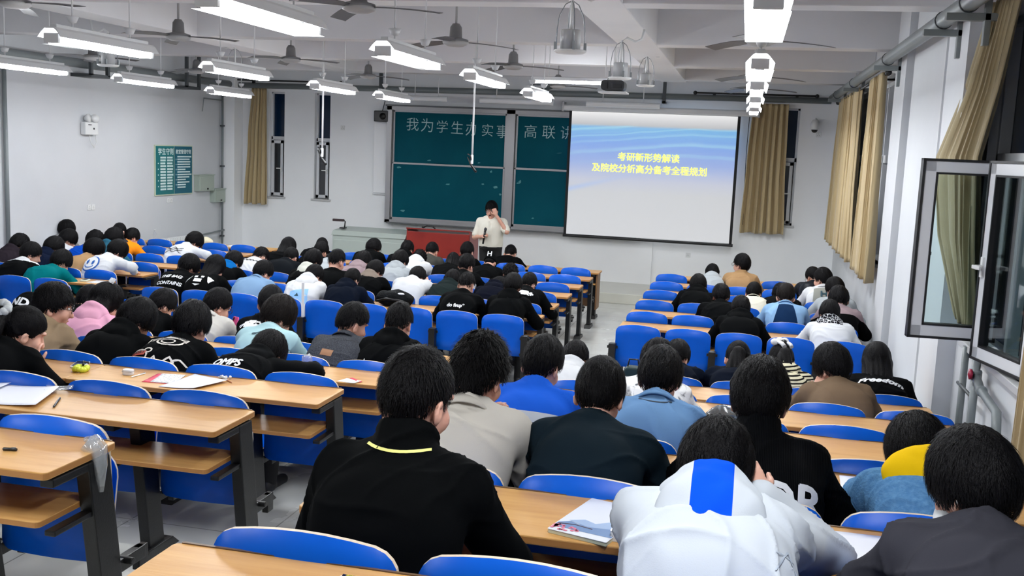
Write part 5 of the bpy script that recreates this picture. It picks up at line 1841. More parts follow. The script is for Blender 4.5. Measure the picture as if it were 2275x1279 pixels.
# bandana print
m = cloth('bandana', (20, 20, 24)); nt, bs, ln = nodes_of(m)
tc = nt.nodes.new('ShaderNodeTexCoord'); vo = nt.nodes.new('ShaderNodeTexVoronoi'); vo.feature = 'DISTANCE_TO_EDGE'; vo.inputs['Scale'].default_value = 26
vo2 = nt.nodes.new('ShaderNodeTexVoronoi'); vo2.inputs['Scale'].default_value = 44
r1 = nt.nodes.new('ShaderNodeMath'); r1.operation = 'LESS_THAN'; r1.inputs[1].default_value = .045
r2 = nt.nodes.new('ShaderNodeMath'); r2.operation = 'LESS_THAN'; r2.inputs[1].default_value = .24
mxm = nt.nodes.new('ShaderNodeMath'); mxm.operation = 'MAXIMUM'
mx = nt.nodes.new('ShaderNodeMix'); mx.data_type = 'RGBA'; mx.inputs[6].default_value = lin((20, 20, 25)) + (1,); mx.inputs[7].default_value = lin((210, 212, 216)) + (1,)
ln(tc.outputs['Object'], vo.inputs['Vector']); ln(tc.outputs['Object'], vo2.inputs['Vector'])
ln(vo.outputs['Distance'], r1.inputs[0]); ln(vo2.outputs['Distance'], r2.inputs[0]); ln(r1.outputs[0], mxm.inputs[0]); ln(r2.outputs[0], mxm.inputs[1]); ln(mxm.outputs[0], mx.inputs[0]); ln(mx.outputs[2], bs.inputs['Base Color'])
# white cloth under grey brush marks
m = cloth('graffiti', (216, 216, 216)); nt, bs, ln = nodes_of(m)
tc = nt.nodes.new('ShaderNodeTexCoord'); nz = nt.nodes.new('ShaderNodeTexNoise'); nz.inputs['Scale'].default_value = 9; nz.inputs['Detail'].default_value = 6; nz.inputs['Distortion'].default_value = 2.5
rp = nt.nodes.new('ShaderNodeValToRGB'); rp.color_ramp.elements[0].position = .30; rp.color_ramp.elements[0].color = lin((104, 106, 108)) + (1,); rp.color_ramp.elements[1].position = .46; rp.color_ramp.elements[1].color = lin((218, 218, 218)) + (1,)
ln(tc.outputs['Object'], nz.inputs['Vector']); ln(nz.outputs['Fac'], rp.inputs[0]); ln(rp.outputs[0], bs.inputs['Base Color'])
# white jacket dyed blue towards the hem
m = cloth('whiteblue', (190, 196, 203)); nt, bs, ln = nodes_of(m)
tc = nt.nodes.new('ShaderNodeTexCoord'); sp = nt.nodes.new('ShaderNodeSeparateXYZ'); nz = nt.nodes.new('ShaderNodeTexNoise'); nz.inputs['Scale'].default_value = 4
ad = nt.nodes.new('ShaderNodeMath'); ad.operation = 'MULTIPLY_ADD'; ad.inputs[1].default_value = .22
rp = nt.nodes.new('ShaderNodeValToRGB')
for e_, (p_, c_) in zip(rp.color_ramp.elements, ((.30, (70, 124, 196)), (.48, (190, 196, 203)))):
    e_.position = p_; e_.color = lin(c_) + (1,)
ln(tc.outputs['Object'], sp.inputs[0]); ln(tc.outputs['Object'], nz.inputs['Vector']); ln(nz.outputs['Fac'], ad.inputs[0]); ln(sp.outputs['Z'], ad.inputs[2]); ln(ad.outputs[0], rp.inputs[0]); ln(rp.outputs[0], bs.inputs['Base Color'])

M_PW = mat('white_print_ink', (222, 224, 226), .7)
M_PK = mat('black_print_ink', (26, 28, 30), .7)
M_PG = mat('grey_print_ink', (88, 92, 98), .7)
M_PB = mat('blue_print_ink', (24, 88, 168), .7)
M_PSKY = mat('sky_print_ink', (138, 186, 226), .7)
M_PRED = mat('red_print_ink', (196, 88, 70), .7)
M_PPK = mat('pink_print_ink', (214, 170, 178), .7)
M_PTEAL = mat('dark_teal_ink', (24, 62, 74), .7)
M_CREAMINK = mat('cream_print_ink', (206, 200, 192), .7)


# ---------------------------------------------------------------- prints and small belongings worn by one person
def deco(d):
    k = d.get('deco'); J = d['_J']
    if not k: return
    T = lambda body, size, m, t, **kw: wrap_text(d, 'back_lettering', body, size, m, t, **kw)
    G = lambda polys, m, t, **kw: wrap_poly(d, 'back_print', polys, m, t, **kw)
    if k == 'smile':
        G([oval(0, 0, .125, .125, 28)], M_PB, .62, dx=-.03); G([oval(0, 0, .108, .108, 28)], M_PW, .62, dx=-.03, off=.009)
        G([oval(-.042, .015, .017, .036, 16), oval(.042, .015, .017, .036, 16)] + loop(oval(0, -.02, .07, .05, 10, PI + .3, 2 * PI - .3), .012, False), M_PB, .62, dx=-.03, off=.014)
    if k == 'wave':
        for z in (.0, .03, -.035): G(loop([(-.13 + .026 * i, z + .02 * math.sin(i * 1.3 + z * 40)) for i in range(11)], .009, False), M_PK, .66, tilt=.1)
    if k == 'bag':
        T('THIS BAG', .062, M_PW, .74, fat=.003, shear=.12); T('CONTAINS', .062, M_PW, .59, fat=.003, shear=.12)
    if k == 'racer':
        G([[(-.05, -.02), (.05, -.02), (.045, .03), (-.045, .03)], [(-.06, .05), (-.02, .05), (-.02, .08), (-.06, .08)], [(.02, .05), (.06, .05), (.06, .08), (.02, .08)], [(-.05, -.05), (.05, -.05), (.0, -.075)]], M_PW, .68)
        G([[(-.17, -.06), (-.12, .0), (-.10, .05), (-.16, .0)], [(.09, .05), (.17, .02), (.14, -.06), (.12, -.04)]], M_PW, .74)
    if k == 'zig':
        G(loop([(-.13 + .024 * i, .02 * (-1) ** i + .006 * math.sin(i * 2.0)) for i in range(12)], .014, False), M_PK, .80)
    if k == 'tiny':
        G([[(-.05, -.008), (.04, -.008), (.04, .008), (-.05, .008)]], M_PW, .5, dx=-.1)
    if k == 'sky':
        G([[(-.10, -.1), (.11, -.1), (.11, .08), (-.10, .05)]], M_PSKY, .56, dx=.02, tilt=.12); G([[(-.02, -.02), (.03, -.015), (.01, .02)]], M_PTEAL, .56, off=.006)
    if k == 'fsup': T('do fsup*', .058, M_PW, .60, bold=.002)
    if k == 'cap':
        hs = d['hs']; b = MB()
        R_ = d['_root']
        cm = MB().lathe([(.0, .152), (.04, .148), (.078, .118), (.099, .06), (.103, .02), (.100, .005), (.094, .004)], (0, 0, 0), 22)
        cm.v = [(x * .92, y * 1.12 - .008, z) for x, y, z in cm.v]
        cp = local_head('cap', cm, CM('black'), J, hs, R_)
        bm_ = MB().prism([(.075 * math.cos(a), .09 * math.sin(a)) for a in np.linspace(0, PI, 12)], 0, .006, (Vector((0, .085, .03)), Vector((1, 0, 0)), Vector((0, .97, -.2)), Vector((0, .2, .97))))
        local_head('cap_visor', bm_, CM('black'), J, hs, cp)
        b = MB()
        for x0 in (-.026, .026): b.box((x0, -.129, .075), (.014, .006, .075), rot=Matrix.Rotation(.25, 3, 'X'))
        b.box((0, -.129, .075), (.05, .006, .015), rot=Matrix.Rotation(.25, 3, 'X'))
        local_head('cap_badge', b, M_PW, J, hs, cp)
    if k == 'imper': T('IMPER+', .085, M_PW, .70, bold=.008, tilt=-.10); G([[(-.05, -.008), (.06, -.012), (.06, .006), (-.05, .01)]], M_PW, .58)
    if k == 'varsity':
        G([[(-.12, .16), (.12, .16), (.145, -.22), (-.145, -.22)]], CM('varsgrey'), .62, off=.014); T('H', .13, M_PTEAL, .66, fat=.005, off=.021)
    if k == 'panel': G([[(-.075, .17), (.075, .17), (.10, .05), (.16, -.20), (-.16, -.20), (-.10, .05)]], CM('navypanel'), .64, off=.014)
    if k == 'future':
        G(loop(oval(0, 0, .09, .058, 20), .012), M_CREAMINK, .84, dx=.03); G(loop(oval(-.015, .0, .045, .028, 14), .009), M_CREAMINK, .83, dx=.03)
        G([[(-.06, .0), (.075, .0), (.075, .034), (-.06, .034)]], M_CREAMINK, .88, dx=.045, off=.008); T('FUTURE', .034, M_PK, .912, dx=.052, off=.012, fat=.001)
        G(loop(oval(0, 0, .075, .06, 18), .012), M_CREAMINK, .60, dx=-.13); G(loop(oval(.065, .055, .024, .018, 12), .010), M_CREAMINK, .60, dx=-.13)
        G([[(-.075, .005), (.055, .014), (.06, .046), (-.07, .038)]], M_PRED, .60, dx=-.13, off=.008); T('TODAY', .032, M_PK, .645, dx=-.13, off=.012, fat=.001)
        G(loop([(-.09, -.02), (-.05, .04), (-.03, .01), (.02, .015), (.05, .05), (.08, .02), (.07, -.04)], .012, False), M_CREAMINK, .55, dx=.05)
        G(loop([(-.05, -.04), (-.06, .03), (-.02, .05), (.02, .03), (.07, .045)], .012, False) + loop([(-.05, -.04), (.06, -.035)], .01, False), M_CREAMINK, .55, dx=.18)
        G(loop([(-.05, -.03), (-.03, .04), (.05, .05), (.03, -.02)], .010), M_CREAMINK, .86, dx=-.12); T('T', .05, M_CREAMINK, .87, dx=-.115, fat=.002)
        G([oval(0, 0, .012, .012, 10)], M_CREAMINK, .50, dx=-.03)
    if k == 'brush':
        r = random.Random(5)
        for q in range(9): G(loop([(r.uniform(-.14, -.02) + .03 * q * .5, r.uniform(-.05, .05)) for _ in range(4)], .015, False), M_PW, .84, dx=-.03)
    if k == 'mint':
        G(loop([(-.10, -.02), (-.05, .03), (.0, .035)], .014, False) + loop([(-.05, -.03), (.0, -.005), (.02, -.03)], .014, False), M_PTEAL, .52, dx=-.10)
        G(loop([(-.08, .04), (-.06, .0), (.07, .04), (.09, .02), (.0, -.03)], .015, False), M_PTEAL, .68, dx=.14)
        G(loop([(-.06, .0), (-.02, .02), (.06, .01)], .012, False) + [oval(-.06, .0, .02, .012, 10)], M_PTEAL, .84, dx=.02)
        G(loop([(-.02, .05), (.03, -.06)], .014, False), M_PTEAL, .30, dx=-.15)
    if k == 'wind': T('GLOMPS', .075, M_PW, .62, fat=.004, shear=.25, dx=-.09); T('. . , .', .05, M_PW, .50, fat=.003, dx=-.04)
    if k == 'patch':
        G([[(-.045, -.026), (.045, -.026), (.045, .026), (-.045, .026)]], mat('tan_leather_patch', (150, 106, 72), .55), .66, dx=-.03, tilt=-.12)
        G(loop([(-.16, .012), (-.06, .0), (.08, .0), (.17, .012)], .005, False), M_PK, .50); G(loop([(-.16, .09), (.0, .075), (.16, .09)], .004, False), M_PK, .76)
    if k == 'oza':
        T('OZA', .07, M_PPK, .58, dx=-.15, bold=.003, shear=.1); G([[(-.06, -.02), (.06, -.02), (.03, .012), (-.03, .02)], oval(-.03, -.03, .013, .013, 8), oval(.03, -.03, .013, .013, 8), [(0, .14), (.01, .11), (.03, .10), (.01, .09), (0, .06), (-.01, .09), (-.03, .10), (-.01, .11)]], M_PW, .44, dx=-.12)
        G([[(-.06, -.01), (.05, -.012), (.03, .015), (-.02, .012)]], M_PW, .42, dx=.09)
    if k == 'scrunch':
        hs = d['hs']; b = MB(); r = random.Random(2)
        for i in range(14):
            a = 2 * PI * i / 14; b.ball((.038 * math.cos(a), -.135 + .012 * math.sin(2 * a), .065 + .038 * math.sin(a)), .019 + .004 * r.random(), 10, 7)
        local_head('scrunchie', b, mat('grey_white_scrunchie', (186, 190, 190), .8, bump=(30, .4)), J, hs, d['_root'])
    if k == 'en': T('ÈN', .13, M_PK, .60, dx=.04, bold=.005, tilt=-.12)
    if k == 'clip':
        b = MB().box((.02, -.06, .14), (.05, .02, .02)).box((.0, -.06, .155), (.02, .015, .03)).box((.04, -.06, .155), (.02, .015, .03)); local_head('hair_clip', b, M_PW, J, d['hs'], d['_root'])
    if k == 'nd':
        wrap_text(d, 'hood_lettering', 'ND', .10, M_PW, .9, onto=[o for o in d['_top'].children if o.name.startswith('hood')][0], at=J['H'] + V3(.0, -.05, .03), bold=.004)
    if k == 'yline': G(loop([(-.085 + .017 * i, -.018 * (1 - ((i - 5) / 5) ** 2)) for i in range(11)], .008, False), mat('pale_yellow_trim', (226, 222, 130), .6), 1.0, at=J['N'] + unit(J['H'] - J['N']) * .035, off=.003)
    if k == 'colline': G(loop([(-.075 + .015 * i, -.02 * (1 - ((i - 5) / 5) ** 2)) for i in range(11)], .006, False), M_PK, 1.0, at=J['N'] + unit(J['H'] - J['N']) * .004, off=.004)
    if k == 'bigs':
        T('S', .25, M_PG, .52, dx=.13, bold=.001, tilt=-.2); T('a', .17, M_PG, .58, dx=.03, bold=.001, tilt=-.25); G(loop([(-.1, .0), (-.02, .05), (.05, .02), (.1, .06)], .012, False), M_PG, .8, dx=.05)
    if k == 'bow':
        hs = d['hs']; b = MB()
        for q_ in ((-.05, -.088, .108), (-.012, -.075, .130), (.02, -.082, .122)): b.ball(q_, (.03, .022, .026), 12, 8)
        b.tube([(-.03, -.10, .10), (-.012, -.122, .07), (.0, -.132, .035)], [.012, .014, .016], 8); b.tube([(.035, -.098, .10), (.05, -.112, .07), (.052, -.118, .045)], [.010, .013, .014], 8)
        o = local_head('hair_bow', b, M_PW, J, hs, d['_root'])
        b = MB().ball((.012, -.09, .105), (.024, .02, .024), 10, 8); local_head('bow_knot', b, M_BLACKPL, J, hs, o)
    if k == 'freedom': T('Freedom', .088, M_PW, .80, bold=.004, shear=.35, tilt=-.06)
    if k == 'dr':
        T('DR', .15, M_PW, .60, dx=.115, fat=.004)
        G([[(-.105, -.056), (-.06, -.056), (-.06, -.046), (-.105, -.046)], [(.0, -.056), (.045, -.056), (.045, -.046), (.0, -.046)], [(.075, -.056), (.115, -.056), (.115, -.046), (.075, -.046)]], M_PW, .60, dx=.115)
    if k == 'nn':
        T('N', .06, mat('pale_grey_ink', (178, 188, 200), .7), .50, dx=.06, bold=.001)
        G(loop([(.0, -.05), (.03, .03), (.06, -.05)], .004, False) + loop([(.0, .0), (.06, .02), (.1, -.03)], .003, False), mat('pale_grey_ink', (178, 188, 200), .7), .70, dx=.16)
    if k == 'mask':
        b = MB()
        for q in (1, -1):
            b.tube([(q * .083, -.03, .005), (q * .09, -.022, -.03), (q * .078, .02, -.075), (q * .06, .06, -.085)], .0028, 6)
        for i in range(6):
            pass
        m_ = local_head('face_mask', b.ball((0, .068, -.07), (.076, .058, .058), 16, 12), mat('white_mask', (214, 216, 218), .8), J, d['hs'], d['_root'])


PEOPLE = []


def P(sec, part, row, x, **d):
    if part == 'S': y = S_Y[row] + .21; z = .44
    else: y = R_Y[row] + .21; z = R_Z[row] - .444
    d['loc'] = (x, y, z)
    d['top'] = CM(d['top'])
    if isinstance(d.get('hoodmat'), str): d['hoodmat'] = CM(d['hoodmat'])
    d['seed'] = len(PEOPLE) + 3
    d.setdefault('h', .015 if y > 10 else .0135)
    d['_sec'] = sec; d['_row'] = (part, row)
    TAKEN.setdefault((sec, (part, row)), []).append(x)
    PEOPLE.append(d)


def table():
    P('left', 'S', 5, -9.598, th=42.6, s=1.00, hs=1.13, label='person in dark plum-grey hooded jacket by left wall', top='plum',hood=True,hair='mop',hy=10,arms='phone'),
    P('left', 'S', 6, -8.648, th=38.8, s=1.00, hs=1.13, label='person in black jacket with white collar stripe, turned right in left block', top='black',hair='short',hy=42,hp=24,collar='stand',paint=[(lambda x,t,a,c:(t>1.0)&(a>.08),CM('white'))],arms='phone',stub=1),
    P('left', 'S', 5, -9.065, th=43.2, s=1.00, hs=1.13, label='person in navy hooded jacket with a thin white line print', top='navy',hood=True,hair='mop',hy=18,arms='desk'),
    P('left', 'S', 6, -8.293, th=48.4, s=1.00, hs=1.13, label='person in teal top on the end seat of left block', top='teal',hair='mop',hy=12,side=.03),
    P('left', 'S', 4, -9.534, th=41.8, s=1.00, hs=1.11, label='person in white T-shirt in front of the tall-haired person by left wall', top='white',hair='mop',hy=30,arms=('cheek','desk')),
    P('left', 'S', 3, -10.206, th=39.2, s=1.00, hs=1.06, label='person with tall black hair and glasses raising a hand by left wall', top='grey',hair='mop',hy=44,hp=10,specs=1,face=1,arms=('cheek','desk'),nk=4),
    P('left', 'S', 4, -9.085, th=41.0, s=1.00, hs=1.13, label='person in bright blue hoodie behind the tan sweater', top='blue',hair='mop',hy=8),
    P('left', 'S', 5, -8.430, th=41.4, s=1.00, hs=1.13, label='person in tan sweater with face turned right in left block', top='tan',hair='bowl',hy=56,hp=26,face=1,arms='desk'),
    P('left', 'S', 5, -8.143, th=36.2, s=1.00, hs=1.13, label='person in white jacket with blue smiling disc, leaning on arm into the aisle', top='white',hair='bowl',hy=22,nk=26,side=.05,rz=-.12,arms=(((.34,.42,.05),(1,-.2,-.1)),'desk'),deco='smile'),
    P('left', 'S', 3, -9.251, th=29.6, s=1.00, hs=1.08, label='person with shaved thinning hair, farthest in the left block', top='charcoal',hair='crop',nk=20),
    P('left', 'S', 4, -8.728, th=33.0, s=1.00, hs=1.13, label='person in slate-teal hood beside the person in orange', top='slate',hood=True,hair='mop',hy=25),
    P('left', 'S', 3, -9.116, th=43.4, s=1.00, hs=1.10, label='person in orange jacket in the left block', top='orange',hair='short',hy=14),
    P('left', 'S', 3, -8.151, th=40.2, s=1.00, hs=1.13, label='person in white hoodie with black wave print, leaning over desk', top='white',hair='mop',hy=22,nk=26,rz=-.15,side=.05,deco='wave',arms=(((.34,.46,.05),(1,-.2,-.1)),'desk')),
    P('mid', 'S', 6, -6.462, th=36.4, s=1.00, hs=1.13, label='person in black shirt reading THIS BAG CONTAINS', top='black',hair='bowl',hy=16,nk=26,deco='bag'),
    P('mid', 'S', 6, -6.106, th=37.6, s=1.00, hs=1.10, label='long-haired person in black jacket with white graphic, beside the THIS BAG shirt', top='black',hair='long',hx_=.10,hy=22,deco='racer'),
    P('mid', 'S', 5, -6.401, th=42.2, s=1.00, hs=1.05, label='person in black and white jacket with bright blue collar', top='black',hood=True,hoodmat='bluecol',hair='mop',hy=14,nk=22),
    P('mid', 'S', 4, -6.505, th=44.6, s=1.00, hs=1.08, label='person in white T-shirt with black zigzag print', top='white',hair='fade',hy=18,nk=26,deco='zig'),
    P('mid', 'S', 6, -5.499, th=39.2, s=1.00, hs=1.13, label='person in pale denim shirt with shirt collar in middle block', top='denim',collar='shirt',hair='short',hy=24,stub=1,nk=20),
    P('mid', 'S', 3, -6.513, th=40.8, s=1.00, hs=1.13, label='long-haired person in black at the far end of the front rows', top='black',hair='long',hx_=.16,nk=18),
    P('mid', 'S', 4, -6.030, th=39.6, s=1.00, hs=1.05, label='person in dark jacket with small white text behind the long-haired person', top='charblack',hair='short',nk=30,deco='tiny'),
    P('mid', 'S', 5, -5.243, th=31.8, s=1.00, hs=1.05, label='person in black jacket with white hood down', top='black',hood=True,hoodmat='offwhite',hair='mop',hy=20),
    P('mid', 'S', 2, -6.409, th=47.6, s=1.00, hs=1.06, label='person in black hat right against the console cabinet', top='black',hair='cap',nk=14),
    P('mid', 'S', 3, -6.007, th=45.6, s=1.00, hs=1.12, label='person in black sweater just left of the console cabinet', top='black',hair='short',hy=8),
    P('mid', 'S', 5, -4.908, th=29.2, s=1.00, hs=1.09, label='broad person in black sweater with short faded hair', top='black',hair='fade',hy=16,w=1.12,nk=10),
    P('mid', 'S', 4, -5.438, th=43.4, s=1.00, hs=1.01, label='person in pale grey hoodie mostly hidden by the broad black sweater', top='paleg',hood=True,hair='short',nk=30),
    P('mid', 'S', 6, -4.837, th=33.8, s=1.00, hs=1.07, label='person in white hoodie with light blue square print on the back', top='white',hood=True,hair='short',hy=18,nk=34,deco='sky'),
    P('mid', 'S', 2, -5.541, th=43.6, s=1.00, hs=1.02, label='person in black with glasses in front of the console cabinet', top='black',hair='mop',hy=40,hp=22,face=1,specs=1,nk=20),
    P('mid', 'S', 4, -4.982, th=42.8, s=1.00, hs=1.07, label='person in mauve-grey hooded top in middle block', top='mauve',hood=True,hair='mop',hy=16,nk=20),
    P('mid', 'S', 5, -4.455, th=41.0, s=1.00, hs=1.11, label='person in black jacket with taupe hood and glasses', top='black',hood=True,hoodmat='taupe',hair='short',hy=26,nk=22,specs=1),
    P('mid', 'S', 6, -4.369, th=38.8, s=1.00, hs=0.95, label='person in dark navy hoodie with short hair, last front-section row', top='navyblk',hood=True,hair='short',hy=14,nk=20,arms=('desk','cheek')),
    P('mid', 'S', 4, -4.434, th=37.8, s=1.00, hs=1.06, label='person with light grey marled hood down', top='paleg',hood=True,hair='mop',hy=8,nk=16),
    P('mid', 'S', 5, -3.893, th=39.0, s=1.00, hs=1.01, label='person in white sweater curled low behind the black backpack', top='white',hair='mop',hy=6,nk=40,arms=('head','fold')),
    P('mid', 'S', 2, -4.993, th=44.2, s=1.00, hs=1.06, label='person in black hoodie in front of the red lectern left edge', top='black',hood=True,hair='short',hy=6),
    P('mid', 'S', 3, -4.482, th=39.8, s=1.00, hs=0.93, label='person in white hooded top bending below the red lectern', top='white',hood=True,hair='curly',nk=34),
    P('mid', 'S', 2, -4.594, th=46.0, s=1.00, hs=1.13, label='person with grey stand collar and cropped hair before the lectern', top='greyol',collar='stand',hair='crop',hy=8,nk=6),
    P('mid', 'S', 3, -3.987, th=47.0, s=1.00, hs=0.93, label='long-haired person in black before the lectern right edge', top='black',hair='long',hx_=.22,nk=12),
    P('mid', 'S', 2, -4.031, th=42.8, s=1.00, hs=1.12, label='person with round black haircut just left of the lecturer', top='black',hair='short',nk=6),
    P('mid', 'S', 4, -3.509, th=37.4, s=1.00, hs=1.13, label='person in black and white top directly below the lecturer\'s elbow', top='black',hair='short',hy=16,split=(.72,'white'),nk=12),
    P('mid', 'S', 5, -3.446, th=47.4, s=1.00, hs=0.98, label='person in dark olive hooded jacket left of the do fsup shirt', top='olive',hood=True,hair='mop',nk=18),
    P('mid', 'S', 6, -2.978, th=34.0, s=1.00, hs=1.04, label='person in black shirt reading do fsup', top='black',hair='fade',hy=4,nk=18,deco='fsup'),
    P('mid', 'S', 3, -3.434, th=42.6, s=1.00, hs=0.95, label='person in black cap with white letter mark below the lecturer', top='black',hair='cap',nk=18,deco='cap'),
    P('mid', 'S', 1, -3.589, th=52.6, s=1.00, hs=1.13, label='person in black with glasses, front row just right of the lecturer', top='black',hair='crop',hy=4,specs=1,nk=6),
    P('mid', 'S', 4, -2.932, th=46.4, s=1.00, hs=0.98, label='curly-haired person in black in the middle block', top='black',hair='curly',nk=16),
    P('mid', 'S', 5, -2.861, th=43.4, s=1.00, hs=0.93, label='person in black bowing head to the right beside the do fsup shirt', top='blknavy',hair='mop',hy=24,nk=42,hood=True),
    P('mid', 'S', 6, -2.435, th=32.2, s=1.00, hs=1.02, label='person in plain black hoodie at the aisle end, last front-section row', top='black',hood=True,hair='mop',nk=12),
    P('mid', 'S', 5, -2.472, th=42.8, s=1.00, hs=0.99, label='person in black shirt reading IMPER plus, at the aisle end', top='black',hair='short',hy=10,nk=18,collar='stand',deco='imper'),
    P('right', 'S', 2, -0.379, th=51.2, s=1.00, hs=0.98, label='person in light grey hoodie in the right block front rows', top='paleg',hood=True,hair='mop',nk=10),
    P('right', 'S', 2, 0.028, th=31.2, s=1.00, hs=1.13, label='tall person in tan coat and glasses looking left', top='tan',hair='short',hy=-52,hp=4,face=1,specs=1,nk=2,collar='stand',stub=1),
    P('right', 'S', 4, -0.492, th=44.8, s=1.00, hs=1.05, label='person in black hooded jacket, nearest the aisle in right block', top='black',hood=True,hair='mop',nk=14),
    P('right', 'S', 5, -0.187, th=42.6, s=1.00, hs=1.02, label='person in black holding a hand to left ear in right block', top='black',hair='mop',nk=14,collar='stand',arms=('desk','cheek')),
    P('right', 'S', 4, 0.191, th=50.0, s=1.00, hs=1.05, label='person in cream jacket with black collar trim', top='cream',hair='short',hy=12,nk=14,hr=.1,collar='shirt',paint=[(lambda x,t,a,c:(t>.99)&(t<1.06)&(a>.07),CM('black'))]),
    P('right', 'S', 6, 0.044, th=40.8, s=1.00, hs=0.98, label='person in black hoodie behind the bare last seat row, right block', top='black',hood=True,hair='mop',nk=16),
    P('right', 'S', 2, 1.019, th=45.8, s=1.00, hs=1.04, label='person in black leather jacket and glasses by right wall', top='leather',hair='short',hy=-30,specs=1,nk=8),
    P('right', 'S', 3, 1.069, th=35.2, s=1.00, hs=1.13, label='person in white and grey varsity jacket with letter H, looking left', top='white',hair='short',hy=-46,hp=10,face=1,nk=6,collar='shirt',deco='varsity',stub=1),
    P('right', 'S', 5, 0.534, th=32.6, s=1.00, hs=1.13, label='person in pale blue shirt with dark navy back panel', top='skyshirt',hair='short',nk=22,brown=1,collar='shirt',deco='panel'),
    P('right', 'S', 4, 0.527, th=46.8, s=1.00, hs=1.09, label='big person in black jacket hidden behind the navy-panel shirt', top='black',hair='mop',nk=24,w=1.15),
    P('right', 'S', 4, 1.152, th=34.4, s=1.00, hs=1.13, label='person with parted hair and grey-white sleeves against right wall', top='paleg',hair='short',hy=-35,nk=14),
    P('right', 'S', 5, 1.112, th=30.8, s=1.00, hs=1.11, label='person in mauve-shouldered black jacket against right wall', top='mauve',hair='mop',nk=24,hy=-8,split=(.80,'black')),
    P('right', 'S', 6, 0.949, th=38.6, s=1.00, hs=1.03, label='person in white jacket with black and white bandana-print hood', top='white',hood=True,hoodmat='bandana',hair='mop',nk=16),
    P('mid', 'R', 0, -5.026, th=38.6, s=1.00, hs=1.13, label='person in plain black jacket before a bare blue seat, middle block', top='black',hair='short',hy=26,collar='shirt',nk=22,stub=1,arms='phone'),
    P('mid', 'R', 0, -4.450, th=33.4, s=1.00, hs=1.13, label='person in pale grey jacket and glasses holding a pink phone', top='cream2',hair='short',hy=36,hp=28,face=1,collar='shirt',nk=18,specs=1,arms='phone'),
    P('mid', 'R', 2, -3.489, th=41.6, s=1.00, hs=1.13, label='person in black sweatshirt with white outlined patches reading FUTURE and TODAY', top='black',hair='mop',nk=12,h=.011,deco='future'),
    P('mid', 'R', 2, -3.892, th=37.6, s=1.00, hs=1.08, label='person in plain black hooded jacket between khaki jacket and FUTURE sweatshirt', top='black',hood=True,hair='mop',hy=24,nk=24,h=.011,w=1.05),
    P('mid', 'R', 0, -3.875, th=21.2, s=1.00, hs=1.13, label='person in black hoodie with white brush lettering, behind the mint jacket', top='black',hair='short',hy=-8,nk=16,deco='brush'),
    P('mid', 'R', 1, -3.339, th=28.4, s=1.00, hs=1.13, label='person in mint jacket with dark strokes', top='mint',hair='bowl',hy=32,nk=26,h=.011,brown=1,deco='mint',arms=('phone','desk')),
    P('mid', 'R', 2, -2.997, th=55.4, s=1.00, hs=1.13, label='person in black windbreaker lying low over the desk, hand by head', top='black',hood=True,hair='bowl',nk=26,h=.010,deco='wind',arms=(((.34,.56,.05),(1,-.2,.1)),'fold')),
    P('mid', 'R', 1, -2.760, th=33.4, s=1.00, hs=1.11, label='broad person in charcoal denim jacket with a tan leather patch', top='denimdk',hair='fade',hy=42,hp=24,nk=16,w=1.16,h=.011,collar='shirt',deco='patch'),
    P('mid', 'R', 1, -2.373, th=26.2, s=1.00, hs=1.08, label='person in black hoodie with small white and pink chest-back print', top='black',hood=True,hair='fade',nk=18,h=.011,deco='oza'),
    P('mid', 'R', 3, -3.933, th=44.4, s=1.00, hs=1.13, label='ponytailed person in black with a white scrunchie, hand on cheek', top='black',hair='pony',hx_=.34,hy=38,hp=26,nk=18,h=.010,deco='scrunch',arms=('cheek','desk'),sw=.16),
    P('mid', 'R', 2, -4.464, th=32.4, s=1.00, hs=1.13, label='person in khaki jacket with black letters and glasses, looking right', top='khaki',hair='short',hy=56,hp=14,face=1,specs=1,nk=12,h=.011,collar='shirt',deco='en',w=1.08,stub=1),
    P('mid', 'R', 1, -4.806, th=28.8, s=1.00, hs=1.11, label='person in pink hoodie with tied-back hair and a small clip', top='pink',hood=True,hair='long',hx_=.06,hy=34,nk=26,h=.012,sw=.16,deco='clip'),
    P('mid', 'R', 0, -5.793, th=42.4, s=1.00, hs=1.13, label='person in black half hidden behind the pink hoodie', top='black',hair='short',nk=20),
    P('mid', 'R', 1, -5.636, th=52.6, s=1.00, hs=1.13, label='person in black hood with white letters behind the scrunchie', top='black',hood='up',hair='short',nk=16,deco='nd'),
    P('right', 'R', 5, -0.830, th=22.6, s=1.00, hs=1.09, label='person in plain black jacket with yellow collar line, nearest in the middle', top='blacknear',hair='crop',hy=20,nk=8,h=.0085,collar='stand',colh=5,w=1.0,deco='yline',fold=.007,arms=('write','lap')),
    P('right', 'R', 4, -0.945, th=27.4, s=1.00, hs=1.12, label='person in off-white jacket resting chin on hand', top='stone',hair='spiky',hy=14,nk=14,h=.0085,collar='shirt',arms=('chin','fold'),crease=.011,stub=1),
    P('right', 'R', 3, -0.909, th=32.0, s=1.00, hs=1.05, label='person in bright blue and grey two-tone jacket', top='blue2',hair='short',hy=16,nk=16,h=.010,collar='stand',split=(.72,'ltgrey')),
    P('right', 'R', 1, -1.108, th=52.2, s=1.00, hs=1.03, label='person in white hoodie between the two-tone jacket and dark green shirt', top='white',hood=True,hair='short',nk=14,hy=4),
    P('right', 'R', 4, -0.482, th=33.4, s=1.00, hs=1.01, label='person in dark green-black jacket seated right of the off-white jacket', top='dkgreen',hair='short',nk=18,h=.0085,collar='crew',fold=.007,crease=.013,hy=4),
    P('right', 'R', 3, -0.335, th=34.6, s=1.00, hs=1.04, label='person in light blue shirt with dark collar line', top='ltblue',hair='mop',nk=16,h=.0095,collar='shirt',hy=6,deco='colline'),
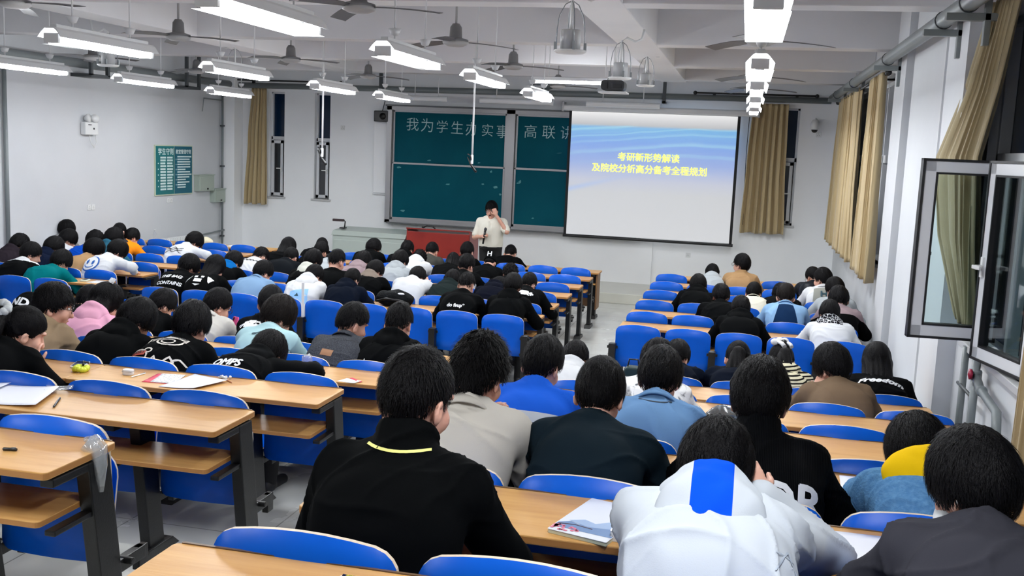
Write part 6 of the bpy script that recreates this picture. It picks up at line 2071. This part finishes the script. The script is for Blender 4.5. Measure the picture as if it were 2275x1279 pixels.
    P('right', 'R', 2, -0.479, th=36.0, s=1.00, hs=0.94, label='person in white jacket covered in grey brush lettering', top='graffiti',hair='mop',nk=14,h=.011,collar='shirt',deco='bigs',w=1.08,rz=-.1,hy=10),
    P('right', 'R', 0, -0.445, th=50.4, s=1.00, hs=1.11, label='person in navy jacket with white earphones behind the lettered jacket', top='navyblk',hair='short',nk=16,hy=14),
    P('right', 'R', 0, 0.039, th=46.2, s=1.00, hs=1.13, label='person in navy jacket with low black ponytail', top='navyblk',hair='pony',hx_=.24,nk=16,sw=.16,collar='crew'),
    P('right', 'R', 0, 0.372, th=41.0, s=1.00, hs=1.13, label='person in cream and black striped hoodie with white hair bow', top='stripe',hood=True,hair='pony',hx_=.05,nk=28,sw=.16,hy=-10,deco='bow'),
    P('right', 'R', 1, 0.726, th=38.8, s=1.00, hs=1.13, label='person in brown sweater leaning head on left hand', top='brown',hair='mop',hy=-28,nk=12,h=.010,arms=('desk','cheekside'),rz=.15,hr=-.12),
    P('right', 'R', 0, 1.069, th=38.2, s=1.00, hs=1.07, label='long-haired person in black shirt reading Freedom', top='black',hair='long',hx_=.30,nk=8,hs_=1.05,sw=.165,deco='freedom'),
    P('right', 'R', 4, 0.104, th=25.8, s=1.00, hs=1.03, label='person in ribbed black jacket with large white letters DR', top='ribblack',hair='fluffy',nk=16,h=.0085,collar='stand',colh=5,w=1.14,hy=6,deco='dr',specs=1),
    P('right', 'R', 5, -0.027, th=41.0, s=1.00, hs=1.01, label='person in white jacket with blue striped hood, head bowed on hand', top='whiteblue',hood=True,hoods=1.15,hoodmat='whitecloth',hair='mop',nk=30,h=.008,hy=8,deco='nn',w=1.12,fold=.008,crease=.012,arms=('head','fold'),hoodstripe=(.052,'stripeblue')),
    P('right', 'R', 4, 0.694, th=49.6, s=1.00, hs=1.09, label='person in denim jacket with yellow hood down', top='denim2',hood=True,hoods=1.3,hoodmat='yellow',hair='bowl',nk=22,h=.0085,hy=-14,fold=.008,crease=.010),
    P('right', 'R', 5, 0.634, th=40.6, s=1.00, hs=1.03, label='person in dark grey T-shirt wearing a white face mask strap', top='greytee',hair='bowl',nk=16,h=.008,hy=-36,hp=26,collar='crew',deco='mask',sleeve=.4,w=1.08),

table()
build_benches()
for d in PEOPLE:
    J = sit_joints(d); J['floor'] = -.45
    d.setdefault('pants', MATS['blue_jeans'] if d['seed'] % 3 == 0 else MATS['black_trousers'])
    if d['seed'] % 4 == 1: d['shoe'] = M_SHOEW
    figure(d, J)
    deco(d)

# ---------------------------------------------------------------- the lecturer, standing in front of the podium and facing the rows
L = dict(label='lecturer in white short-sleeved shirt and black trousers, standing with a microphone, hand at his glasses', loc=(-4.18, 16.75, 0), rz=PI, top=cloth('lecturer_shirt', (226, 224, 212)), topname='shirt', hair='short', h=.0105,
         hs=1.12, w=1.08, deep=1.18, g=.020, collar='shirt', sleeve=.40, tuck=1, hem=.925, seed=77, specs=1, face=1, fold=.006, curl=.9)
J = {}
J['P'] = V3(0, 0, .93); J['N'] = V3(0, .0, 1.40); J['C'] = V3(0, .03, 1.16); J['u'] = V3(0, 0, 1)
J['H'] = V3(.0, .035, 1.545); J['Hf'] = head_frame(.18, .12, .08)
J['S'] = [V3(.19, 0, 1.335), V3(-.19, 0, 1.335)]
J['E'] = [V3(.285, .03, 1.07), V3(-.30, .13, 1.20)]
J['W'] = [V3(.115, .21, 1.10), V3(-.115, .17, 1.475)]
J['hand'] = [unit(V3(-.75, .35, .45)), unit(V3(.35, .05, .9))]
L['palm'] = (V3(-.5, -.2, -.6), V3(.4, -.9, 0))
J['hip'] = [V3(.1, 0, .9), V3(-.1, 0, .9)]; J['K'] = [V3(.115, .02, .49), V3(-.115, .02, .49)]; J['A'] = [V3(.12, -.02, .085), V3(-.12, -.02, .085)]
J['toe'] = [V3(.14, .15, .03), V3(-.14, .15, .03)]; J['floor'] = 0
figure(L, J)
tp = L['_top']
b = MB()
for s_ in (1, -1):                       # open collar points, button strip
    b.prism([(0, 0), (.062 * s_, .012), (.03 * s_, -.062), (.006 * s_, -.03)][::s_], 0, .006, (Vector((0, .118, 1.395)), Vector((1, -.25 * s_, 0)), Vector((0, -.35, .94)), Vector((0, 1, .2))))
b.build('collar_point', L['top'], tp, bevel=.002)
wrapm = MB().prism(rrect(.026, .30, .004, 2), 0, .004, (Vector((0, .170, 1.22)), Vector((1, 0, 0)), Vector((0, .06, 1)).normalized(), Vector((0, 1, -.06)).normalized()))
wrapm.build('button_strip', L['top'], tp, bevel=.001)
b = MB().tube([(-.018, .0975, -.060), (-.006, .105, -.056), (.006, .105, -.056), (.018, .0975, -.060)], [.003, .005, .005, .003], 6)
local_head('moustache', b, M_HAIR, J, L['hs'], L['_root'])
b = MB().lathe([(.186, .895), (.188, .9), (.188, .93), (.186, .935)], (0, 0, 0), 28); b.v = [(x * 1.05, y * .88, z) for x, y, z in b.v]
b.build('belt', M_BLACKPL, L['_root'])
c_ = Vector((-4.18 - .055, 16.75 - .255, 1.13))
t = thing('handheld_microphone', 'black handheld microphone held upright by the lecturer', 'microphone', c_)
tilt = Matrix.Rotation(.14, 3, 'Y')
MB().lathe([(.0, -.15), (.016, -.15), (.019, .0), (.021, .07), (.0, .07)], (0, 0, 0), 16, rot=tilt).build('handle', M_BLACKPL, t)
MB().ball(tilt @ Vector((0, 0, .10)), (.026, .026, .034), 14, 10).build('grille', mat('mic_grille', (60, 62, 66), .5, .6), t)

# ================================================================ belongings lying on the desks
M_PAPER = mat('white_paper', (226, 228, 236), .7)
M_PAPER2 = mat('printed_paper', (214, 214, 214), .7, var=(90, (150, 152, 156), .55, .6))
M_PLASTIC = glass_mat('clear_film', (244, 246, 248), .15)
_nt = M_PLASTIC.node_tree
_d = _nt.nodes.new('ShaderNodeBsdfDiffuse'); _d.inputs[0].default_value = (.8, .82, .84, 1)
_m = _nt.nodes.new('ShaderNodeMixShader'); _m.inputs[0].default_value = .16
_o = [n for n in _nt.nodes if n.type == 'OUTPUT_MATERIAL'][0]; _s = _o.inputs[0].links[0].from_socket
_nt.links.new(_s, _m.inputs[1]); _nt.links.new(_d.outputs[0], _m.inputs[2]); _nt.links.new(_m.outputs[0], _o.inputs[0])
M_REDCARD = mat('red_card', (206, 40, 66), .5)
M_INKBLK = mat('pen_black', (16, 17, 19), .35)


def sheet(label, corners, z, m, cat='paper', curl=.0, th=.0012, name='paper_sheet', n=8, lines=None, group=None):
    """a paper lying on a desk; corners = four (x, y) in order, curl lifts the last edge"""
    c = Vector((sum(q[0] for q in corners) / 4, sum(q[1] for q in corners) / 4, z))
    a, b, d, e = [Vector((q[0], q[1], 0)) for q in corners]
    V = []; F = []
    for i in range(n + 1):
        for k in range(n + 1):
            u, v = i / n, k / n
            p = (a * (1 - u) + b * u) * (1 - v) + (e * (1 - u) + d * u) * v
            p.z = z + th / 2 + curl * (u ** 3 * .8 + .25 * (1 - v) ** 4) + .0006
            V.append(p - c)
    for i in range(n):
        for k in range(n):
            q = i * (n + 1) + k; F.append((q, q + n + 1, q + n + 2, q + 1))
    o = MB().add(V, F, 0, True).build(name, m)
    md = o.modifiers.new('thickness', 'SOLIDIFY'); md.thickness = th
    o.location = c
    return tag(o, label, cat, group)


def pen(label, p0, p1, z, m=None, r=.005, group=None):
    p0 = Vector((p0[0], p0[1], z + r)); p1 = Vector((p1[0], p1[1], z + r)); t = thing('pen', label, 'pen', p0, group=group)
    d = p1 - p0
    MB().tube([(0, 0, 0), d * .08, d * .1, d * .9, d], [.001, r * .8, r, r, r * .8], 10).build('barrel', m or M_INKBLK, t)
    MB().tube([d * .62 + Vector((0, 0, r)), d * .95 + Vector((0, 0, r + .001))], .0014, 6).build('pen_clip', M_STEEL, t)
    return t


def on(part, j):
    return R_Z[j] if part == 'R' else .745


# third stepped desk between the aisles
sheet('white worksheet with curled edge on the desk in front of the ponytailed person', [(-3.50, 4.12), (-3.14, 4.14), (-3.03, 3.83), (-3.42, 3.80)], R_Z[3], M_PAPER, curl=.02)
sheet('second white worksheet lying under the curled one, nearest the photo\'s left edge', [(-3.66, 4.10), (-3.40, 4.13), (-3.36, 3.80), (-3.66, 3.79)], R_Z[3] + .004, M_PAPER, curl=.012)
sheet('crumpled clear plastic sleeve beside the curled worksheet', [(-3.22, 4.15), (-3.07, 4.15), (-3.04, 4.10), (-3.18, 4.08)], R_Z[3] + .012, M_PLASTIC, 'plastic sleeve', .02, name='plastic_sleeve')
pen('black pen on the bare desk near the curled worksheet', (-2.962, 3.86), (-3.04, 4.01), R_Z[3])
# second stepped desk
t = thing('phone', 'white phone lying face up beside the yellow putty ring', 'phone', (-3.77, 5.16, R_Z[2] + .006), .35)
MB().prism(rrect(.08, .15, .014, 4), -.005, .005).build('body', M_WHITEPL, t, bevel=.003)
MB().prism(rrect(.068, .125, .006, 3), .0052, .0062).build('screen', M_BLACKPL, t)
t = thing('putty_ring', 'yellow-green squeezy ring next to the white phone', 'toy', (-3.67, 5.03, R_Z[2] + .018))
b = MB(); r = random.Random(4)
for i in range(14):
    a = 2 * PI * i / 14; b.ball((.034 * math.cos(a), .034 * math.sin(a), .004 * math.sin(3 * a)), .017, 10, 7)
b.build('ring', mat('lime_putty', (206, 216, 60), .35), t)
MB().tube([(0, .02, .015), (-.02, .05, .03), (.01, .06, .02)], .006, 8).build('cord', M_BLACKPL, t)
t = thing('earbud_case', 'small white earbud case standing on the desk', 'case', (-3.383, 5.06, R_Z[2]))
MB().prism(rrect(.062, .042, .016, 5), 0, .034).build('shell', M_WHITEPL, t, bevel=.007)
MB().box((0, 0, .022), (.063, .043, .0012)).build('lid_seam', M_STEEL, t)
pen('thin pale pen right of the earbud case', (-3.327, 5.0), (-3.31, 5.12), R_Z[2], M_WHITEPL, .004)
sheet('red card under the printed notepad', [(-3.25, 5.15), (-3.10, 5.17), (-3.05, 4.95), (-3.22, 4.94)], R_Z[2], M_REDCARD, 'card', name='card')
sheet('printed notepad page on the red card', [(-3.22, 5.15), (-3.08, 5.17), (-3.03, 4.96), (-3.17, 4.945)], R_Z[2] + .003, M_PAPER2, 'notepad', name='notepad')
sheet('big white exam sheet in the middle of the second stepped desk', [(-3.04, 5.20), (-2.78, 5.11), (-2.86, 4.88), (-3.07, 4.87)], R_Z[2] + .002, M_PAPER, curl=.012)
pen('brown pencil beside the big white exam sheet', (-2.75, 5.10), (-2.88, 5.2), R_Z[2], mat('pencil_brown', (150, 90, 56), .5), .004)
t = thing('earphones', 'tangled white earphones at the big sheet\'s corner', 'earphones', (-2.84, 5.18, R_Z[2] + .006))
r = random.Random(9)
MB().tube([(r.uniform(-.04, .04), r.uniform(-.03, .03), r.uniform(0, .012)) for _ in range(16)], .003, 6).build('cable', M_WHITEPL, t)
for dx in (-.02, .03): MB().ball((dx, .01, .006), .009, 8, 6).build('bud', M_WHITEPL, t)
t = thing('tissue_packet', 'clear-topped tissue packet by the windbreaker sleeve', 'tissues', (-2.80, 6.2, R_Z[1] + .002), .3)
MB().prism(rrect(.12, .07, .02, 4), 0, .025).build('pack', M_PAPER, t, bevel=.008)
sh = MB().tube([(0, 0, .02), (.01, .01, .06), (.03, .02, .085)], [.03, .04, .012], 9); sh.build('wrapper', M_PLASTIC, t)
sheet('folded white sheet alone near the desk end', [(-2.43, 6.02), (-2.31, 5.97), (-2.33, 5.90), (-2.46, 5.93)], R_Z[1], M_PAPER, curl=.006)
sheet('red-edged card under the folded white sheet', [(-2.40, 6.04), (-2.30, 5.96), (-2.31, 5.94), (-2.41, 6.02)], R_Z[1] + .003, M_REDCARD, 'card', name='card')
# nearest desk between the aisles
pen('short black pen on the nearest desk of the middle block', (-2.41, 2.875), (-2.36, 2.885), R_Z[4], None, .006)
t = thing('plastic_bag', 'crumpled clear plastic bag hooked over the desk corner', 'plastic bag', (-2.155, 3.0, R_Z[4]))
r = random.Random(1)
b = MB()
for k in range(3):
    b.tube([(0, .02 - .02 * k, .02), (.035, -.01 * k, .01 - .01 * k), (.05, -.02, -.05), (.045 + .02 * r.random(), -.03, -.10 - .02 * k)], [.028, .026, .024, .008], 9)
b.build('film', M_PLASTIC, t)
MB().lathe([(.022, 0), (.024, .004), (.022, .012), (.018, .012), (.018, .0)], (-.015, .02, .02), 16).build('bag_ring', M_PLASTIC, t)
# right-hand stepped desks
t = thing('magazine', 'magazine with blue mountains and pink blossom on its cover', 'magazine', (-.355, 2.885, R_Z[4]), -.28)
MB().prism(rrect(.185, .31, .004, 2), 0, .012).build('pages', mat('page_edges', (206, 210, 186), .7), t, bevel=.002)
cv = MB().prism(rrect(.187, .312, .004, 2), .012, .0135).build('cover', mat('magazine_cover', (216, 220, 228), .35), t)
b = MB()
b.add([(-.09, -.09, .014), (-.06, -.065, .014), (-.03, -.075, .014), (.0, -.05, .014), (.04, -.03, .014), (.09, -.05, .014), (.092, -.12, .014), (-.09, -.125, .014)], [tuple(range(8))])
b.build('mountain_print', mat('mountain_blue', (104, 132, 172), .4), cv)
b = MB().add([(-.07, -.06, .0143), (-.03, -.03, .0143), (.01, -.045, .0143), (.04, -.01, .0143), (.08, -.03, .0143), (.09, -.05, .0143), (.04, -.07, .0143), (.0, -.08, .0143)], [tuple(range(8))]); b.build('mountain_print', mat('mountain_pale', (150, 172, 204), .4), cv)
b = MB(); r = random.Random(6)
for _ in range(26):
    x, y = r.uniform(-.09, -.01), r.uniform(-.145, -.105)
    b.add([(x + .008 * math.cos(a) * r.uniform(.5, 1), y + .006 * math.sin(a), .0146) for a in np.linspace(0, 2 * PI, 7)[:-1]], [tuple(range(6))])
for _ in range(14):
    x, y = r.uniform(.0, .09), r.uniform(.11, .15)
    b.add([(x + .007 * math.cos(a), y + .005 * math.sin(a), .0146) for a in np.linspace(0, 2 * PI, 7)[:-1]], [tuple(range(6))])
b.build('blossom_print', mat('blossom_pink', (214, 112, 138), .4), cv)
b = MB().tube([(-.085, -.10, .0147), (-.04, -.085, .0147), (.02, -.09, .0147)], .0012, 5); b.build('branch_print', mat('branch_brown', (90, 60, 60), .5), cv)
t = thing('book', 'white paper-covered book half under the magazine\'s right edge', 'book', (-.235, 2.90, R_Z[4]), -.1)
MB().prism(rrect(.11, .30, .004, 2), 0, .03).build('pages', M_PAPER2, t, bevel=.002)
MB().prism(rrect(.112, .302, .004, 2), .03, .032).build('cover', M_PAPER, t, bevel=.001)
sheet('large white sheets between the bowed white jacket and the grey T-shirt', [(.33, 3.06), (.55, 3.06), (.50, 2.74), (.34, 2.73)], R_Z[4], M_PAPER)
sheet('open white pages in front of the yellow hood', [(.45, 4.12), (.68, 4.13), (.66, 3.93), (.44, 3.90)], R_Z[3], M_PAPER, curl=.01)
sheet('stack of papers at photo\'s right edge beside the masked person', [(.87, 3.07), (1.08, 3.06), (1.06, 2.80), (.86, 2.82)], R_Z[4], M_PAPER2, th=.02, name='paper_stack')
sheet('paper lying under the off-white jacket\'s elbow', [(-.86, 4.08), (-.70, 4.03), (-.70, 3.86), (-.86, 3.90)], R_Z[3], M_PAPER)
t = thing('sachet', 'tiny white and dark sachet on the desk by the bowed head', 'sachet', (-.19, 4.0, R_Z[3]), -.2)
MB().box((0, 0, .003), (.05, .04, .005)).build('foil', M_PAPER, t, bevel=.002)
MB().box((-.008, 0, .006), (.02, .025, .001)).build('printed_mark', M_BLACKPL, t)
t = thing('sticker', 'torn black sticker with yellow characters on the nearest desk', 'sticker', (-.765, 1.985, R_Z[5] + .0006), -.05)
b = MB().add([(-.045, .018, .0006), (.048, .015, .0006), (.04, -.004, .0006), (.022, -.012, .0006), (.008, -.006, .0006), (-.006, -.018, .0006), (-.022, -.008, .0006), (-.04, -.004, .0006)], [tuple(range(8))])
b.build('black_print', M_BLACKPL, t)
b = MB().add([(-.05, -.002, .0003), (-.03, -.01, .0003), (-.006, -.022, .0003), (.012, -.014, .0003), (.03, -.026, .0003), (.05, -.012, .0003), (.05, .005, .0003), (-.045, .01, .0003)], [tuple(range(8))]); b.build('torn_backing', M_PAPER, t)
place_text('sticker_lettering', '超低价电', .018, mat('sticker_yellow', (228, 212, 60), .5), t, (.0, .0085, .0012), (1, 0, 0), (0, 1, 0))
t = thing('bag', 'dark green bag standing at the desk left of the blue-shirted person', 'bag', (-.68, 7.02, R_Z[0]))
MB().prism(rrect(.12, .18, .03, 4), -.05, .05, (Vector((0, 0, .09)), Vector((1, 0, 0)), Vector((0, 0, 1)), Vector((0, -1, 0)))).build('body', mat('dark_green_bag', (18, 44, 42), .5), t, bevel=.012)
MB().tube([(-.04, 0, .18), (-.03, 0, .23), (.03, 0, .23), (.04, 0, .18)], .006, 8).build('handle', M_BLACKPL, t)
t = thing('bag', 'half-transparent grey bag on the desk behind the lettered white jacket', 'bag', (.0, 5.36 - .2, R_Z[2]))
b = MB(); r = random.Random(8)
b.ball((0, 0, .06), (.13, .08, .07), 20, 12)
b.v = [(x, y, max(.002, z + .012 * math.sin(x * 40) * math.sin(y * 50 + x * 20))) for x, y, z in b.v]
b.build('body', mat('grey_clear_plastic', (66, 74, 80), .18, alpha=.8, var=(30, (120, 128, 134), .5, .7)), t)
MB().box((.01, -.01, .125), (.12, .03, .012)).build('zip', M_PAPER, t, bevel=.004)
t = thing('backpack', 'black backpack lying on the desk between the white sweater and last seat row', 'backpack', (-3.86, 10.98, .745))
b = MB(); b.ball((0, 0, .085), (.23, .15, .10), 28, 16)
b.v = [(x, y, max(.0, z + .014 * math.sin(x * 28 + 2 * y * 10) * math.cos(y * 24))) for x, y, z in b.v]
b.build('body', cloth('backpack', (14, 16, 18), .6, (40, .5)), t)
MB().tube([(-.18, -.11, .06), (-.05, -.15, .10), (.1, -.14, .09), (.2, -.1, .05)], .014, 8).build('strap', M_BLACKPL, t)
MB().ball((.1, -.08, .155), (.045, .02, .014), 10, 6).build('tag', M_PAPER, t)
t = thing('white_strap', 'white lettered strap hanging between two seat backs of the last row', 'strap', (-4.655, 10.21, .66))
MB().box((0, 0, .19), (.032, .004, .40)).build('band', M_PAPER, t)
# left block
t = thing('phone', 'dark phone in a pale case on the desk behind the smiling-disc jacket', 'phone', (-7.93, 10.98, .745), .3)
MB().prism(rrect(.09, .15, .02, 4), 0, .02).build('body', mat('pale_case', (196, 206, 190), .4), t, bevel=.006)
MB().prism(rrect(.05, .10, .01, 3), .02, .022).build('screen', M_BLACKPL, t)
sheet('grey sheet on the desk end beside the dark phone', [(-7.85, 11.1), (-7.70, 11.1), (-7.70, 10.88), (-7.85, 10.88)], .745, M_PAPER2)
t = thing('water_bottle', 'clear water bottle standing on the front desk of the left block', 'bottle', (-9.95, 15.7, .745))
MB().lathe([(.0, 0), (.03, 0), (.032, .02), (.03, .12), (.013, .17), (.013, .185)], (0, 0, 0), 16).build('bottle', M_PLASTIC, t)
MB().lathe([(.0, .185), (.015, .185), (.015, .2), (.0, .2)], (0, 0, 0), 12).build('cap', M_WHITEPL, t)
t = thing('bag', 'cream bag on the front desk beside the white wave-print hoodie', 'bag', (-8.95, 15.6, .745))
b = MB().ball((0, 0, .06), (.17, .11, .075), 20, 12); b.v = [(x, y, max(0, z + .012 * math.sin(x * 30) * math.cos(y * 26))) for x, y, z in b.v]
b.build('body', mat('cream_bag', (214, 206, 178), .7), t)
sheet('red-topped papers on the front desk of the left block', [(-8.55, 15.82), (-8.2, 15.80), (-8.2, 15.6), (-8.55, 15.62)], .745, M_PAPER, th=.012)
# pink phone in the hands of the grey-jacketed person
t = thing('phone', 'bright pink phone held up by the pale grey jacket', 'phone', (-4.33, 8.06, .955), -.5)
MB().prism(rrect(.08, .155, .014, 4), -.005, .005, (Vector(), Vector((1, 0, 0)), Vector((0, .35, .94)), Vector((0, -.94, .35)))).build('case', mat('pink_case', (232, 96, 166), .45), t, bevel=.003)
MB().prism(rrect(.018, .03, .006, 3), .005, .008, (Vector((-.02, .018, .05)), Vector((1, 0, 0)), Vector((0, .35, .94)), Vector((0, -.94, .35)))).build('lens', M_BLACKPL, t)
